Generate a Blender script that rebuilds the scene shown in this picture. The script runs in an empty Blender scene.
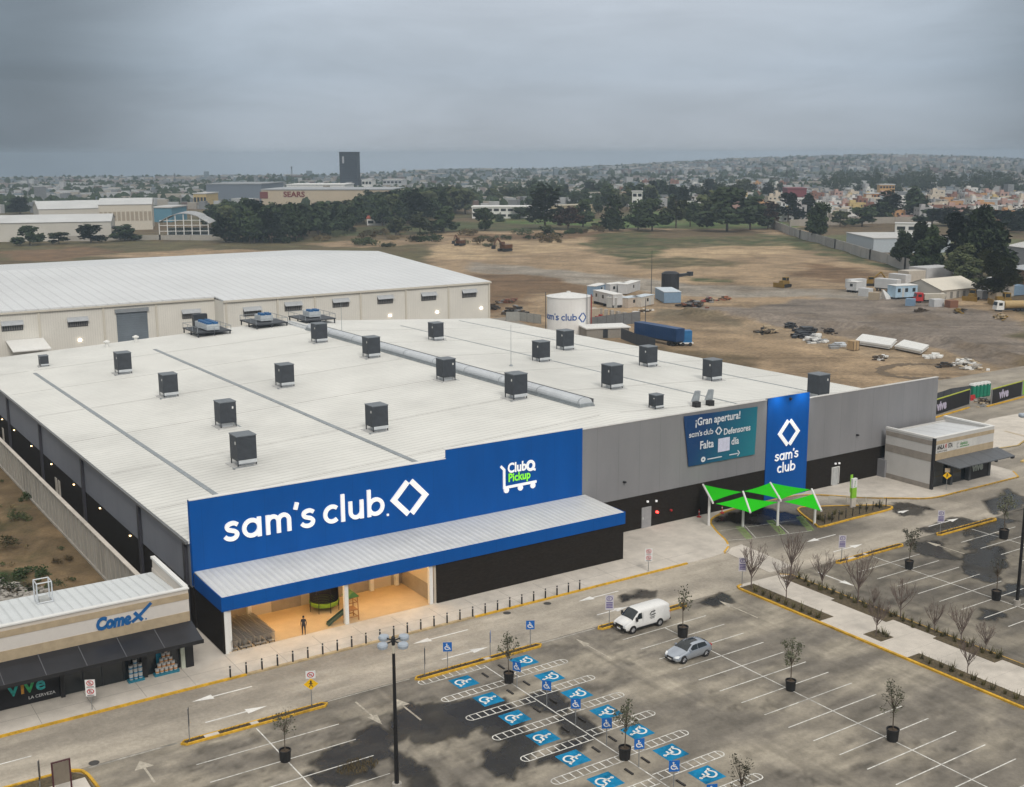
import bpy, bmesh, math, random
import numpy as np
from mathutils import Vector, Matrix
PI=math.pi
random.seed(7)
scene=bpy.context.scene
COL=scene.collection
# ---------------------------------------------------------------- camera model (fitted to the photo's vanishing points)
F_,PITCH,ROLL,YAW,HC=1182.293,.199437774,.00354741678,.584276148,42.5
def _axes():
    f=np.array([math.sin(YAW)*math.cos(PITCH),math.cos(YAW)*math.cos(PITCH),-math.sin(PITCH)])
    s=np.array([math.cos(YAW),-math.sin(YAW),0.]); d=np.cross(f,s)
    c,n=math.cos(ROLL),math.sin(ROLL)
    return np.array([c*s+n*d,-n*s+c*d,f])
AX=_axes(); EYE=np.array([0,0,HC])
def ray(px,py): return AX.T@np.array([(px-512)/F_,(py-393.5)/F_,1.])
def G(px,py,z=0.):            # survey helper: ground point seen at a pixel
    d=ray(px,py); t=(z-HC)/d[2]; return (float(d[0]*t),float(d[1]*t))
def hgt(px_top,py_top,x,y):   # height of something standing at x,y whose top is seen at row py_top
    d=ray(px_top,py_top); t=math.hypot(x,y)/math.hypot(d[0],d[1]); return float(HC+d[2]*t)
# ---------------------------------------------------------------- mesh builder
class MB:
    def __init__(s): s.v=[];s.f=[];s.m=[]
    def add(s,vs,fs,mi=0):
        o=len(s.v); s.v+= [tuple(map(float,p)) for p in vs]
        s.f+=[tuple(i+o for i in f) for f in fs]; s.m+=[mi]*len(fs); return s
    def box(s,x0,y0,z0,x1,y1,z1,mi=0):
        return s.add([(x0,y0,z0),(x1,y0,z0),(x1,y1,z0),(x0,y1,z0),(x0,y0,z1),(x1,y0,z1),(x1,y1,z1),(x0,y1,z1)],
          [(0,3,2,1),(4,5,6,7),(0,1,5,4),(1,2,6,5),(2,3,7,6),(3,0,4,7)],mi)
    def hexa(s,b,t,mi=0):   # bottom 4 pts, top 4 pts
        return s.add(list(b)+list(t),[(0,3,2,1),(4,5,6,7),(0,1,5,4),(1,2,6,5),(2,3,7,6),(3,0,4,7)],mi)
    def prism(s,poly,z0,z1,mi=0):
        a=sum(poly[i][0]*poly[(i+1)%len(poly)][1]-poly[(i+1)%len(poly)][0]*poly[i][1] for i in range(len(poly)))
        if a<0: poly=poly[::-1]
        n=len(poly)
        return s.add([(p[0],p[1],z0) for p in poly]+[(p[0],p[1],z1) for p in poly],
          [tuple(range(n-1,-1,-1)),tuple(range(n,2*n))]+[(i,(i+1)%n,n+(i+1)%n,n+i) for i in range(n)],mi)
    def cyl(s,p0,p1,r0,r1=None,n=8,mi=0,caps=True):
        r1=r0 if r1 is None else r1
        p0=Vector(p0);p1=Vector(p1);d=(p1-p0).normalized()
        a=d.orthogonal().normalized();b=d.cross(a)
        vs=[]
        for p,r in((p0,r0),(p1,r1)):
            for i in range(n):
                t=2*PI*i/n; vs.append(p+a*(r*math.cos(t))+b*(r*math.sin(t)))
        fs=[(i,(i+1)%n,n+(i+1)%n,n+i) for i in range(n)]
        if caps: fs+=[tuple(range(n-1,-1,-1)),tuple(range(n,2*n))]
        return s.add(vs,fs,mi)
    def path(s,pts,r,n=6,mi=0):
        for a,b in zip(pts[:-1],pts[1:]): s.cyl(a,b,r,r,n,mi)
        return s
    def lathe(s,prof,c=(0,0,0),n=12,mi=0):   # prof [(r,z)]
        vs=[];fs=[]
        for r,z in prof:
            for i in range(n):
                t=2*PI*i/n; vs.append((c[0]+r*math.cos(t),c[1]+r*math.sin(t),c[2]+z))
        for k in range(len(prof)-1):
            for i in range(n): fs.append((k*n+i,k*n+(i+1)%n,(k+1)*n+(i+1)%n,(k+1)*n+i))
        fs.append(tuple(range(n-1,-1,-1))); fs.append(tuple(range((len(prof)-1)*n,len(prof)*n)))
        return s.add(vs,fs,mi)
    def quad(s,a,b,c,d,mi=0): return s.add([a,b,c,d],[(0,1,2,3)],mi)
    def rot(s,ang,c=(0,0)):
        k,n=math.cos(ang),math.sin(ang)
        s.v=[(c[0]+(x-c[0])*k-(y-c[1])*n,c[1]+(x-c[0])*n+(y-c[1])*k,z) for x,y,z in s.v]; return s
    def move(s,dx,dy,dz=0): s.v=[(x+dx,y+dy,z+dz) for x,y,z in s.v]; return s
    def build(s,name,mats,parent=None,smooth=False):
        if not isinstance(mats,(list,tuple)): mats=[mats]
        me=bpy.data.meshes.new(name)
        off=Vector((0,0,0)); p=parent
        while p is not None: off+=p.location; p=p.parent
        me.from_pydata([(x-off.x,y-off.y,z-off.z) for x,y,z in s.v],[],s.f)
        for m in mats: me.materials.append(m)
        if len(mats)>1: me.polygons.foreach_set('material_index',s.m)
        if smooth: me.polygons.foreach_set('use_smooth',[True]*len(me.polygons))
        me.update()
        o=bpy.data.objects.new(name,me); COL.objects.link(o)
        if parent is not None: o.parent=parent
        return o
def empty(name,loc=(0,0,0),rz=0.):
    o=bpy.data.objects.new(name,None); o.empty_display_size=.5; o.location=loc; o.rotation_euler=(0,0,rz); COL.objects.link(o); return o
def tag(o,label=None,cat=None,group=None,kind=None):
    if label: o['label']=label
    if cat: o['category']=cat
    if group: o['group']=group
    if kind: o['kind']=kind
    return o
def thing(name,label,cat,loc=(0,0,0),group=None): return tag(empty(name,loc),label,cat,group)
def struct(name,mb,m,parent=None,kind='structure',**k):
    o=mb.build(name,m,parent,**k)
    if parent is None: o['kind']=kind
    return o
KIDS={}
def kids(o):
    if o.name not in KIDS: KIDS[o.name]=list(o.children)
    return KIDS[o.name]
def dup(o,loc,rz=0.,label=None,group=None,scale=None,parent=None):
    def cp(a,par):
        c=a.copy(); COL.objects.link(c); c.parent=par
        for ch in kids(a): cp(ch,c)
        return c
    r=cp(o,parent); r.location=loc; r.rotation_euler=(0,0,rz)
    if scale is not None: r.scale=scale if isinstance(scale,(tuple,list)) else (scale,)*3
    if label: r['label']=label
    if group: r['group']=group
    return r
ORD=['first','second','third','fourth','fifth','sixth','seventh','eighth','ninth','tenth','eleventh','twelfth','thirteenth','fourteenth','fifteenth','sixteenth','seventeenth','eighteenth','nineteenth','twentieth','twenty-first','twenty-second','twenty-third','twenty-fourth','twenty-fifth','twenty-sixth','twenty-seventh','twenty-eighth','twenty-ninth','thirtieth']
# ---------------------------------------------------------------- materials
def M(name,col,rough=.7,metal=0.,var=.12,scale=2.,bump=0.,bscale=20.,emit=None,estr=0.,vec=(1,1,1),spec=.4,stain=0.,alpha=None):
    m=bpy.data.materials.new(name); m.use_nodes=True; nt=m.node_tree; N=nt.nodes; L=nt.links
    b=N['Principled BSDF']; b.inputs['Roughness'].default_value=rough; b.inputs['Metallic'].default_value=metal
    b.inputs['Specular IOR Level'].default_value=spec
    tc=N.new('ShaderNodeTexCoord'); mp=N.new('ShaderNodeMapping'); mp.inputs['Scale'].default_value=vec
    L.new(tc.outputs['Object'],mp.inputs['Vector'])
    nz=N.new('ShaderNodeTexNoise'); nz.inputs['Scale'].default_value=scale; nz.inputs['Detail'].default_value=5; nz.inputs['Roughness'].default_value=.62
    L.new(mp.outputs[0],nz.inputs['Vector'])
    mr=N.new('ShaderNodeMapRange'); mr.inputs['From Min'].default_value=.3; mr.inputs['From Max'].default_value=.7
    mr.inputs['To Min'].default_value=1-var; mr.inputs['To Max'].default_value=1+var
    L.new(nz.outputs['Fac'],mr.inputs['Value'])
    mx=N.new('ShaderNodeMix'); mx.data_type='RGBA'; mx.blend_type='MULTIPLY'; mx.inputs['Factor'].default_value=1
    mx.inputs['A'].default_value=(*col,1)
    L.new(mr.outputs[0],mx.inputs['B'])
    out=mx.outputs['Result']
    if stain:
        n2=N.new('ShaderNodeTexNoise'); n2.inputs['Scale'].default_value=scale*.17; n2.inputs['Detail'].default_value=6; n2.inputs['Roughness'].default_value=.7
        L.new(mp.outputs[0],n2.inputs['Vector'])
        m2=N.new('ShaderNodeMapRange'); m2.inputs['From Min'].default_value=.5; m2.inputs['From Max'].default_value=.68; m2.inputs['To Min'].default_value=1.; m2.inputs['To Max'].default_value=1-stain
        L.new(n2.outputs['Fac'],m2.inputs['Value'])
        x2=N.new('ShaderNodeMix'); x2.data_type='RGBA'; x2.blend_type='MULTIPLY'; x2.inputs['Factor'].default_value=1
        L.new(out,x2.inputs['A']); L.new(m2.outputs[0],x2.inputs['B']); out=x2.outputs['Result']
    L.new(out,b.inputs['Base Color'])
    if bump:
        nb=N.new('ShaderNodeTexNoise'); nb.inputs['Scale'].default_value=bscale; nb.inputs['Detail'].default_value=4
        L.new(mp.outputs[0],nb.inputs['Vector'])
        bp=N.new('ShaderNodeBump'); bp.inputs['Strength'].default_value=bump; bp.inputs['Distance'].default_value=.05
        L.new(nb.outputs['Fac'],bp.inputs['Height']); L.new(bp.outputs[0],b.inputs['Normal'])
    if emit: b.inputs['Emission Color'].default_value=(*emit,1); b.inputs['Emission Strength'].default_value=estr
    return m
def ribbed(m,axis,pitch,strength=.5,dist=.06,sharp=True,dark=.86):
    """standing seams: a bump wave along a local axis (0=x 1=y 2=z)"""
    nt=m.node_tree;N=nt.nodes;L=nt.links;b=N['Principled BSDF']
    tc=N.new('ShaderNodeTexCoord'); sp=N.new('ShaderNodeSeparateXYZ'); L.new(tc.outputs['Object'],sp.inputs[0])
    d=N.new('ShaderNodeMath'); d.operation='MULTIPLY'; d.inputs[1].default_value=2*PI/pitch; L.new(sp.outputs[axis],d.inputs[0])
    s=N.new('ShaderNodeMath'); s.operation='SINE'; L.new(d.outputs[0],s.inputs[0])
    h=s
    if sharp:
        h=N.new('ShaderNodeMapRange'); h.inputs['From Min'].default_value=.55; h.inputs['From Max'].default_value=1.; L.new(s.outputs[0],h.inputs['Value'])
    bp=N.new('ShaderNodeBump'); bp.inputs['Strength'].default_value=strength; bp.inputs['Distance'].default_value=dist
    L.new(h.outputs[0],bp.inputs['Height']); L.new(bp.outputs[0],b.inputs['Normal'])
    # the seam itself is a slightly darker strip
    bc=b.inputs['Base Color'].links[0].from_socket
    mr=N.new('ShaderNodeMapRange'); mr.inputs['From Min'].default_value=0.75; mr.inputs['From Max'].default_value=1.; mr.inputs['To Min'].default_value=1.; mr.inputs['To Max'].default_value=dark
    L.new(s.outputs[0],mr.inputs['Value'])
    x=N.new('ShaderNodeMix'); x.data_type='RGBA'; x.blend_type='MULTIPLY'; x.inputs['Factor'].default_value=1
    L.new(bc,x.inputs['A']); L.new(mr.outputs[0],x.inputs['B']); L.new(x.outputs['Result'],b.inputs['Base Color'])
    return m
def joints(m,axis,pitch,w,dark=.7):
    """thin dark panel joints every pitch metres along a local axis"""
    nt=m.node_tree;N=nt.nodes;L=nt.links;b=N['Principled BSDF']
    tc=N.new('ShaderNodeTexCoord'); sp=N.new('ShaderNodeSeparateXYZ'); L.new(tc.outputs['Object'],sp.inputs[0])
    d=N.new('ShaderNodeMath'); d.operation='DIVIDE'; d.inputs[1].default_value=pitch; L.new(sp.outputs[axis],d.inputs[0])
    f=N.new('ShaderNodeMath'); f.operation='FRACT'; L.new(d.outputs[0],f.inputs[0])
    l=N.new('ShaderNodeMath'); l.operation='LESS_THAN'; l.inputs[1].default_value=w/pitch; L.new(f.outputs[0],l.inputs[0])
    bc=b.inputs['Base Color'].links[0].from_socket
    x=N.new('ShaderNodeMix'); x.data_type='RGBA'; x.blend_type='MULTIPLY'; L.new(l.outputs[0],x.inputs['Factor']); L.new(bc,x.inputs['A']); x.inputs['B'].default_value=(dark,dark,dark,1)
    L.new(x.outputs['Result'],b.inputs['Base Color']); return m
def attr_mat(name,attr='Col',rough=.9,n1=(.5,.25),n2=(6.,.18),bump=.4,bscale=3.,wet=False,vec=(1,1,1)):
    """ground whose albedo comes from a per-vertex survey attribute, broken up by two noises"""
    m=bpy.data.materials.new(name); m.use_nodes=True; nt=m.node_tree;N=nt.nodes;L=nt.links;b=N['Principled BSDF']
    b.inputs['Roughness'].default_value=rough; b.inputs['Specular IOR Level'].default_value=.25
    at=N.new('ShaderNodeAttribute'); at.attribute_name=attr
    tc=N.new('ShaderNodeTexCoord'); mp=N.new('ShaderNodeMapping'); mp.inputs['Scale'].default_value=vec; L.new(tc.outputs['Object'],mp.inputs[0])
    out=at.outputs['Color']
    for sc,am in (n1,n2):
        nz=N.new('ShaderNodeTexNoise'); nz.inputs['Scale'].default_value=sc; nz.inputs['Detail'].default_value=7; nz.inputs['Roughness'].default_value=.65
        L.new(mp.outputs[0],nz.inputs['Vector'])
        mr=N.new('ShaderNodeMapRange'); mr.inputs['From Min'].default_value=.3; mr.inputs['From Max'].default_value=.7; mr.inputs['To Min'].default_value=1-am; mr.inputs['To Max'].default_value=1+am
        L.new(nz.outputs['Fac'],mr.inputs['Value'])
        x=N.new('ShaderNodeMix'); x.data_type='RGBA'; x.blend_type='MULTIPLY'; x.inputs['Factor'].default_value=1
        L.new(out,x.inputs['A']); L.new(mr.outputs[0],x.inputs['B']); out=x.outputs['Result']
    L.new(out,b.inputs['Base Color'])
    if bump:
        nb=N.new('ShaderNodeTexNoise'); nb.inputs['Scale'].default_value=bscale; nb.inputs['Detail'].default_value=6
        L.new(tc.outputs['Object'],nb.inputs['Vector'])
        bp=N.new('ShaderNodeBump'); bp.inputs['Strength'].default_value=bump; bp.inputs['Distance'].default_value=.1
        L.new(nb.outputs['Fac'],bp.inputs['Height']); L.new(bp.outputs[0],b.inputs['Normal'])
    if wet:
        aw=N.new('ShaderNodeAttribute'); aw.attribute_name='wet'
        mr=N.new('ShaderNodeMapRange'); mr.inputs['From Min'].default_value=.75; mr.inputs['From Max'].default_value=1.; mr.inputs['To Min'].default_value=rough; mr.inputs['To Max'].default_value=.22
        L.new(aw.outputs['Fac'],mr.inputs['Value']); L.new(mr.outputs[0],b.inputs['Roughness'])
    return m
# value noise in numpy (for the painted ground surveys)
def _hash(ix,iy,seed): 
    n=np.sin(ix*127.1+iy*311.7+seed*74.7)*43758.5453; return n-np.floor(n)
def vnoise(x,y,seed=0):
    ix=np.floor(x);iy=np.floor(y);fx=x-ix;fy=y-iy;fx=fx*fx*(3-2*fx);fy=fy*fy*(3-2*fy)
    a=_hash(ix,iy,seed);b=_hash(ix+1,iy,seed);c=_hash(ix,iy+1,seed);d=_hash(ix+1,iy+1,seed)
    return a+(b-a)*fx+(c-a)*fy+(a-b-c+d)*fx*fy
def fbm(x,y,seed=0,o=4):
    s=0;a=.5
    for i in range(o): s=s+a*vnoise(x,y,seed+i); x=x*2.03;y=y*2.03;a*=.5
    return s/(1-.5**o)
def polydist(x,y,poly):
    """signed distance to polygon, negative inside"""
    p=np.array(poly,float); d=np.full(x.shape,1e18); ins=np.zeros(x.shape,bool)
    for i in range(len(p)):
        a=p[i];b=p[(i+1)%len(p)]; e=b-a
        t=np.clip(((x-a[0])*e[0]+(y-a[1])*e[1])/(e@e+1e-12),0,1)
        d=np.minimum(d,(x-a[0]-t*e[0])**2+(y-a[1]-t*e[1])**2)
        c=((a[1]>y)!=(b[1]>y))&(x<(b[0]-a[0])*(y-a[1])/(b[1]-a[1]+1e-12)+a[0]); ins^=c
    d=np.sqrt(d); return np.where(ins,-d,d)
def grid_obj(name,X,Y,Z,cols,mat,wet=None,kind='structure'):
    ny,nx=X.shape
    v=np.stack([X,Y,Z],-1).reshape(-1,3)
    i=np.arange(ny*nx).reshape(ny,nx)
    f=np.stack([i[:-1,:-1],i[:-1,1:],i[1:,1:],i[1:,:-1]],-1).reshape(-1,4)
    me=bpy.data.meshes.new(name); me.from_pydata(v.tolist(),[],f.tolist()); me.materials.append(mat)
    ca=me.attributes.new('Col','FLOAT_COLOR','POINT'); c=np.concatenate([cols.reshape(-1,3),np.ones((ny*nx,1))],1); ca.data.foreach_set('color',c.astype('f').ravel())
    if wet is not None:
        wa=me.attributes.new('wet','FLOAT','POINT'); wa.data.foreach_set('value',wet.astype('f').ravel())
    me.polygons.foreach_set('use_smooth',[True]*len(me.polygons)); me.update()
    o=bpy.data.objects.new(name,me); COL.objects.link(o)
    if kind: o['kind']=kind
    return o
# ---------------------------------------------------------------- lettering
class Frame:
    def __init__(s,o,u,v): s.o=Vector(o);s.u=Vector(u).normalized();s.v=Vector(v).normalized();s.n=s.u.cross(s.v)
    def p(s,a,b,c=0): return s.o+s.u*a+s.v*b+s.n*c
def crom(pts,k=5):
    P=[np.array(p,float) for p in pts]; P=[2*P[0]-P[1]]+P+[2*P[-1]-P[-2]]; out=[]
    for i in range(1,len(P)-2):
        for j in range(k):
            t=j/k; out.append(tuple(.5*((2*P[i])+(P[i+1]-P[i-1])*t+(2*P[i-1]-5*P[i]+4*P[i+1]-P[i+2])*t*t+(3*P[i]-P[i-1]-3*P[i+1]+P[i+2])*t**3)))
    out.append(tuple(P[-2])); return out
def arc(cx,cy,rx,ry,a0,a1,n=16): return [(cx+rx*math.cos(math.radians(a0+(a1-a0)*i/n)),cy+ry*math.sin(math.radians(a0+(a1-a0)*i/n))) for i in range(n+1)]
def stroke(mb,fr,pts,w,d=.06,s=1.,ox=0.,oy=0.,mi=0,off=.004):
    P=[Vector((p[0]*s+ox,p[1]*s+oy)) for p in pts]; w=w*s/2
    closed=(P[0]-P[-1]).length<1e-4
    if closed: P=P[:-1]
    n=len(P); Lf=[];Rt=[]
    for i in range(n):
        a=P[(i-1)%n] if (closed or i>0) else None; b=P[(i+1)%n] if (closed or i<n-1) else None
        if a is None: t=(b-P[i]).normalized(); nn=Vector((-t.y,t.x)); k=1
        elif b is None: t=(P[i]-a).normalized(); nn=Vector((-t.y,t.x)); k=1
        else:
            t1=(P[i]-a).normalized();t2=(b-P[i]).normalized(); n1=Vector((-t1.y,t1.x));n2=Vector((-t2.y,t2.x)); nn=(n1+n2)
            nn=nn.normalized() if nn.length>1e-6 else n1; k=min(2.,1/max(.3,nn.dot(n1)))
        Lf.append(P[i]+nn*w*k);Rt.append(P[i]-nn*w*k)
    m=n if closed else n-1
    vs=[];fs=[]
    for i in range(n):
        for q in (Lf[i],Rt[i]):
            vs.append(fr.p(q.x,q.y,off+d)); vs.append(fr.p(q.x,q.y,off))
    for i in range(m):
        j=(i+1)%n; a,b=4*i,4*j
        fs+=[(a+2,b+2,b,a),(a,b,b+1,a+1),(a+3,b+3,b+2,a+2)]
    if not closed: fs+=[(0,1,3,2),(4*n-4,4*n-2,4*n-1,4*n-3)]
    mb.add(vs,fs,mi)
def club_letters(mb,fr,words,s,x0,y0,w=.235,d=.08,mi=0,off=.004):
    """the sign's geometric rounded lettering, x-height s"""
    x=x0
    def S(pts): stroke(mb,fr,pts,w,d,s,x,y0,mi,off)
    for ch in words:
        if ch=='s': S(crom([(.68,.79),(.53,.88),(.37,.89),(.2,.83),(.14,.72),(.2,.6),(.37,.53),(.55,.46),(.64,.33),(.58,.18),(.44,.11),(.28,.11),(.12,.17),(.03,.26)])); adv=.86
        elif ch=='a': S(arc(.47,.5,.39,.39,0,360,24)); S([(.86,1.),(.86,0)]); adv=1.12
        elif ch=='m':
            S([(.12,1.),(.12,0)]); S(arc(.40,.6,.28,.29,180,0,10)+[(.68,0)]); S(arc(.96,.6,.28,.29,180,0,10)+[(1.24,0)]); adv=1.45
        elif ch=="'": S([(.18,1.42),(.07,1.06)]); adv=.3
        elif ch=='c': S(arc(.47,.5,.39,.39,48,312,20)); adv=.88
        elif ch=='l': S([(.12,1.46),(.12,0)]); adv=.36
        elif ch=='u': S([(.12,1.)]+arc(.44,.44,.32,.33,180,360,12)+[(.76,1.)]); S([(.76,.5),(.76,0)]); adv=1.0
        elif ch=='b': S([(.12,1.46),(.12,0)]); S(arc(.51,.5,.39,.39,0,360,24)); adv=1.02
        elif ch=='.': S([(.0,.1),(.16,.1)]); adv=.3
        elif ch==' ': adv=.42
        x+=adv*s
    return x
def diamond(mb,fr,cx,cy,rx,ry,w,d=.08,mi=0,off=.004):
    for sg in (-1,1): stroke(mb,fr,[(cx+sg*.10*rx,cy+ry*.93),(cx+sg*rx*.9,cy),(cx+sg*.10*rx,cy-ry*.93)],w,d,1,0,0,mi,off)
def textmesh(mb,fr,s,size,x=0.,y=0.,bold=0.,shear=0.,d=.02,align='LEFT',mi=0,off=.004,sx=1.):
    c=bpy.data.curves.new('lettering','FONT'); c.body=s; c.size=size; c.offset=bold*size; c.shear=shear; c.align_x=align; c.resolution_u=3
    o=bpy.data.objects.new('lettering',c); COL.objects.link(o)
    me=bpy.data.meshes.new_from_object(o)
    bpy.data.objects.remove(o); bpy.data.curves.remove(c)
    n=len(me.vertices); vs=[v.co for v in me.vertices]
    mb.add([fr.p(v.x*sx+x,v.y+y,off+d) for v in vs],[tuple(p.vertices) for p in me.polygons],mi)
    bpy.data.meshes.remove(me)
def wheelchair(mb,fr,s,mi=0,d=.0,off=.004,w=.1):
    """the access symbol, unit square -0.5..0.5 scaled by s"""
    def S(p): stroke(mb,fr,p,w,d if d else .002,s,0,0,mi,off)
    S(crom([(-.08,.10),(-.25,-.02),(-.28,-.2),(-.17,-.36),(.0,-.4),(.15,-.32),(.22,-.2)],4))
    S([(-.07,.28),(-.04,-.08),(.18,-.08),(.28,-.36),(.36,-.33)]); S([(-.05,.12),(.15,.12)])
    S(arc(-.08,.38,.035,.035,0,360,10))
def plate(mb,fr,x0,y0,x1,y1,d=.03,mi=0,off=0.):
    q=[(x0,y0),(x1,y0),(x1,y1),(x0,y1)]
    mb.hexa([fr.p(a,b,off) for a,b in q],[fr.p(a,b,off+d) for a,b in q],mi)
# ================================================================ MATERIALS
m_white=M('white_paint',(.72,.72,.70),.55,var=.05,scale=.6)
m_yellow=M('kerb_yellow',(.62,.36,.03),.7,var=.28,scale=2.5,stain=.35)
m_conc=M('concrete',(.36,.335,.30),.85,var=.16,scale=.8,bump=.15,stain=.3)
m_conc_l=M('pale_concrete',(.56,.515,.455),.85,var=.12,scale=.6,bump=.1,stain=.22)
m_line=M('road_paint',(.66,.65,.61),.8,var=.3,scale=3.,stain=.55)
m_line_b=M('bright_road_paint',(.74,.73,.70),.7,var=.14,scale=3.,stain=.3)
m_hblue=M('accessible_blue_paint',(.010,.20,.39),.85,var=.25,scale=2.,stain=.6,spec=.1)
m_hgreen=M('green_bay_paint',(.22,.36,.07),.8,var=.3,scale=3.,stain=.4)
m_gray=joints(M('grey_wall_panel',(.232,.232,.242),.6,var=.07,scale=.35,vec=(1,1,.22),stain=.14,spec=.25),0,3.05,.05,.78)
m_grayside=joints(M('grey_side_panel',(.205,.215,.245),.6,var=.06,scale=.25,vec=(1,1,.3),stain=.14),1,2.2,.05,.8)
m_darkbrick=M('dark_split_block',(.022,.0185,.0155),.9,var=.35,scale=6,vec=(.4,.4,3.),bump=.5,bscale=8,spec=.12)
m_blue=joints(M('sign_blue',(.001,.082,.34),.6,var=.07,scale=.5,vec=(1,1,.3),stain=.08,spec=.15),0,3.0,.045,.82)
m_letter=M('sign_white',(.86,.86,.86),.4,var=.01,emit=(1,1,1),estr=.25)
m_roof=ribbed(M('white_standing_seam',(.70,.70,.665),.55,var=.07,scale=.12,stain=.17,spec=.25),1,1.0,.7,.06,dark=.78)
m_roofw=ribbed(M('bluish_white_seam',(.62,.64,.655),.5,var=.05,scale=.06,stain=.10),0,2.4,.3,.06)
m_canopy=ribbed(M('corrugated_galvanised',(.68,.69,.68),.45,metal=.1,var=.06,scale=.5,stain=.15),0,.62,.55,.05,sharp=False)
m_galv=M('galvanised_steel',(.60,.63,.66),.4,metal=.3,var=.08,scale=.8)
m_galvd=M('grey_sealant',(.30,.33,.35),.5,metal=.3,var=.2,scale=1.5)
m_beige=M('beige_wall',(.55,.49,.40),.8,var=.05,scale=.5)
m_beige2=M('lower_beige_block',(.33,.29,.24),.8,var=.12,scale=1.)
m_dark=M('black_paint',(.018,.018,.02),.5,var=.15)
m_darkm=M('dark_steel',(.045,.05,.058),.45,metal=.3,var=.15)
m_cool=ribbed(M('cooler_charcoal',(.040,.047,.058),.55,var=.2,scale=1.2),2,.16,.6,.03,sharp=False)
m_cooltop=M('cooler_lid_grey',(.15,.17,.19),.5,var=.12,scale=1.5)
m_glass=M('dark_glass',(.02,.026,.03),.08,var=.1,spec=.6)
m_soil=M('planting_soil',(.07,.05,.034),.95,var=.4,scale=3,bump=.6)
m_dry=M('dry_ground_cover',(.105,.082,.048),.95,var=.45,scale=4,bump=.8)
m_stone=M('tan_stone_band',(.42,.335,.225),.8,var=.14,scale=1.2)
m_stone2=M('grey_stone_band',(.30,.27,.235),.8,var=.14,scale=1.2)
m_cream=M('cream_render',(.58,.535,.48),.8,var=.05,scale=.5,stain=.08)
m_awn=M('dark_awning_sheet',(.026,.028,.035),.3,metal=.2,var=.15,scale=.8)
m_red=M('red_plastic',(.45,.03,.03),.5)
m_green=M('sail_green',(.018,.46,.008),.8,var=.05,spec=.1)
m_lime=M('lime_green',(.25,.55,.04),.5,var=.05)
m_bark=M('bark',(.10,.078,.058),.9,var=.3,scale=4)
m_twig=M('bare_twigs',(.15,.115,.10),.9,var=.2,scale=3)
m_pot=M('black_plastic_pot',(.016,.016,.017),.55,var=.2)
m_steel=M('post_grey_steel',(.33,.34,.35),.45,metal=.5)
m_lampg=M('lamp_housing_grey',(.36,.41,.47),.45,var=.1)
m_rubber=M('tyre_rubber',(.022,.022,.023),.85)
m_rim=M('alloy_rim',(.5,.5,.52),.3,metal=.8)
m_signblue=M('sign_board_blue',(.01,.13,.46),.5,var=.05)
m_signwhite=M('sign_board_white',(.75,.75,.75),.5,var=.05)
m_signyel=M('sign_board_yellow',(.85,.5,.01),.5,var=.05)
m_warm=M('warm_luminaire',(1,.8,.5),.5,emit=(1,.62,.24),estr=36)
m_warmw=M('lamp_glow',(1,.9,.75),.5,emit=(1,.86,.62),estr=14)
m_floorp=M('porch_floor',(.50,.37,.22),.6,var=.08,scale=.8)
# ================================================================ LEAFAGE
def leafmat(name,col,var=.45):
    m=M(name,col,.75,var=var,scale=.35,spec=.2)
    nt=m.node_tree;N=nt.nodes;L=nt.links;b=N['Principled BSDF']
    oi=N.new('ShaderNodeObjectInfo'); mr=N.new('ShaderNodeMapRange'); mr.inputs['To Min'].default_value=.72; mr.inputs['To Max'].default_value=1.3
    L.new(oi.outputs['Random'],mr.inputs['Value'])
    bc=b.inputs['Base Color'].links[0].from_socket
    x=N.new('ShaderNodeMix'); x.data_type='RGBA'; x.blend_type='MULTIPLY'; x.inputs['Factor'].default_value=1
    L.new(bc,x.inputs['A']); L.new(mr.outputs[0],x.inputs['B']); L.new(x.outputs['Result'],b.inputs['Base Color'])
    return m
m_leaf=leafmat('dark_green_leaves',(.031,.048,.018))
m_leaf2=leafmat('olive_leaves',(.060,.072,.030))
m_leaf3=leafmat('brown_red_leaves',(.085,.050,.035))
m_leafo=leafmat('sparse_olive_leaves',(.105,.11,.07))
m_dryleaf=leafmat('dry_brush_leaves',(.13,.10,.05))
m_grassleaf=leafmat('ornamental_grass_blades',(.11,.10,.045))
def leaves(mb,rng,clumps,n,size,mi=0,flat=.0):
    W=[c[3]*c[4]*c[5] for c in clumps]
    for _ in range(n):
        c=rng.choices(clumps,W)[0]
        d=Vector((rng.gauss(0,1),rng.gauss(0,1),rng.gauss(0,1))).normalized()*(rng.random()**.42)
        p=Vector((c[0]+d.x*c[3],c[1]+d.y*c[4],c[2]+d.z*c[5]))
        a=Vector((rng.gauss(0,1),rng.gauss(0,1),rng.gauss(0,1)*(1-flat))).normalized(); b=a.orthogonal().normalized()
        b.rotate(Matrix.Rotation(rng.random()*6.28,3,a)) if False else None
        s=size*(.6+.8*rng.random()); q=a.cross(b)
        mb.add([p+a*s,p+b*s*.7,p-a*s,p-b*s*.7],[(0,1,2,3)],mi)
def limbs(mb,rng,h,r,clumps,lean=0.):
    mb.cyl((0,0,-.3),(lean*.4,0,h*.5),r,r*.62,7); mb.cyl((lean*.4,0,h*.5),(lean,0,h*.86),r*.62,r*.22,6)
    for c in clumps[:7]:
        z=min(max(c[2]-c[5]*.8,h*.22),h*.7); mb.cyl((lean*z/h,0,z),(c[0]*.85,c[1]*.85,c[2]),r*.34,r*.1,5)
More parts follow.
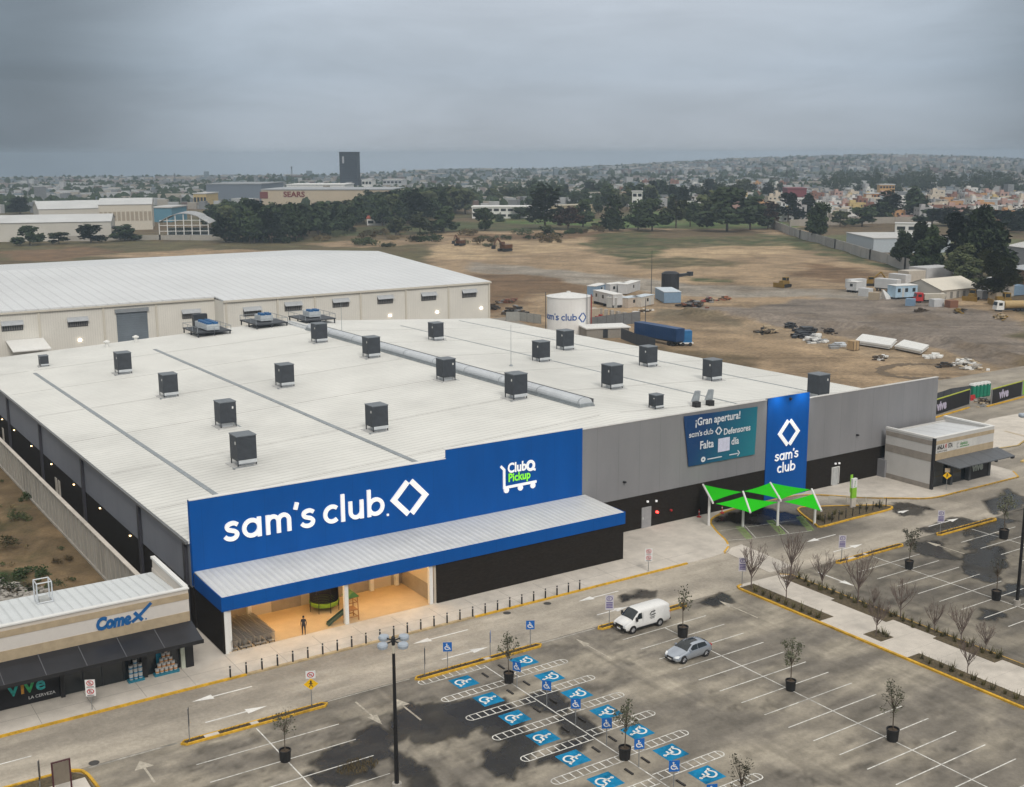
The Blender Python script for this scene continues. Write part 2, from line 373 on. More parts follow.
def tree_proto(name,label,h,w,kind,seed,nleaf,lsize,leafm):
    rng=random.Random(seed); cl=[]
    if kind=='broad':
        for i in range(15):
            a=rng.random()*6.28; t=rng.random(); z=h*(.24+.68*t); rr=w*(.38-.30*t*t)*rng.random()**.5; s=w*(.13+.13*rng.random())*(1.1-.35*t)
            cl.append((rr*math.cos(a),rr*math.sin(a),z,s,s,s*1.05))
    elif kind=='tall':
        for i in range(12):
            z=h*(.34+.6*i/12.); rr=w*.25*rng.random(); a=rng.random()*6.28; s=w*(.15+.14*rng.random())*(1.15-.5*i/12)
            cl.append((rr*math.cos(a),rr*math.sin(a),z,s,s,s*1.0))
    elif kind=='round':
        for i in range(12):
            a=rng.random()*6.28; rr=w*.3*rng.random()**.5; z=h*(.2+.6*rng.random()); s=w*(.16+.12*rng.random())
            cl.append((rr*math.cos(a),rr*math.sin(a),z,s,s,s*.85))
    elif kind=='cone':
        for i in range(12):
            t=i/11.; z=h*(.12+.84*t); s=w*.46*(1-t)**.8+w*.05; cl.append((rng.uniform(-.06,.06)*w,rng.uniform(-.06,.06)*w,z,s,s,h*.07))
    root=thing(name,label,'tree')
    t=MB(); limbs(t,rng,h,max(.12,h*.017),cl); t.build('trunk',m_bark,root)
    c=MB(); leaves(c,rng,cl,nleaf,lsize); c.build('crown',leafm,root)
    return root
# ================================================================ GROUND SURVEY
DIRT=(.305,.222,.138); TAN=(.39,.29,.178); DRY=(.125,.092,.052); GRN=(.062,.075,.028); LUSH=(.075,.135,.03); PAD=(.19,.16,.133); GRAVEL=(.27,.24,.20); BROWN=(.165,.105,.058); OLIVE=(.10,.088,.042)
# zones in ground metres, surveyed from the photograph; painted in this order: (outline pixels, colour, edge softness m, edge wobble m)
ZONES=[
 ([(0,262),(0,243),(120,243),(240,238),(330,236),(430,240),(430,262),(300,262)],OLIVE,6,14),
 ([(0,262),(0,250),(70,247),(110,252),(60,262)],BROWN,6,14),
 ([(70,256),(150,251),(200,249),(300,252),(330,262),(200,262)],DIRT,5,12),
 ([(300,243),(380,240),(430,238),(440,243),(360,247)],DIRT,4,10),
 ([(330,236),(480,232),(480,224),(330,228)],GRN,5,10),
 ([(430,229),(600,231),(640,226),(440,221)],GRN,6,9),
 ([(430,262),(440,232),(600,230),(800,226),(840,250),(930,272),(990,300),(1024,310),(1024,430),(940,420),(850,395),(690,348),(600,340),(480,350)],DIRT,5,8),
 ([(430,247),(500,236),(580,238),(582,247),(545,253),(480,258),(430,258)],TAN,4,7),
 ([(440,235),(610,231),(640,236),(700,236),(690,243),(600,246),(585,237),(500,240)],BROWN,4,8),
 ([(590,248),(590,236),(640,231),(760,232),(812,238),(860,254),(920,274),(880,271),(800,250),(740,247),(690,254),(620,260)],GRN,5,10),
 ([(640,232),(700,229),(770,231),(760,236),(660,238)],DRY,4,8),
 ([(660,258),(672,248),(710,246),(790,246),(800,253),(720,258)],TAN,4,6),
 ([(610,262),(680,256),(740,262),(735,266),(640,267)],OLIVE,4,8),
 ([(690,276),(735,280),(730,283),(690,280)],GRN,2,4),
 ([(800,262),(850,268),(905,282),(860,284),(790,276)],BROWN,5,9),
 ([(470,262),(520,266),(600,274),(700,284),(860,290),(930,297),(920,302),(800,297),(700,296),(620,290),(560,280),(470,272)],GRAVEL,4,4),
 ([(480,274),(560,279),(598,286),(580,292),(500,292),(470,282)],BROWN,3,5),
 ([(482,288),(520,290),(530,300),(505,312),(484,312)],BROWN,3,5),
 ([(600,292),(660,296),(740,298),(820,296),(800,302),(720,306),(690,312),(640,318),(600,330),(590,312)],DIRT,4,5),
 ([(748,308),(800,299),(930,300),(1024,322),(1024,372),(945,352),(850,338),(770,325),(700,314),(690,306)],PAD,3,5),
 ([(640,312),(700,312),(770,325),(850,338),(945,350),(1024,370),(1024,384),(930,368),(840,350),(760,336),(690,328)],(.30,.225,.145),3,4),
 ([(655,309),(700,312),(745,322),(740,327),(690,322),(650,320)],(.16,.13,.085),2,4),
 ([(590,227),(640,212),(720,210),(780,222),(800,227),(700,229)],LUSH,4,3),
 ([(800,236),(860,247),(1000,262),(1024,240),(880,233)],(.11,.12,.055),4,5),
 ([(480,222),(600,226),(600,219),(480,218)],LUSH,4,5),
]
ZG=[([G(*p) for p in poly],c,s,w) for poly,c,s,w in ZONES]
def groundcol(X,Y):
    n=fbm(X/40,Y/40,3); C=np.empty(X.shape+(3,))
    base=np.array(DRY); gr=np.array(OLIVE)
    t=np.clip((n-.42)*6,0,1)[...,None]; C[:]=base*(1-t)+gr*t
    for poly,c,s,w in ZG:
        wx=(fbm(X/14,Y/14,11)-.5)*w*2.4; wy=(fbm(X/14,Y/14,23)-.5)*w*2.4
        d=polydist(X+wx,Y+wy,poly)
        a=np.clip(.5-d/(1.1*s),0,1)[...,None]
        if c in (GRN,LUSH,OLIVE): a=a*np.clip(.15+1.5*fbm(X/5,Y/5,19,5),0,1)[...,None]
        C=C*(1-a)+np.array(c)*a
    # tyre tracks and graded streaks, elongated along the haul roads
    st=fbm((X*.86+Y*.5)/3.2,(-X*.5+Y*.86)/42,41)
    C*= (1+(st-.5)*.3)[...,None]
    pt=fbm(X/9,Y/9,77,6); C*=(1+(pt-.5)*.7)[...,None]
    s2=fbm((X*.8-Y*.6)/1.5,(X*.6+Y*.8)/26,43,5); C*=(1+(s2-.5)*.2)[...,None]; bl=np.clip((fbm(X/17,Y/17,61,6)-.52)*7,0,1)[...,None]; C=C*(1-.38*bl)+np.array((.15,.105,.06))*.38*bl
    t3=np.clip((fbm((X*.55+Y*.83)/2.2,(X*.83-Y*.55)/60,47,4)-.60)*9,0,1)[...,None]; C*=1-.28*t3
    return C
def terrain_z(X,Y):
    r=np.hypot(X,Y); az=np.degrees(np.arctan2(X,Y))
    z=(fbm(X/22,Y/22,5)-.5)*1.4*np.clip((r-235)/60,0,1)
    return z
m_ground=attr_mat('dirt_and_dry_grass',n1=(.14,.25),n2=(1.1,.35),bump=.7,bscale=.7)
az=np.radians(np.linspace(-4,66,430)); rr=np.exp(np.linspace(math.log(150),math.log(1000),380))
A,Rr=np.meshgrid(az,rr); X=Rr*np.sin(A);Y=Rr*np.cos(A)
Z=terrain_z(X,Y)-.03; BK=[G(*p) for p in ((690,313),(735,317),(775,320),(850,329),(945,342),(1024,361))]+[G(*p) for p in ((1024,361.5),(945,342.5),(850,329.5),(775,320.5),(735,317.5),(690,313.5))]
bank=np.clip(1-np.abs(polydist(X+(fbm(X/6,Y/6,3)-.5)*5,Y,BK))/4.5,0,1)**1.3*(.7+1.5*fbm(X/5,Y/5,12))
# keep the built-up plots and the shopping centre's yard level
Z=np.where((X<215)&(Y<262)&(X>-20),-.03,Z)+np.where(X>190,bank,0)
grid_obj('dirt_field',X,Y,Z,groundcol(X,Y),m_ground)
m_far=M('far_ground',(.105,.10,.075),.95,var=.4,scale=.02,stain=.3)
mb=MB(); mb.add([(1900*math.cos(PI*i/40),1900*math.sin(PI*i/40),-1.2) for i in range(80)],[tuple(range(80))]); struct('ground',mb,m_far)
# near dirt plot left of the store
gx,gy=np.meshgrid(np.arange(-60,30,.6),np.arange(92,262,.8))
nn=fbm(gx/7,gy/7,9); C=np.empty(gx.shape+(3,)); C[:]=np.array((.13,.092,.05))
a=np.clip((fbm(gx/3,gy/5,31,6)-.47)*8,0,1)*np.clip((27-gx)/6,0,1); C=C*(1-a[...,None])+np.array((.04,.045,.016))*a[...,None]
a=np.clip((fbm(gx/4,gy/6,35)-.58)*9,0,1)[...,None]; C=C*(1-a)+np.array((.17,.118,.064))*a
rub=polydist(gx+2*(fbm(gx/2,gy/2,4)-.5),gy,[(12,112),(17.5,108),(22,112),(23,119),(19.5,124),(15,121)]); a=np.clip(-rub/1.5,0,1)[...,None]; C=C*(1-a)+np.array((.29,.27,.24))*a
C*=(1+(fbm(gx/1.5,gy/1.5,8)-.5)*.7)[...,None]
ZZ=(fbm(gx/6,gy/6,2)-.4)*1.5*np.clip((28.2-gx)/3,0,1)*np.clip((gy-104)/4,0,1)-.02
grid_obj('dirt_plot',gx,gy,ZZ,C,attr_mat('plot_dirt',n1=(.6,.2),n2=(4,.25),bump=.9,bscale=2.))
# ---------------------------------------------------------------- asphalt, with stains and standing water surveyed as patches of their own shape
WET=[[(412,704),(440,705),(470,699),(478,712),(462,728),(440,742),(415,741),(395,736),(398,716)],
 [(357,737),(364,729),(376,726),(388,733),(393,747),(380,757),(362,754)],[(316,762),(330,750),(350,746),(391,753),(360,765),(330,768)],
 [(335,746),(345,744),(352,749),(340,752)],[(310,775),(340,765),(368,763),(366,778),(330,785)],
 [(480,706),(500,702),(522,716),(515,735),(500,742),(488,728),(470,728),(460,735),(450,735),(470,722)],[(505,745),(530,733),(545,734),(530,752),(512,778),(500,778),(486,768),(488,758)],
 [(523,698),(545,690),(566,697),(571,706),(555,713),(530,706)],[(556,722),(574,713),(594,726),(590,737),(566,735)],[(560,748),(600,733),(575,752),(545,762)],
 [(390,755),(410,758),(430,775),(440,787),(420,787),(400,770)],
 [(917,545),(938,540),(944,550),(962,561),(935,558),(918,553)],[(973,553),(1000,547),(1003,562),(990,583),(972,576),(966,562)],[(985,503),(1008,490),(1022,497),(1024,508),(995,513)],
 [(888,506),(905,503),(932,508),(905,516)],[(920,529),(955,518),(976,521),(940,533),(926,533)],[(985,520),(1012,520),(1005,530),(965,536)],[(975,540),(990,530),(996,535),(985,548),(968,550)],
 [(620,599),(640,592),(656,591),(650,597),(625,602)],[(700,602),(722,594),(736,603),(715,606)],[(1005,584),(1024,588),(1024,596),(1000,594)],
 [(716,520),(735,512),(760,508),(800,516),(806,526),(780,524),(740,524)],[(985,610),(1000,612),(996,622),(982,620)]]
WG=[[G(*p) for p in w] for w in WET]
def paved(name,x0,x1,y0,y1,st,colf,mat,outline=None,z=.0):
    gx,gy=np.meshgrid(np.arange(x0,x1+st/2,st),np.arange(y0,y1+st/2,st))
    C=colf(gx,gy); wet=np.zeros(gx.shape)
    wx=(fbm(gx/1.2,gy/1.2,51,5)-.5)*1.9; wy=(fbm(gx/1.2,gy/1.2,57,5)-.5)*1.9
    for p in WG: wet=np.maximum(wet,np.clip(.5-(polydist(gx+wx,gy+wy,p)-.35)/.4,0,1))
    dry=fbm(gx/3,gy/3,60); wet=wet*np.clip(.75+dry*.5,0,1)
    C=C*(1-.91*wet)[...,None]
    return grid_obj(name,gx,gy,np.full(gx.shape,z),C,mat,wet)
def lotcol(X,Y):
    n=fbm(X/4.5+.3*Y/7,Y/2.6,81,6); C=np.empty(X.shape+(3,)); 
    t=np.clip((n-.36)*3.6,0,1)[...,None]; C[:]=np.array((.18,.162,.136))*(1-t)+np.array((.30,.268,.215))*t
    tk=fbm(X/.45,Y/11,71,4); ln_=sum(np.exp(-((X-c)/3.2)**2) for c in (39.5,59.5,76.5,90.5,107.5)); C*=(1+(tk-.5)*.75*np.clip(ln_,0,1))[...,None]
    n2=fbm(X/1.5,Y/.7,91,6); C*=(1+(n2-.5)*.65)[...,None]
    sw=fbm((X+Y*.35)/9,(Y-X*.1)/.8,95,6); C*=(1+(sw-.5)*.6)[...,None]
    sp=np.clip((fbm(X/1.3,Y/.7,67,5)-.60)*9,0,1)*np.clip((fbm(X/9,Y/7,68)-.42)*6,0,1); C*=(1-.38*sp)[...,None]
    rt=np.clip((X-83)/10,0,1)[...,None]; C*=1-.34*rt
    return C
def roadcol(X,Y):
    n=fbm(X/14,Y/2.2,84,5); C=np.empty(X.shape+(3,)); t=np.clip((n-.3)*2.4,0,1)[...,None]
    C[:]=np.array((.29,.26,.218))*(1-t)+np.array((.43,.385,.318))*t
    C*=(1+(fbm(X/5,Y/1.0,99,5)-.5)*.55)[...,None]
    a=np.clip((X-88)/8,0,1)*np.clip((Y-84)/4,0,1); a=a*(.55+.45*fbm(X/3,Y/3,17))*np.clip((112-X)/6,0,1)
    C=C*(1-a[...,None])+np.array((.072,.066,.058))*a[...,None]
    return C
m_asph=attr_mat('worn_asphalt',n1=(.35,.16),n2=(3.2,.14),bump=.25,bscale=9,wet=True,rough=.82)
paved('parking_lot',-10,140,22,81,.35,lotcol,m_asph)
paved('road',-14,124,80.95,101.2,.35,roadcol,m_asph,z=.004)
def apron(X,Y):
    C=roadcol(X,Y)*.95; return C
paved('service_road',123.9,260,60,140,.8,lambda X,Y: roadcol(X,Y)*.85,m_asph,z=-.004)
# ---------------------------------------------------------------- sidewalks, kerbs
def offset(poly,d):
    out=[]
    for i in range(len(poly)):
        a=Vector(poly[max(i-1,0)]);b=Vector(poly[min(i+1,len(poly)-1)]); t=(b-a).normalized(); out.append((poly[i][0]-t.y*d,poly[i][1]+t.x*d))
    return out
def kerbstrip(mb,line,w=.22,z0=0.,z1=.165,mi=0):
    o=offset(line,w)
    for i in range(len(line)-1):
        q=[line[i],line[i+1],o[i+1],o[i]]
        mb.hexa([(p[0],p[1],z0) for p in q],[(p[0],p[1],z1) for p in q],mi)
    return mb
CURVE=crom([(84.5,88.95),(87.2,89.5),(89.4,91.7),(91.2,95.4),(93.4,98.6),(97,100.1),(101,100.55)],4)
side=tag(empty('sidewalk',(30,92,0)),kind='structure')
mb=MB(); mb.prism([(-30,88.96)]+CURVE+[(101,101.2),(31.5,101.2),(31.5,103.5),(-30,103.5)],0.0,.15); mb.build('paving',m_conc_l,side)
mb=MB(); jx=[-20+4*i for i in range(27)]
for x in jx:
    if x<84: mb.box(x,89.3,.1505,x+.03,93.2 if x>32 or x<30 else 101,.1515)
mb.box(-30,91.2,.1505,84,91.23,.1515)
mb.build('joint',M('paving_joint',(.20,.185,.165),.9),side)
mb=MB(); kerbstrip(mb,[(-30,88.9),(32.2,88.9)]); kerbstrip(mb,[(54.6,88.9),(81,88.92)]); kerbstrip(mb,CURVE[7:])
kerbstrip(mb,[(86.6,89.2),(88.4,90.4)]); mb.build('kerb',m_yellow,side)
mb=MB(); kerbstrip(mb,[(32.2,88.9),(54.6,88.9)],.3,z1=.156); mb.build('dropped_kerb',M('worn_kerb',(.44,.34,.20),.8,var=.3,scale=1.5,stain=.2),side)
mb=MB(); mb.prism([(86.2,82.2),(89.7,82.2),(90.2,90.4),(88.5,90.2),(86.9,89.2)],0.004,.05); mb.build('crossing_ramp',m_conc_l,side)
RC=crom([(104,100.6),(110.6,99.7),(115.7,94.9),(119.4,91.9),(122.6,89.95),(128,89.75),(140.5,89.8)],4)
s2=tag(empty('sidewalk',(130,95,0)),kind='structure')
mb=MB(); mb.prism(RC+[(142.5,92.0),(143,101.2),(104,101.2)],0,.15); mb.build('paving',m_conc_l,s2)
mb=MB(); kerbstrip(mb,RC); kerbstrip(mb,[(140.5,89.8),(142.4,91.9)]); mb.build('kerb',m_yellow,s2)
s3=tag(empty('sidewalk',(155,101,0)),kind='structure')
mb=MB(); a=[G(*p) for p in ((966,437),(985,449),(1012,449),(1024,441),(1040,425),(1000,418))]; mb.prism([(a[0][0],a[0][1]),(149.9,101.0),(156,100.2),(168,104.5),(182,113),(168,113.5)],0,.15); mb.build('paving',m_conc_l,s3)
mb=MB(); kerbstrip(mb,[(149.9,101.),(156,100.2),(168,104.5)],.25); kerbstrip(mb,[(148,94.2),(157,96.6)],.4); mb.build('kerb',M('faded_yellow_kerb',(.50,.36,.13),.8,var=.2,stain=.3),s3)
mb=MB(); kerbstrip(mb,[G(1003,432),G(1040,442)],.6); mb.build('kerb',M('pale_kerb',(.45,.38,.28),.8),s3)
# traffic islands
def island(x0,x1,y0=79.98,y1=80.72,blocks=()):
    t=tag(empty('traffic_island',((x0+x1)/2,(y0+y1)/2,0)),kind='structure')
    c=.36; L=[(x0+c,y0),(x1-c,y0),(x1,(y0+y1)/2),(x1-c,y1),(x0+c,y1),(x0,(y0+y1)/2),(x0+c,y0)]
    mb=MB(); kerbstrip(mb,L,.13,z1=.17); mb.build('kerb',m_yellow,t)
    mb=MB(); mb.prism([(x0+.3,(y0+y1)/2),(x0+.4,y0+.1),(x1-.4,y0+.1),(x1-.3,(y0+y1)/2),(x1-.4,y1-.1),(x0+.4,y1-.1)],0,.13); mb.build('planting_bed',m_soil,t)
    if blocks:
        mb=MB()
        for a,b in blocks: mb.box(a,y0+.16,.1,b,y1-.16,.172)
        mb.build('concrete_block',m_conc_l,t)
    rng=random.Random(int(x0)); mb=MB()
    for k in range(int((x1-x0)*14)):
        x=rng.uniform(x0+.5,x1-.5)
        if any(a-.1<x<b+.1 for a,b in blocks): continue
        y=rng.uniform(y0+.2,y1-.2); h=rng.uniform(.08,.22); mb.cyl((x,y,.12),(x+rng.uniform(-.08,.08),y+rng.uniform(-.08,.08),.12+h),.035,.01,4)
    o=mb.build('ground_cover',m_dryleaf,t); o['kind']='stuff'
    return t
island(23.8,35.6,blocks=((25.6,26.7),(29.2,29.8))); island(43.4,56.2,blocks=((50.2,50.8),)); island(62.4,73.2)
island(94.1,104.9,blocks=((95.9,97.0),(98.5,98.9))); island(110.8,121.7)
# corner island bottom left
t=tag(empty('traffic_island',(14,78,0)),kind='structure')
IL=crom([(17.5,70),(17.25,77),(17.0,80.0),(16.4,80.85),(15.4,81.05),(12,81.1),(4,81.1)],4)
mb=MB(); kerbstrip(mb,IL,.2,z1=.17); mb.build('kerb',m_yellow,t)
mb=MB(); mb.prism([(16.9,70),(16.85,79.6),(16.1,80.6),(15,80.8),(4,80.8),(4,70)],0,.12); mb.build('planting_bed',m_dry,t)
mb=MB(); mb.box(13.9,70,.12,16.7,79.3,.15); mb.build('concrete_block',m_conc_l,t)
# walkway between the two parking lots
w=tag(empty('walkway',(84,60,0)),kind='structure')
mb=MB(); mb.prism([(80.3,20),(87.45,20),(87.45,80.2),(86.8,81.0),(81.0,81.2),(80.3,80.6)],0,.15); mb.build('paving',m_conc_l,w)
mb=MB()
for k in range(24): mb.box(81,22+2.45*k,.1503,87,22.02+2.45*k,.1512)
mb.build('joint',M('walk_joint',(.30,.28,.26),.9),w)
mb=MB(); kerbstrip(mb,[(80.2,80.5),(80.2,20)],.25); kerbstrip(mb,[(81.2,81.3),(80.5,81.1),(80.2,80.5)],.25); kerbstrip(mb,[(87.5,20),(87.5,80.4)],.13); kerbstrip(mb,[(87.5,80.4),(86.6,81.2)],.2); mb.build('kerb',m_yellow,w)
beds=[(80.47,70.2,82.3,80.6),(81.3,63.9,83.0,65.9),(80.47,48,82.0,60.4),(80.47,44,81.5,48),(85.9,73.2,87.34,80.3),(85.3,66.6,87.34,73.2),(86.3,58.6,87.34,66.6),(85.7,55.6,87.34,61.8),(86.8,30,87.34,56)]
mb=MB()
for i,(a,b,c,d) in enumerate(beds): mb.box(a,b,.05,c,d,.165+.004*i)
mb.build('planting_bed',m_dry,w)
# pickup planter
t=tag(empty('planter_island',(107,92,0)),kind='structure')
PL=crom([(101.9,90.0),(104.4,95.2),(105.6,96.4),(107,96.1),(112,93.4),(115.2,91.2),(114.6,89.75),(108,89.7),(102.6,89.6),(101.9,90.0)],4)
ar=sum(PL[i][0]*PL[(i+1)%len(PL)][1]-PL[(i+1)%len(PL)][0]*PL[i][1] for i in range(len(PL)))
if ar<0: PL=PL[::-1]
mb=MB(); kerbstrip(mb,PL,.22,z1=.17); mb.build('kerb',m_yellow,t)
mb=MB(); mb.prism(offset(PL,.2)[:-1],0,.13); mb.build('planting_bed',m_dry,t)
# ---------------------------------------------------------------- painted markings (children of the lot they lie on)
lot=bpy.data.objects['parking_lot']; road=bpy.data.objects['road']
def ln(mb,a,b,w=.1,z=.006):
    a=Vector(a);b=Vector(b);t=(b-a).normalized();n=Vector((-t.y,t.x))*w/2
    mb.add([(*(a+n),z),(*(a-n),z),(*(b-n),z),(*(b+n),z)],[(3,2,1,0)])
mb=MB()
for k in range(3): ln(mb,(23.8,76.9-2.9*k),(34.9,76.85-2.9*k))
for k in range(3,6): ln(mb,(24.2,76.9-2.9*k),(34.7,76.85-2.9*k),.07)
ln(mb,(29.4,79.7),(29.4,58),.1,.008)
for k in range(0,16):
    y=77.25-2.486*k; ln(mb,(62.85,y),(72.85,y+.05))
ln(mb,(67.75,77.2),(67.75,40),.1,.008)
for k in range(0,14):
    y=77.3-2.486*k
    ln(mb,(94.0,y),(103.9,y+.05),.1); ln(mb,(111,y),(121,y),.1)
ln(mb,(99.1,79.6),(99.1,42),.1,.008); ln(mb,(116.1,79.6),(116.1,42),.1,.008)
mb.build('parking_line',m_line,lot)
mb=MB(); ln(mb,(17.3,80.75),(23.7,80.8),.22); ln(mb,(56.4,80.7),(62.3,80.7),.2); ln(mb,(35.8,80.8),(43.2,80.8),.14); mb.build('edge_line',M('faint_paint',(.36,.34,.30),.85,var=.3,scale=2,stain=.5),lot)
frL=lambda x,y,a,z=.008: Frame((x,y,z),(math.cos(a),math.sin(a),0),(-math.sin(a),math.cos(a),0))
def bay(x,y,a):
    f=frL(x,y,a,.006); mb=MB(); mb.quad(*[f.p(*q) for q in ((-.95,-.95),(.95,-.95),(.95,.95),(-.95,.95))])
    b=mb.build('accessible_bay_square',m_hblue,lot); mb=MB(); wheelchair(mb,frL(x,y,a,.008),1.75,w=.085); mb.build('wheelchair_mark',m_line_b,b)
for k in range(7): bay(46.6,77.8-3.78*k,-PI/2)
for k in range(8): bay(53.0,78.45-3.8*k,PI/2)
def ladder(x0,x1,y,rl,rr):
    mb=MB(); h=.42; pts=[]
    z=.007
    for yy in (y-h,y+h): ln(mb,(x0+(h if rl else 0),yy),(x1-(h if rr else 0),yy),.09,z)
    n=8
    for i in range(n+1):
        x=x0+h+(x1-x0-2*h)*i/n; ln(mb,(x,y-h),(x,y+h),.09,z+.001)
    for on,xc,sg in ((rl,x0+h,-1),(rr,x1-h,1)):
        if on:
            p=[(xc+sg*h*math.sin(t),y+h*math.cos(t)) for t in [PI*i/8 for i in range(9)]]
            for a,b in zip(p[:-1],p[1:]): ln(mb,a,b,.09,z)
    mb.build('hatched_walkway',m_line,lot)
for k in range(8): ladder(43.4,49.55,79.62-3.77*k,True,False)
for k in range(8): ladder(49.85,56.1,76.5-3.83*k,False,True)
mb=MB(); ln(mb,(49.7,79.6),(49.7,44),.1,.009); mb.build('parking_line',m_line,lot)
mb=MB()
for k in range(9):
    for sx in (-1.0,1.0): mb.box(49.7+sx-.08,77.9-3.78*k-.5+(.0 if sx<0 else .6),.004,49.7+sx+.08,77.9-3.78*k+.4+(.0 if sx<0 else .6),.09)
mb.build('wheel_stop',M('black_rubber_stop',(.03,.028,.027),.8),lot)
def arrow(x,y,a,Lg=5.,par=road,mat=m_line_b,w=.16,z=.012,hw=.42,hl=1.7):
    f=frL(x,y,a,z); mb=MB(); mb.quad(*[f.p(*q) for q in ((-Lg/2,-w/2),(Lg/2-hl,-w/2),(Lg/2-hl,w/2),(-Lg/2,w/2))])
    mb.add([f.p(*q) for q in ((Lg/2-hl,-hw),(Lg/2,0),(Lg/2-hl,hw))],[(0,1,2)]); mb.build('road_arrow',mat,par)
arrow(29.3,86.75,PI); arrow(29.0,82.75,0)
for p,q in (((579,601.6),(618,590.8)),((411,642),(470,631.5)),((806.4,542),(835.7,534.5))):
    a=G(*p);b=G(*q); arrow((a[0]+b[0])/2,(a[1]+b[1])/2,PI,math.hypot(a[0]-b[0],a[1]-b[1]))
for p,q in (((628,606),(598,615.5)),((862,544),(833.8,552)),((489,647.5),(441,659)),((909,510),(898,513)),((957,518),(930,527))):
    a=G(*p);b=G(*q); arrow((a[0]+b[0])/2,(a[1]+b[1])/2,0,math.hypot(a[0]-b[0],a[1]-b[1]),w=.16)
mb=MB(); ln(mb,(3,84.72),(14.3,84.78),.13,.010); ln(mb,(-6,84.72),(-1,84.72),.13,.010); mb.build('lane_dash',m_line_b,road)
mf=M('faded_arrow_paint',(.44,.40,.33),.85,var=.3,scale=3,stain=.4)
arrow(37.6,77.2,-PI/2,4.6,lot,mf,z=.007); arrow(40.4,76.2,PI/2,4.6,lot,mf,z=.007,hw=.6); arrow(59.5,77.2,PI/2,5.2,lot,mf,z=.007,w=.12,hw=.35); arrow(76.5,76.8,PI/2,5.2,lot,mf,z=.007); arrow(20.6,77.9,PI/2,3.6,lot,mf,z=.007,hw=.7,hl=1.2)
arrow(90.5,77.2,-PI/2,5.,lot,m_line_b,z=.007); arrow(108,77.2,PI/2,5.,lot,mf,z=.007); None
mb=MB()
for (ax,ay),(bx,by) in (((94.5,95.3),(92.4,91.5)),((99.1,94.9),(96.7,90.6)),((103.1,94.0),(100.4,89.7))):
    for i in range(12):
        t=i/11; x=ax+(bx-ax)*t;y=ay+(by-ay)*t; ln(mb,(x-.35,y+.1),(x+.45,y-.12),.15,.012)
    ln(mb,(ax+.55,ay),(bx+.55,by),.08,.013)
mb.build('pickup_bay_hatch',m_hgreen,road)
mb=MB(); ln(mb,(90.0,92.4),(92.4,91.4),.08,.011); ln(mb,(92.4,91.4),(100.4,89.5),.08,.011); ln(mb,(95.4,95.2),(93.3,91.3),.08,.011); ln(mb,(100.,95.),(97.6,90.4),.08,.011); ln(mb,(90.6,95.6),(103.5,93.0),.06,.011); mb.build('pickup_line',m_line,road)
mb=MB(); 
for px,py in ((547.4,603.5),(94,763),(507,613)):
    x,y=G(px,py); mb.cyl((x,y,.002),(x,y,.014),.38,.38,16)
mb.build('manhole_cover',M('cast_iron',(.07,.068,.065),.6,metal=.3),road)
# ================================================================ THE STORE
FY=100.73; XL=31.95; XR=136.9; YB=215.75
def W(px,py,y=FY):   # point of the front wall plane seen at a pixel
    d=ray(px,py); t=y/d[1]; return (float(d[0]*t),float(HC+d[2]*t))
def roofz(x,y):
    t=(y-101)/115.; rg=11.1-.3*t
    return 8.4+(rg-8.4)*(x-XL)/57.05 if x<89 else rg+(8.75-1.2*t-rg)*(x-89)/48.
def onroof(px,py):
    z=9.5
    for _ in range(12): x,y=G(px,py,z); z=roofz(x,y)
    return x,y,z
def col0(n,c): return bpy.data.materials[n] if n in bpy.data.materials else M(n,c,.6,var=.3,scale=1)
store=thing('warehouse_store','huge warehouse store with white metal roof, grey and blue front and open entrance porch','store',(84,FY,0))
mb=MB(); mb.box(XL,FY+.06,4.15,XR,FY+.4,12.32); mb.box(75.6,FY+.06,12.32,104.2,FY+.4,12.95); mb.box(104.05,FY+.06,12.32,111.45,FY+.4,13.1)
mb.prism([(XR-.4,FY+.4),(XR,FY+.4),(XR,YB),(XR-.4,YB)],0,7.3); mb.prism([(XL+.2,YB-.4),(XR-.5,YB-.4),(XR-.5,YB),(XL+.2,YB)],0,7.3)
# right end stands a little above the eave behind it
mb.build('wall',m_gray,store)
mb=MB(); mb.box(XL+.0,FY+.405,3.95,XL+.25,YB,8.3); mb.build('side_wall',m_grayside,store)
mb=MB(); mb.box(XL+.02,FY+.1,0,XR-.01,FY+.38,4.15); mb.box(XL-.03,FY+.42,0,XL+.2,YB-.02,3.95); mb.build('wall_base',m_darkbrick,store)
mb=MB()
for x0,x1,z in ((31.95,75.8,0),(75.85,104.0,12.95),(111.5,136.9,12.32)):
    if z: mb.box(x0,FY+.0,z,x1,FY+.46,z+.07)
mb.build('coping',M('pale_coping',(.58,.57,.55),.5),store)
# roof as a sheet with thickness
xs=[XL-.15]+[XL+ (89-XL)*i/14 for i in range(1,15)]+[89+48.1*i/12 for i in range(1,13)]; ys=[101.12+ (YB-101.0)*i/20 for i in range(21)]
mb=MB(); vs=[(x,y,roofz(x,y)) for y in ys for x in xs]+[(x,y,roofz(x,y)-.25) for y in ys for x in xs]; nx=len(xs);n=len(xs)*len(ys); fs=[]
for j in range(len(ys)-1):
    for i in range(nx-1):
        a=j*nx+i; fs.append((a,a+1,a+nx+1,a+nx)); fs.append((n+a,n+a+nx,n+a+nx+1,n+a+1))
for i in range(nx-1):
    a=(len(ys)-1)*nx+i; fs.append((a,a+1,n+a+1,n+a)); fs.append((i+1,i,n+i,n+i+1))
for j in range(len(ys)-1):
    a=j*nx; fs.append((a,a+nx,n+a+nx,n+a)); a+=nx-1; fs.append((a+nx,a,n+a,n+a+nx))
roof=mb.add(vs,fs).build('roof',m_roof,store)
mb=MB()
